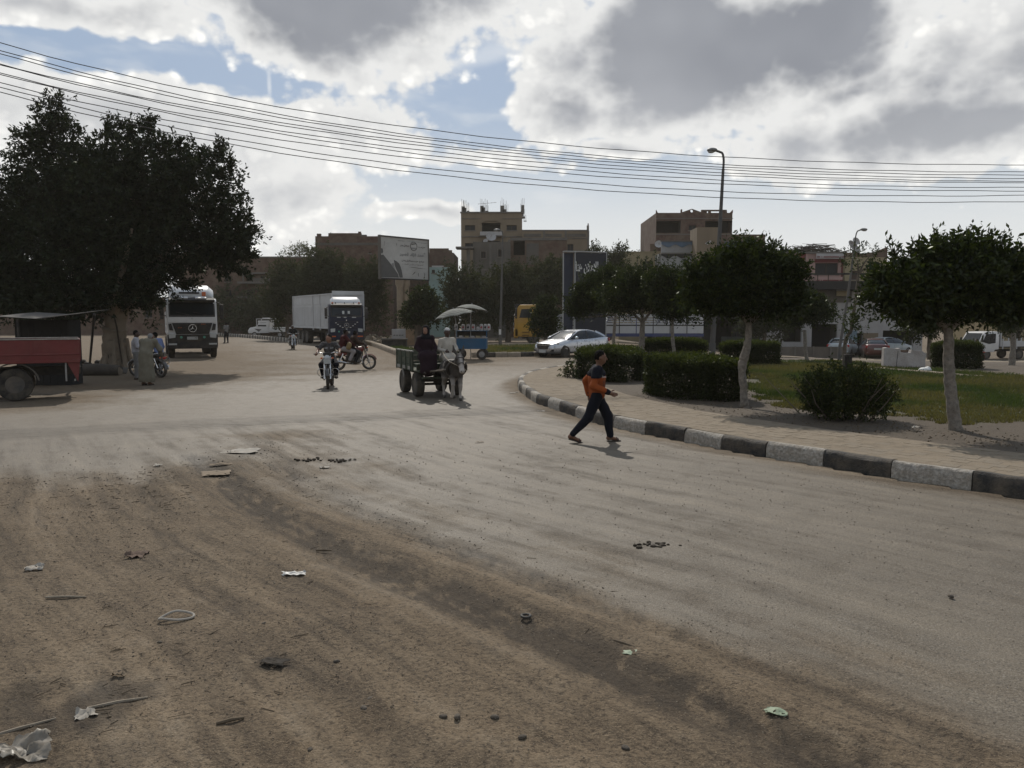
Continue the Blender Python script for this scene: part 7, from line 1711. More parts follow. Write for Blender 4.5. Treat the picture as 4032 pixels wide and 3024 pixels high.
for s in (-1, 1):
    for j in range(3): MB().box((s * .64, -.35, .78 + .17 * j), (.03, 1.75, .16)).build('side_board', M_CG, dc, bevel=.005)
    MB().box((s * .64, -.35, 1.215), (.06, 1.78, .035)).build('top_rail', M_CW, dc, bevel=.004)
    for y in (-1.2, -.7, -.2, .3, .5): MB().box((s * .665, y, .95), (.03, .07, .55)).build('side_stake', M_CG, dc)
    for y, w_ in ((-.9, .35), (-.3, .3), (.25, .25)): MB().box((s * .685, y, .76), (.006, w_, .09)).build('painted_patch', M_CW, dc)
    MB().bar((s * .66, -.55, .7), (s * .60, -.5, .38), .05, .04).build('brace', M_RIM, dc)
for j in range(3): MB().box((0, -1.22, .78 + .17 * j), (1.26, .03, .16)).build('tail_board', M_CG, dc, bevel=.005)
MB().box((0, .62, .86), (1.2, .36, .05)).build('seat_board', M_CG, dc, bevel=.005); MB().box((0, .55, .78), (1.1, .05, .14)).build('seat_riser', M_CG, dc)
for s in (-1, 1): MB().tube([(s * .36, .75, .55), (s * .36, 1.3, .72), (s * .30, 2.25, .80)], .026, 8).build('shaft', M_BARK_D, dc, True)
MB().box((0, .95, .52), (1.0, .25, .04)).build('footboard', M_CG, dc)
# riders
J = dict(pelvis=(-.0, .10, .14), chest=(0, .14, .48), neck=(0, .16, .68), head=(0, .19, .81), shL=(-.165, .15, .585), shR=(.165, .15, .585), elL=(-.25, .20, .34), elR=(.25, .20, .34), wrL=(-.12, .42, .30), wrR=(.12, .42, .30), hipL=(-.10, .12, .12), hipR=(.10, .12, .12), knL=(-.13, .50, .13), knR=(.13, .50, .13), anL=(-.12, .58, -.26), anR=(.12, .58, -.26), toL=(-.12, .72, -.31), toR=(.12, .72, -.31), hem=(0, .52, -.22))
def on_cart(x, y, z): return dc.matrix_basis @ Vector((x, y, z))
dc_m = Matrix.Translation((org.x, org.y, 0)) @ Matrix.Rotation(rc, 4, 'Z')
ps = dc_m @ Vector((.32, .55, .98)); pm = dc_m @ Vector((-.28, .50, .92))
J2 = dict(J); J2.update(hipL=(-.10, .12, .10), wrL=(-.2, .36, .22), wrR=(.16, .42, .20))
person('person', 'woman in plum robe and black headscarf sitting on the donkey cart', ps, rc - .1, J2, dict(skin=SK3, hair=C_BLACK, hairstyle='scarf', top=C_PLUM, kind='robe', hem=1, hemr=.20, mid=(0, .46, .08), loose=.03, yaw=-.45, cut=-.48, wob=.014, shoes=C_SAND))
person('person', 'old man in cream robe and white skullcap driving the donkey cart', pm, rc, J, dict(skin=SK2, hair=mat('white_knit_cap', (.48, .47, .45), .9, .15, 40, .5, 90), hairstyle='cap', top=C_CREAM, kind='robe', hemr=.13, mid=(0, .46, .10), loose=.022, wob=.013, cut=-.34, shoes=C_SAND, nod=.1))
# donkey
dk = hit(1778, 1578); rd = R(197)
do = empty('donkey', (dk.x, dk.y + .35, 0), rd, 'grey donkey with pale muzzle and legs pulling the cart', 'donkey')
pr = [('c', (0, -.42, .80), (0, .34, .80), .215, .195), ('e', (0, .40, .78), (.165, .17, .21)), ('e', (0, -.50, .84), (.19, .20, .19)), ('e', (0, -.05, .70), (.20, .32, .17)), ('c', (0, .46, .90), (0, .80, 1.10), .14, .095), ('c', (0, .60, 1.05), (0, .80, 1.19), .06, .05), ('c', (0, .80, 1.13), (0, .96, .98), .088, .075), ('c', (0, .96, .98), (0, 1.08, .82), .07, .058), ('e', (0, 1.10, .80), (.058, .062, .055)), ('e', (.07, .86, 1.10), (.03, .04, .035)), ('e', (-.07, .86, 1.10), (.03, .04, .035)),
      ('c', (.055, .76, 1.20), (.12, .74, 1.30), .026, .040, .015), ('c', (.12, .74, 1.30), (.15, .75, 1.44), .040, .012, .02), ('c', (-.055, .76, 1.20), (-.11, .73, 1.30), .026, .040, .015), ('c', (-.11, .73, 1.30), (-.13, .73, 1.44), .040, .012, .02)]
def leg(pts, rr):
    return [('c', a, b_, r0, r1, .03) for a, b_, r0, r1 in zip(pts[:-1], pts[1:], rr[:-1], rr[1:])]
pr += leg([(-.11, .40, .66), (-.11, .44, .40), (-.11, .40, .14), (-.11, .43, .07), (-.11, .45, .03)], [.078, .046, .030, .034, .042])
pr += leg([(.11, .40, .66), (.11, .56, .44), (.11, .46, .22), (.11, .42, .16), (.11, .39, .11)], [.078, .046, .030, .034, .040])
pr += leg([(.12, -.48, .78), (.12, -.36, .56), (.11, -.60, .36), (.11, -.55, .13), (.11, -.53, .07), (.11, -.50, .03)], [.13, .085, .045, .031, .034, .042])
pr += leg([(-.12, -.48, .78), (-.12, -.30, .56), (-.11, -.46, .36), (-.11, -.36, .13), (-.11, -.34, .07), (-.11, -.31, .03)], [.13, .085, .045, .031, .034, .042])
pr += [('c', (0, -.66, .90), (0, -.74, .62), .03, .02), ('c', (0, -.74, .62), (0, -.74, .40), .03, .012)]
V, Q = sdf_mesh(pr, .013, .045, .002, 30)
me = npmesh('donkey_body', V, Q, True)
pale = np.clip(sstep(.50, .30, V[:, 2]) * .9 + sstep(.93, 1.05, V[:, 1]) * sstep(.98, .9, V[:, 2]) + sstep(.62, .54, V[:, 2]) * .5 + .9 * np.exp(-((V[:, 0]) / .045) ** 2) * sstep(.82, .9, V[:, 1]), 0, 1); pale *= 1 - sstep(.10, .06, V[:, 2])
fattr(me, 'pale', pale)
m = bpy.data.materials.new('donkey_coat'); m.use_nodes = True; N_ = m.node_tree.nodes; L__ = m.node_tree.links; a_ = N_.new('ShaderNodeAttribute'); a_.attribute_name = 'pale'; n_ = N_.new('ShaderNodeTexNoise'); n_.inputs['Scale'].default_value = 30; x_ = N_.new('ShaderNodeMix'); x_.data_type = 'RGBA'; L__.new(n_.outputs['Fac'], x_.inputs[0]); x_.inputs[6].default_value = (.040, .034, .029, 1); x_.inputs[7].default_value = (.085, .072, .060, 1); y_ = N_.new('ShaderNodeMix'); y_.data_type = 'RGBA'; L__.new(a_.outputs['Fac'], y_.inputs[0]); L__.new(x_.outputs[2], y_.inputs[6]); y_.inputs[7].default_value = (.36, .32, .28, 1); L__.new(y_.outputs[2], N_['Principled BSDF'].inputs['Base Color']); N_['Principled BSDF'].inputs['Roughness'].default_value = .9
link('body', me, do, m)
for s in (-1, 1): MB().ell((s * .082, .875, 1.095), (.012, .018, .016)).build('eye', HAIR, do, True); MB().ell((s * .03, 1.15, .80), (.012, .01, .016)).build('nostril', HAIR, do, True)
MB().box((0, .62, 1.16), (.03, .36, .09), (R(30), 0, 0)).build('mane', HAIR, do, bevel=.01)
M_LEA = mat('dark_harness_leather', (.022, .017, .014), .7, .2, 9, dust=.2); M_ROPE = mat('pale_rope', (.34, .29, .22), .9, .2, 20)
hn = empty('harness', (0, 0, 0), 0, parent=do)
tor = MB().torus((0, .50, .84), .235, .045, (0, .75, -.45), 24, 8); tor.build('collar', M_LEA, hn, True)
MB().torus((0, .98, .955), .082, .011, (0, .75, -.75), 18, 6).build('noseband', M_LEA, hn, True); MB().torus((0, .82, 1.10), .105, .010, (0, .35, -.9), 18, 6).build('headstall', M_LEA, hn, True)
for s in (-1, 1):
    MB().box((s * .10, .875, 1.10), (.012, .09, .10), (R(-40), 0, s * .25)).build('blinker', M_LEA, hn); MB().tube([(s * .085, .84, 1.14), (s * .08, .97, .96)], .009, 5).build('cheek_strap', M_LEA, hn)
    MB().tube([(s * .085, .97, .94), (s * .20, .55, 1.02), (s * .16, -.2, 1.12), (s * .10, -.75, 1.22)], .008, 5).build('rein', M_ROPE, hn, True)
    MB().tube([(s * .24, .45, .80), (s * .28, 0, .80), (s * .32, -.6, .74)], .014, 6).build('trace', M_LEA, hn, True)
MB().tube([(-.20, .30, 1.0), (-.24, .52, .78), (-.12, .70, .86), (-.06, .86, .98)], .016, 6).build('halter_rope', M_ROPE, hn, True)
MB().torus((0, .05, .80), .225, .02, (0, 1, 0), 20, 6).build('girth', M_LEA, hn, True)
sdf_obj('saddle_pad', [('e', (0, .05, 1.0), (.20, .16, .06)), ('c', (-.17, .05, .92), (.17, .05, .92), .06, .06)], M_LEA, hn, .018, .04)
# ------------------------------------------------------------------ vendor cart with umbrellas
vd = 40.3; p = at(1862, 1420, vd); kx = F / vd
vc = empty('vendor_cart', (p.x, p.y, 0), R(-2), 'blue vendor cart with white packets on its shelf, right of the donkey cart', 'cart')
M_VB = mat('blue_cart_paint', (.017, .090, .180), .6, .15, 3, dust=.12)
bw = 118 / kx * 1.0; z0, z1 = (1422 - 1380) / kx, (1422 - 1338) / kx
MB().box2((-bw * .55, 0, z0), (bw * .45, .95, z1)).build('box', M_VB, vc, bevel=.01)
MB().box2((-bw * .56, -.02, z1), (bw * .46, .98, z1 + .04)).build('counter', M_RIM, vc)
for i in range(5): MB().box((-bw * .4 + i * .28, .2, z1 + .08), (.22, .25, .08), (0, 0, .1 * i)).build('tray', M_CREAM if i % 2 else M_RIM, vc)
zs = (1422 - 1308) / kx
MB().box2((-bw * .62, .5, zs - .03), (bw * .50, .85, zs)).build('shelf', M_VB, vc)
for x in (-bw * .58, bw * .44): MB().box((x, .55, (z1 + zs) / 2), (.05, .05, zs - z1)).build('shelf_post', M_VB, vc)
MB().box2((-bw * .58, .86, z1), (bw * .46, .88, zs)).build('back_board', M_CHAS, vc)
for (x, y) in ((bw * .30, .02), (bw * .30, .93), (-bw * .45, .02), (-bw * .45, .93)): wheel(vc, (x, y, .27), .27, .16, M_RIM, rimr=.55).rotation_euler = (0, 0, R(90))
M_PK = mat('white_packet', (.42, .40, .39), .6, .12, 8); M_PKR = mat('red_packet_print', (.30, .06, .07), .7, .2, 8)
for i, x in enumerate((-.60, -.36, -.19, -.02, .14, .26, .39, .51)):
    pk = empty('snack_packet', (p.x, p.y, 0), R(-2), ['leftmost white packet on the vendor shelf', 'second white packet from the left on the vendor shelf', 'third white packet from the left on the vendor shelf', 'white packet left of the small gap on the vendor shelf', 'small low packet in the middle of the vendor shelf', 'white packet right of the small low packet on the shelf', 'second white packet from the right on the vendor shelf', 'rightmost white packet on the vendor shelf'][i], 'packet', 'packets on the vendor cart')
    hh = .33 if i != 4 else .2; X = x * bw
    sdf_obj('packet', [('c', (X - .035, .62, zs + .06), (X - .035, .62, zs + hh - .05), .055, .05), ('c', (X + .035, .62, zs + .06), (X + .035, .62, zs + hh - .05), .055, .05)], M_PK, pk, .022, .04, .006, 30)
    if i != 4: MB().box((X, .562, zs + hh * .5), (.09, .012, .11), (0, .4, 0)).build('print', M_PKR if i % 2 else M_INK, pk)
M_UMS = bpy.data.materials.new('striped_canvas'); M_UMS.use_nodes = True; nt__ = M_UMS.node_tree; at_n = nt__.nodes.new('ShaderNodeAttribute'); at_n.attribute_name = 'ring'
mthn = nt__.nodes.new('ShaderNodeMath'); mthn.operation = 'SINE'; mul_ = nt__.nodes.new('ShaderNodeMath'); mul_.operation = 'MULTIPLY'; mul_.inputs[1].default_value = 38; nt__.links.new(at_n.outputs['Fac'], mul_.inputs[0]); nt__.links.new(mul_.outputs[0], mthn.inputs[0])
mr_ = nt__.nodes.new('ShaderNodeMapRange'); mr_.inputs[1].default_value = -.3; mr_.inputs[2].default_value = .3; nt__.links.new(mthn.outputs[0], mr_.inputs[0]); mx_ = nt__.nodes.new('ShaderNodeMix'); mx_.data_type = 'RGBA'; nt__.links.new(mr_.outputs[0], mx_.inputs[0]); mx_.inputs[6].default_value = (.060, .064, .055, 1); mx_.inputs[7].default_value = (.15, .157, .135, 1); nt__.links.new(mx_.outputs[2], nt__.nodes['Principled BSDF'].inputs['Base Color']); nt__.nodes['Principled BSDF'].inputs['Roughness'].default_value = .85
def umbrella(label, c, r, h, tilt, yaw=0.0):
    root = empty('umbrella', (c[0], c[1], 0), yaw, label, 'umbrella', 'vendor umbrellas'); n = 8; sub = 4; rings = 7; V = []; Qf = []; ring = []
    Rt = Matrix.Rotation(tilt, 3, 'Y'); top = Vector((0, 0, c[2]))
    for j in range(rings + 1):
        t = j / rings
        for i in range(n * sub):
            a = 2 * math.pi * i / (n * sub); ph = (i % sub) / sub; sag = 1 - .07 * math.sin(math.pi * ph) * t - .06 * math.sin(math.pi * ph) * t * t; rr = r * t * sag
            z = -h * (t ** 1.9) + .10 * math.sin(math.pi * ph) * t * t * h
            V.append(tuple(top + Rt @ Vector((rr * math.cos(a), rr * math.sin(a), z)))); ring.append(t)
    for j in range(rings):
        for i in range(n * sub): k = (i + 1) % (n * sub); Qf.append((j * n * sub + i, j * n * sub + k, (j + 1) * n * sub + k, (j + 1) * n * sub + i))
    m_ = bpy.data.meshes.new('canopy'); m_.from_pydata(V, [], Qf); m_.update(); m_.shade_smooth(); fattr(m_, 'ring', ring); link('canopy', m_, root, M_UMS)
    for i in range(n):
        a = 2 * math.pi * i / n; pts = [top + Rt @ Vector((r * t * math.cos(a), r * t * math.sin(a), -h * t ** 1.9 - .025)) for t in (0, .3, .6, .85, 1.03)]; MB().tube(pts, .008, 5).build('rib', M_RIM, root, True)
    MB().tube([top + Rt @ Vector((0, 0, .08)), top + Rt @ Vector((0, 0, -.6)), Vector((Rt @ Vector((0, 0, -.6))) * 1.2) + Vector((0, 0, .3))], .02, 8).build('pole', M_RIM, root, True)
a = at(1785, 1216, vd - .3); umbrella('striped grey umbrella with drooping left edge over the vendor cart', (a.x, a.y, a.z), 1.02, .34, -.20, .2)
a = at(1858, 1199, vd + .7); umbrella('striped grey umbrella highest above the right side of the vendor cart', (a.x, a.y, a.z), .86, .26, .12, .5)
# ------------------------------------------------------------------ red truck bed at the left edge
p = hit(62, 1580); rt = empty('flatbed_truck', (p.x, p.y, 0), R(119), 'red truck bed with big black wheel cut off by the left edge', 'truck')
# local: forward +Y is to the left of the picture; near side is +X... (rz=87 -> +X points away), so near side is -X
ye = -1.48; yf = 3.6
MB().box2((-.10, ye, .98), (1.75, yf, 1.06)).build('bed_floor', M_REDT, rt)
for x in (-.10, 1.75):
    MB().box2((x - .03, ye, 1.02), (x + .03, yf, 1.56)).build('side_panel', M_REDT, rt, bevel=.012); MB().box2((x - .045, ye, 1.56), (x + .045, yf, 1.585)).build('top_rail', M_CW, rt)
    MB().box2((x - .05, ye, 1.16), (x + .05, yf, 1.20)).build('pressed_rib', M_REDT, rt, bevel=.01); MB().box2((x - .045, ye, .96), (x + .045, yf, 1.04)).build('lower_rail', M_REDT, rt, bevel=.008)
    for y in (-.4, .8, 2.0): MB().box((x - .04 if x < 1 else x + .04, y, 1.36), (.02, .05, .36)).build('latch', M_REDT, rt)
MB().box2((-.07, ye - .03, 1.0), (1.72, ye + .03, 1.56)).build('tail_gate', M_REDT, rt, bevel=.012)
MB().prism([(ye, 1.0), (ye + .30, .96), (ye + .06, .45)], 'x', -.08, -.04).build('corner_gusset', M_REDT, rt)
wheel(rt, (.12, 0, .42), .42, .26, M_RIMD, rimr=.52); wheel(rt, (1.52, 0, .42), .42, .26, M_RIMD, rimr=.52); wheel(rt, (.12, 2.9, .42), .42, .26, M_RIMD); wheel(rt, (1.52, 2.9, .42), .42, .26, M_RIMD)
ar = MB(); rg_ = []
for i in range(13):
    a = R(10 + i * 160 / 12); rg_.append([(x, .53 * math.cos(a) * f_, .42 + .53 * math.sin(a) * f_) for x, f_ in ((-.05, 1), (-.05, 1.05), (.25, 1.05), (.25, 1))])
ar.loft(rg_).build('mudguard', M_GREYW, rt, True)
MB().box((.5, 1.0, .72), (.12, 5.0, .2)).box((1.15, 1.0, .72), (.12, 5.0, .2)).box((.8, -1.4, .6), (1.5, .08, .10)).box((.82, 0, .42), (1.4, .1, .1)).build('chassis', M_CHAS, rt)
MB().box((.4, -1.35, .5), (.9, .04, .05)).build('tow_bar', M_CW, rt); MB().box((.05, -1.15, .72), (.10, .04, .5)).build('bracket', M_RIM, rt)
cb = MB().prism([(3.7, .6), (3.7, 2.2), (4.6, 2.25), (5.2, 1.5), (5.3, .6)], 'x', -.05, 1.7).build('cab', M_REDT, rt, bevel=.04)
g = np.random.default_rng(9); mb = MB()
for i in range(26): mb.box((g.uniform(.2, 1.5), g.uniform(.4, 3.0), 1.5 + g.uniform(0, .12)), (g.uniform(.1, .3), g.uniform(.1, .3), g.uniform(.08, .2)), tuple(g.uniform(0, 3, 3)))
tag(mb.build('cargo', M_CHAS, None), 'jumbled dark scrap loaded on the red truck bed', 'cargo', kind='stuff').matrix_world = Matrix.Translation((p.x, p.y, 0)) @ Matrix.Rotation(R(119), 4, 'Z')
# ------------------------------------------------------------------ white flatbed truck at the right
p = at(3812, 1424, 59); zz = gz(p.x, p.y)
fb = empty('flatbed_truck', (p.x, p.y, zz), R(90 + 12), 'white light flatbed truck facing left at the right edge', 'truck')
prof = [(0, .55), (.02, 1.05), (-.05, 1.25), (-.52, 2.02), (-1.75, 2.06), (-1.78, .75), (-1.45, .72), (-1.35, .55)]
MB().prism(prof, 'x', -.9, .9).build('cab', M_WPAINT, fb, True, bevel=.05, seg=2, angle=30)
MB().loft([[(x, y + .02, z) for x, y, z in ((-.8, -.08, 1.3), (.8, -.08, 1.3), (.72, -.47, 1.93), (-.72, -.47, 1.93))], [(x, y - .02, z) for x, y, z in ((-.8, -.08, 1.3), (.8, -.08, 1.3), (.72, -.47, 1.93), (-.72, -.47, 1.93))]]).build('windscreen', M_WGLASS, fb)
for s in (-1, 1):
    MB().prism([(-.35, 1.28), (-.62, 1.88), (-1.45, 1.9), (-1.45, 1.22), (-.9, 1.15)], 'x', s * .88, s * .915).build('side_window', M_WGLASS, fb)
    MB().box((s * 1.02, -.2, 1.45), (.10, .14, .32)).build('mirror', M_BLK, fb, bevel=.02); MB().box((s * .72, .02, .86), (.30, .04, .15)).build('headlight', M_LAMP, fb, bevel=.01)
    for y in (-.75, -3.6): wheel(fb, (s * .78, y, .37), .37, .22, M_RIMD)
    MB().box2((s * .98 - .03, -5.6, .95), (s * .98 + .03, -1.95, 1.30)).build('side_board', M_WBOX, fb, bevel=.01)
    for y in (-2.0, -3.2, -4.4, -5.55): MB().box((s * 1.0, y, 1.15), (.06, .06, .75)).build('stake', M_WBOX, fb)
MB().box((0, .05, .58), (1.7, .12, .2)).build('bumper', M_GREYP, fb, bevel=.02); MB().box2((-.98, -5.6, .86), (.98, -1.9, .95)).build('load_bed', M_CHAS, fb); MB().box((-.35, -3, .66), (.1, 5, .16)).box((.35, -3, .66), (.1, 5, .16)).build('chassis', M_CHAS, fb)
MB().box2((-.95, -1.93, .95), (.95, -1.86, 1.95)).build('headboard', M_WBOX, fb); MB().box2((-.94, -5.62, .95), (.94, -5.58, 1.3)).build('tail_board', M_WBOX, fb)
# ------------------------------------------------------------------ small white pickup far left with load
pd = 85.; p = at(1062, 1325, pd); kx = F / pd
pu = empty('pickup', (p.x, p.y, 0), R(90), 'small white pickup carrying stacked boards beyond the far kerb', 'pickup')
MB().prism([(2.0, .45), (2.05, .75), (1.85, 1.05), (1.2, 1.18), (.72, 1.72), (-.15, 1.75), (-.18, .5)], 'x', -.8, .8).build('cab', M_WPAINT, pu, True, bevel=.06, seg=2, angle=30)
for s in (-1, 1):
    MB().prism([(1.1, 1.2), (.68, 1.62), (.1, 1.64), (.1, 1.18)], 'x', s * .79, s * .812).build('side_window', M_WGLASS, pu); MB().ell((s * .9, 1.0, 1.22), (.08, .05, .08)).build('mirror', M_WPAINT, pu, True); MB().prism([(1.35, .95), (.6, .88), (.9, .62)], 'x', s * .80, s * .808).build('decal', M_BBG, pu)
    for y in (1.35, -1.3): wheel(pu, (s * .72, y, .31), .31, .18, M_RIM)
    MB().box2((s * .80 - .03, -2.2, .72), (s * .80 + .03, -.2, 1.1)).build('bed_side', M_WPAINT, pu, bevel=.01); MB().box((s * .825, -1.2, .95), (.02, 1.4, .06)).build('stripe', M_BBG, pu)
MB().box2((-.8, -2.2, .6), (.8, -.2, .72)).build('bed_floor', M_WPAINT, pu); MB().box2((-.78, -2.22, .72), (.78, -2.17, 1.1)).build('tail_gate', M_WPAINT, pu)
for j in range(3): MB().box((0, .35, 1.2 + .25 * j), (1.7, 1.2, .22)).build('side_slat', M_WPAINT, pu) if j else None
MB().box((0, .2, 1.98), (1.7, 1.9, .05)).build('roof_rack', M_WPAINT, pu); MB().box((0, .3, 2.06), (1.0, .55, .08)).build('roof_load', M_WPAINT, pu)
for x in (-.8, .8):
    for y in (-.7, 1.1): MB().box((x, y, 1.6), (.05, .05, .75)).build('rack_post', M_WPAINT, pu)
# ------------------------------------------------------------------ loose things on the ground
def crumple(name, label, cat, U, V, w, l, h, m, seed, rz=0., n=9, group=None, off=0.0):
    g = np.random.default_rng(seed); xs = np.linspace(-.5, .5, n); X, Y = np.meshgrid(xs, xs, indexing='ij')
    jag = 1 + (fbm(X * 4 + seed, Y * 4, 2, seed) - .5) * .5
    Z = np.abs(fbm(X * 3.3 + seed * 2, Y * 3.3, 3, seed) - .42) * 2.2 * h + g.uniform(0, .12, X.shape) * h
    P = np.stack([X * w * jag, Y * l * jag, Z], -1).reshape(-1, 3); idx = np.arange(n * n).reshape(n, n)
    Q = np.stack([idx[:-1, :-1], idx[1:, :-1], idx[1:, 1:], idx[:-1, 1:]], -1).reshape(-1, 4)
    keep = g.uniform(0, 1, len(Q)) < .97; Q = Q[keep]
    nb = len(P); P2 = np.concatenate([P, P - np.array([0, 0, .0025])]); Q2 = np.concatenate([Q, Q[:, ::-1] + nb])
    p = hit(U, V); o = link(name, npmesh(name, P2, Q2), None, m); o.location = (p.x, p.y, p.z + .006 + off); o.rotation_euler = (0, 0, rz)
    return tag(o, label, cat, group)
M_PAP = mat('dirty_white_paper', (.34, .31, .265), .85, .2, 12, dust=.35); M_CARD = mat('wet_cardboard', (.20, .15, .10), .9, .25, 9, dust=.4); M_PLAS = mat('thin_white_plastic', (.44, .43, .40), .5, .15, 9, dust=.3); M_RAG = mat('black_rag', (.022, .018, .014), .95, .3, 9, dust=.25); M_DUNG = mat('dung', (.035, .026, .016), .95, .3, 20); M_TWIG = mat('dry_twig', (.10, .075, .048), .95, .3, 12); M_STONE = mat('dark_stone', (.075, .062, .048), .9, .35, 20, .6, 60, dust=.4); M_STONE2 = mat('pale_stone', (.24, .20, .15), .9, .3, 20, .6, 60, dust=.3); M_GRNG = mat('pale_green_plastic', (.24, .30, .20), .6, .2, 9, dust=.3)
crumple('cardboard_sheet', 'large flattened pale cardboard sheet at the tip of the dirt patch', 'cardboard', 938, 1781, .56, .42, .05, M_PAP, 1, .2)
crumple('cardboard_piece', 'brown cardboard piece just below the large pale sheet', 'cardboard', 850, 1866, .36, .30, .03, M_CARD, 2, .4)
crumple('cardboard_piece', 'thin cardboard strip between the large pale sheet and the brown piece', 'cardboard', 868, 1832, .32, .10, .03, M_CARD, 3, .1)
crumple('paper_scrap', 'small white scrap left of the cardboard pieces', 'paper', 620, 1836, .10, .09, .04, M_PAP, 4)
crumple('paper_scrap', 'small white scrap below the two dung heaps', 'paper', 1277, 1842, .13, .08, .02, M_PAP, 5)
crumple('paper_scrap', 'white torn paper near the left edge above the stick', 'paper', 137, 2243, .15, .09, .05, M_PAP, 6, .4)
crumple('brown_rag', 'crumpled brown rag right of the torn white paper', 'rag', 537, 2192, .17, .14, .06, mat('brown_rag', (.10, .065, .048), .95, .35, 12, dust=.3), 7)
crumple('paper_scrap', 'crinkled white wrapper in the middle of the dirt', 'paper', 1158, 2264, .19, .07, .035, M_PLAS, 8, .15)
crumple('dark_rag', 'black oily rag lying left of centre in the foreground', 'rag', 1075, 2611, .16, .08, .02, M_RAG, 9, -.2)
crumple('paper_cup', 'crumpled white paper on the dark stain at lower left', 'paper', 338, 2825, .10, .08, .05, M_PAP, 10, .5)
crumple('paper_scrap', 'small pale scrap above the dark stain at lower left', 'paper', 468, 2660, .08, .05, .03, M_CARD, 11)
crumple('foil_scrap', 'pale green foil scrap with a twig beside it, right of centre', 'wrapper', 2504, 2576, .15, .07, .02, M_GRNG, 12, -.2)
crumple('plastic_shard', 'pale green plastic shard at lower right', 'shard', 3055, 2809, .11, .06, .02, M_GRNG, 13, -.4)
crumple('paper_scrap', 'flat pale scrap on the asphalt right of the dung heaps', 'paper', 1890, 1742, .12, .05, .01, M_CARD, 14)
crumple('paper_scrap', 'left of two white scraps by the island tip kerb', 'paper', 2020, 1548, .16, .10, .02, M_PAP, 15); crumple('paper_scrap', 'right of two white scraps by the island tip kerb', 'paper', 2036, 1546, .10, .09, .03, M_PAP, 16)
crumple('paper_scrap', 'white scrap by the kerb left of the boy', 'paper', 2131, 1620, .15, .08, .02, M_PAP, 17)
crumple('paper_scrap', 'pale board strip on the ground right of the red truck wheel', 'board', 182, 1556, .26, .05, .02, M_PAP, 18); crumple('paper_scrap', 'white scrap on the paved strip below the round bush', 'paper', 3600, 1731, .16, .10, .05, M_PAP, 19, 0, 9, None, .2)
for i, (U, V, nm) in enumerate(((1210, 1812, 'left of two dark dung heaps on the dirt tip'), (1342, 1814, 'right of two dark dung heaps on the dirt tip'), (2577, 2148, 'dark dung patch on the asphalt below the walking boy'))):
    g = np.random.default_rng(40 + i); pr = [('e', (g.normal(0, .11), g.normal(0, .07), .008), (g.uniform(.012, .03), g.uniform(.01, .025), g.uniform(.006, .018))) for _ in range(24)]
    o = sdf_obj('dung', pr, M_DUNG, None, .009, .012, .003, 60); o.location = hit(U, V); tag(o, nm, 'dung', 'dung heaps')
crumple('plastic_bag', 'crumpled translucent plastic bag in the bottom left corner', 'bag', 70, 2975, .27, .20, .09, mat('sheer_plastic_bag', (.25, .225, .185), .4, .4, 22, dust=.5, alpha=.75), 52, .3, 17)
# sandal sole / white loop, wire ring, rubber ring
p = hit(690, 2442); lp = MB().tube(spline([(-.10, -.02, .02), (-.02, .055, .045), (.10, .05, .03), (.12, .0, .02), (.04, -.045, .02), (-.06, -.05, .03)], 5, closed=True), .009, 7, closed=True).build('twisted_plastic_strip', M_PAP, None, True); lp.location = p; tag(lp, 'white twisted plastic loop lying on the dirt, left of centre', 'plastic strip')
p = hit(1682, 2441); o = MB().torus((0, 0, .01), .075, .0045, (0, 0, 1), 36, 6).build('wire_ring', M_TWIG, None, True); o.location = p; tag(o, 'thin rusty wire ring lying on the dirt', 'ring')
p = hit(2071, 2432); o = MB().torus((0, 0, .014), .032, .010, (0, 0, 1), 24, 8).build('rubber_ring', M_BLK, None, True); o.location = p; tag(o, 'small black rubber ring beside the tyre track', 'ring')
for (U, V, L_, a, nm) in ((260, 2357, .30, .05, 'flat stick near the left edge below the torn paper'), (465, 2775, .30, .45, 'pale stick lying across the dark stain at lower left'), (75, 2878, .34, .7, 'stick in the bottom left corner above the plastic bag'), (907, 2845, .14, .5, 'short twig at the bottom, left of centre'), (2463, 2543, .18, -.7, 'thin twig beside the pale green foil scrap'), (1275, 2172, .14, .05, 'short straw beside the tyre track'), (240, 1566, .85, -.03, 'long pale lath lying right of the red truck wheel')):
    p = hit(U, V); g = np.random.default_rng(int(U)); o = MB().tube([(-L_ / 2, 0, .012), (0, g.normal(0, .008), .016), (L_ / 2, 0, .010)], [.009, .011, .006], 6).build('stick', M_TWIG if U > 470 else M_STONE2, None, True); o.location = p; o.rotation_euler = (0, 0, a); tag(o, nm, 'stick', 'sticks on the ground')
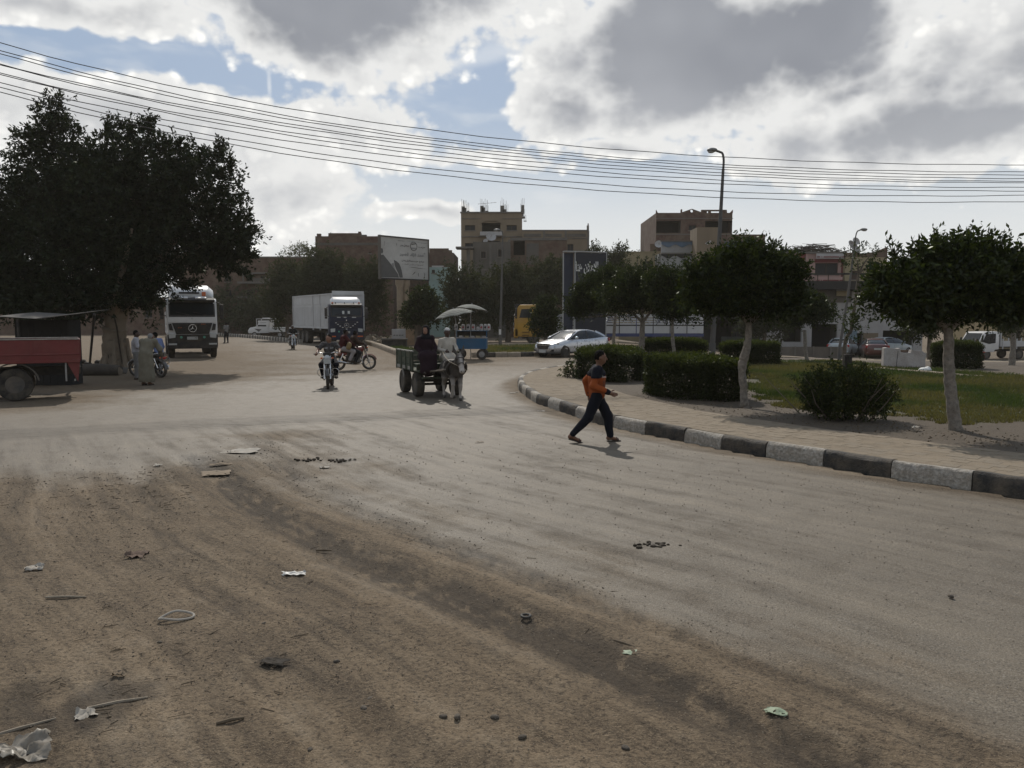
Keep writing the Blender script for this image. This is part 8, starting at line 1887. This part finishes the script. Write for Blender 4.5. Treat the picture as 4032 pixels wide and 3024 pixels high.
for i, (U, V, s, nm) in enumerate(((1745, 2825, .023, 'left of three dark stones in a row at bottom centre'), (1800, 2827, .026, 'middle of three dark stones in a row at bottom centre'), (1948, 2830, .025, 'right of three dark stones in a row at bottom centre'), (1458, 2754, .020, 'upper of a pair of stones left of bottom centre'), (1433, 2792, .022, 'lower of a pair of stones left of bottom centre'), (1326, 2608, .020, 'dark stone right of the black oily rag'), (1221, 2954, .018, 'stone nearest the bottom edge, left of centre'), (629, 2532, .018, 'stone below the white twisted plastic loop'), (1039, 2458, .018, 'lone stone between the plastic loop and the wire ring'), (2463, 2948, .022, 'round stone near the bottom edge, right of centre'), (2057, 2907, .024, 'clod at bottom centre, right of the stones in a row'), (3743, 2352, .026, 'single dark stone on the asphalt at the right'))):
    g = np.random.default_rng(70 + i); o = sdf_obj('stone', [('e', (0, 0, s * .5), (s, s * .85, s * .7)), ('e', (s * .45, s * .1, s * .35), (s * .6, s * .6, s * .5)), ('e', (-s * .35, -s * .3, s * .3), (s * .6, s * .5, s * .5))], M_STONE, None, s * .14, s * .08, s * .10, 1.5 / s); o.scale = (.95, .7 + .05 * (i % 5), .6 + .06 * (i % 3)); o.location = hit(U, V); o.rotation_euler = (0, 0, i * 1.3); tag(o, nm, 'stone', 'loose stones on the dirt')
# gravel and straw: beyond counting
def scatter(n, seed, pred, ymax):
    g = np.random.default_rng(seed); r = ymax ** g.uniform(math.log(2.4) / math.log(ymax), 1, n); a = R(40) * g.uniform(-1, 1, n); X = r * np.sin(a); Y = r * np.cos(a); k = pred(X, Y, g); return X[k], Y[k], g
gz_at = lambda X, Y: (fbm(X * 1.3, Y * 1.3, 3, 21) - .5) * .05
def pebbles(n, seed, pred, ymax, s0, s1, m, label):
    X, Y, g = scatter(n, seed, pred, ymax); k = len(X); s = np.exp(g.uniform(math.log(s0), math.log(s1), k)) * np.clip(Y / 5, .8, 2.2)
    base = np.array([(1, 0, 0), (.3, .9, 0), (-.8, .5, 0), (-.7, -.6, 0), (.4, -.85, 0), (.1, .1, .75), (-.1, 0, -.5)], float); tri = [(0, 1, 5), (1, 2, 5), (2, 3, 5), (3, 4, 5), (4, 0, 5), (1, 0, 6), (2, 1, 6), (3, 2, 6), (4, 3, 6), (0, 4, 6)]
    a = g.uniform(0, 6.28, k); B_ = base[None] * g.uniform(.6, 1.3, (k, 7, 1)); x = B_[..., 0] * np.cos(a)[:, None] - B_[..., 1] * np.sin(a)[:, None]; y = B_[..., 0] * np.sin(a)[:, None] + B_[..., 1] * np.cos(a)[:, None]
    Z = gz_at(X, Y); V = np.stack([X[:, None] + x * s[:, None], Y[:, None] + y * s[:, None], Z[:, None] + .003 + (B_[..., 2] * .8 + .25) * s[:, None]], -1).reshape(-1, 3)
    T = (np.array(tri)[None] + (np.arange(k) * 7)[:, None, None]).reshape(-1, 3); me = npmesh('gravel', V, T); return tag(link('gravel', me, None, m), label, 'gravel', kind='stuff')
indirt = lambda X, Y: in_poly(X, Y, DIRT1P)
pebbles(20000, 81, lambda X, Y, g: indirt(X, Y) & (g.uniform(0, 1, len(X)) < .15 + .85 * sstep(.4, .65, fbm(X * .8, Y * .8, 3, 5))), 15, .002, .008, M_STONE, 'dark gravel strewn over the foreground dirt')
pebbles(16000, 82, lambda X, Y, g: (g.uniform(0, 1, len(X)) < np.where(indirt(X, Y), .9, .45)), 15, .002, .007, M_STONE2, 'pale grit strewn over the dirt and asphalt')
def straw(n, seed, label):
    g = np.random.default_rng(seed); k = n; U = np.where(g.uniform(0, 1, k) < .6, g.normal(560, 230, k), g.uniform(0, 2600, k)); Vv = np.where(g.uniform(0, 1, k) < .6, g.normal(1930, 60, k), g.uniform(1800, 2900, k)); mb = MB()
    for u, v in zip(U, Vv):
        p = hit(u, v)
        if v < 1790 or not in_poly(np.array([p.x]), np.array([p.y]), DIRT1P)[0]: continue
        L_ = abs(g.normal(.035, .03)) + .012; a = g.normal(.2, .8); d = Vector((math.cos(a), math.sin(a), 0)) * L_ / 2; z = float(gz_at(np.array([p.x]), np.array([p.y]))[0]) + .007
        mb.tube([(p.x - d.x, p.y - d.y, z), (p.x + d.x, p.y + d.y, z + g.uniform(-.004, .012))], g.uniform(.0012, .0035), 4)
    return tag(mb.build('straw_debris', M_TWIG, None), label, 'debris', kind='stuff')
straw(420, 91, 'bits of straw and twig strewn over the foreground dirt')
# dead leaves along the hedge foot
g = np.random.default_rng(95); Pl = []
for i in range(900):
    U = g.uniform(2500, 4032); V = np.interp(U, [2500, 3000, 3500, 4032], [1575, 1630, 1690, 1755]) + g.normal(0, 20); p = island_base(U, V); Pl.append((p.x, p.y, p.z + .03))
Al = np.stack([g.normal(0, 1, 900), g.normal(0, 1, 900), g.normal(0, .12, 900)], 1)
tag(link('leaf_litter', leaves_mesh('leaf_litter', np.array(Pl), Al, .045, 96, .5), None, M_TWIG), 'dead leaves along the edge of the paved strip', 'leaf litter', kind='stuff')
# ------------------------------------------------------------------ dusty air
hb = MB().box2((-660, -660, -4.0), (660, 660, 21.0)).mesh('haze')
hm = bpy.data.materials.new('dusty_air'); hm.use_nodes = True; hn_ = hm.node_tree.nodes; hn_.clear()
pv_ = hn_.new('ShaderNodeVolumePrincipled'); pv_.inputs['Color'].default_value = (.86, .80, .70, 1); pv_.inputs['Density'].default_value = .0003; pv_.inputs['Anisotropy'].default_value = .35
oo_ = hn_.new('ShaderNodeOutputMaterial'); hm.node_tree.links.new(pv_.outputs[0], oo_.inputs['Volume'])
tag(link('haze', hb, None, hm), kind='stuff')
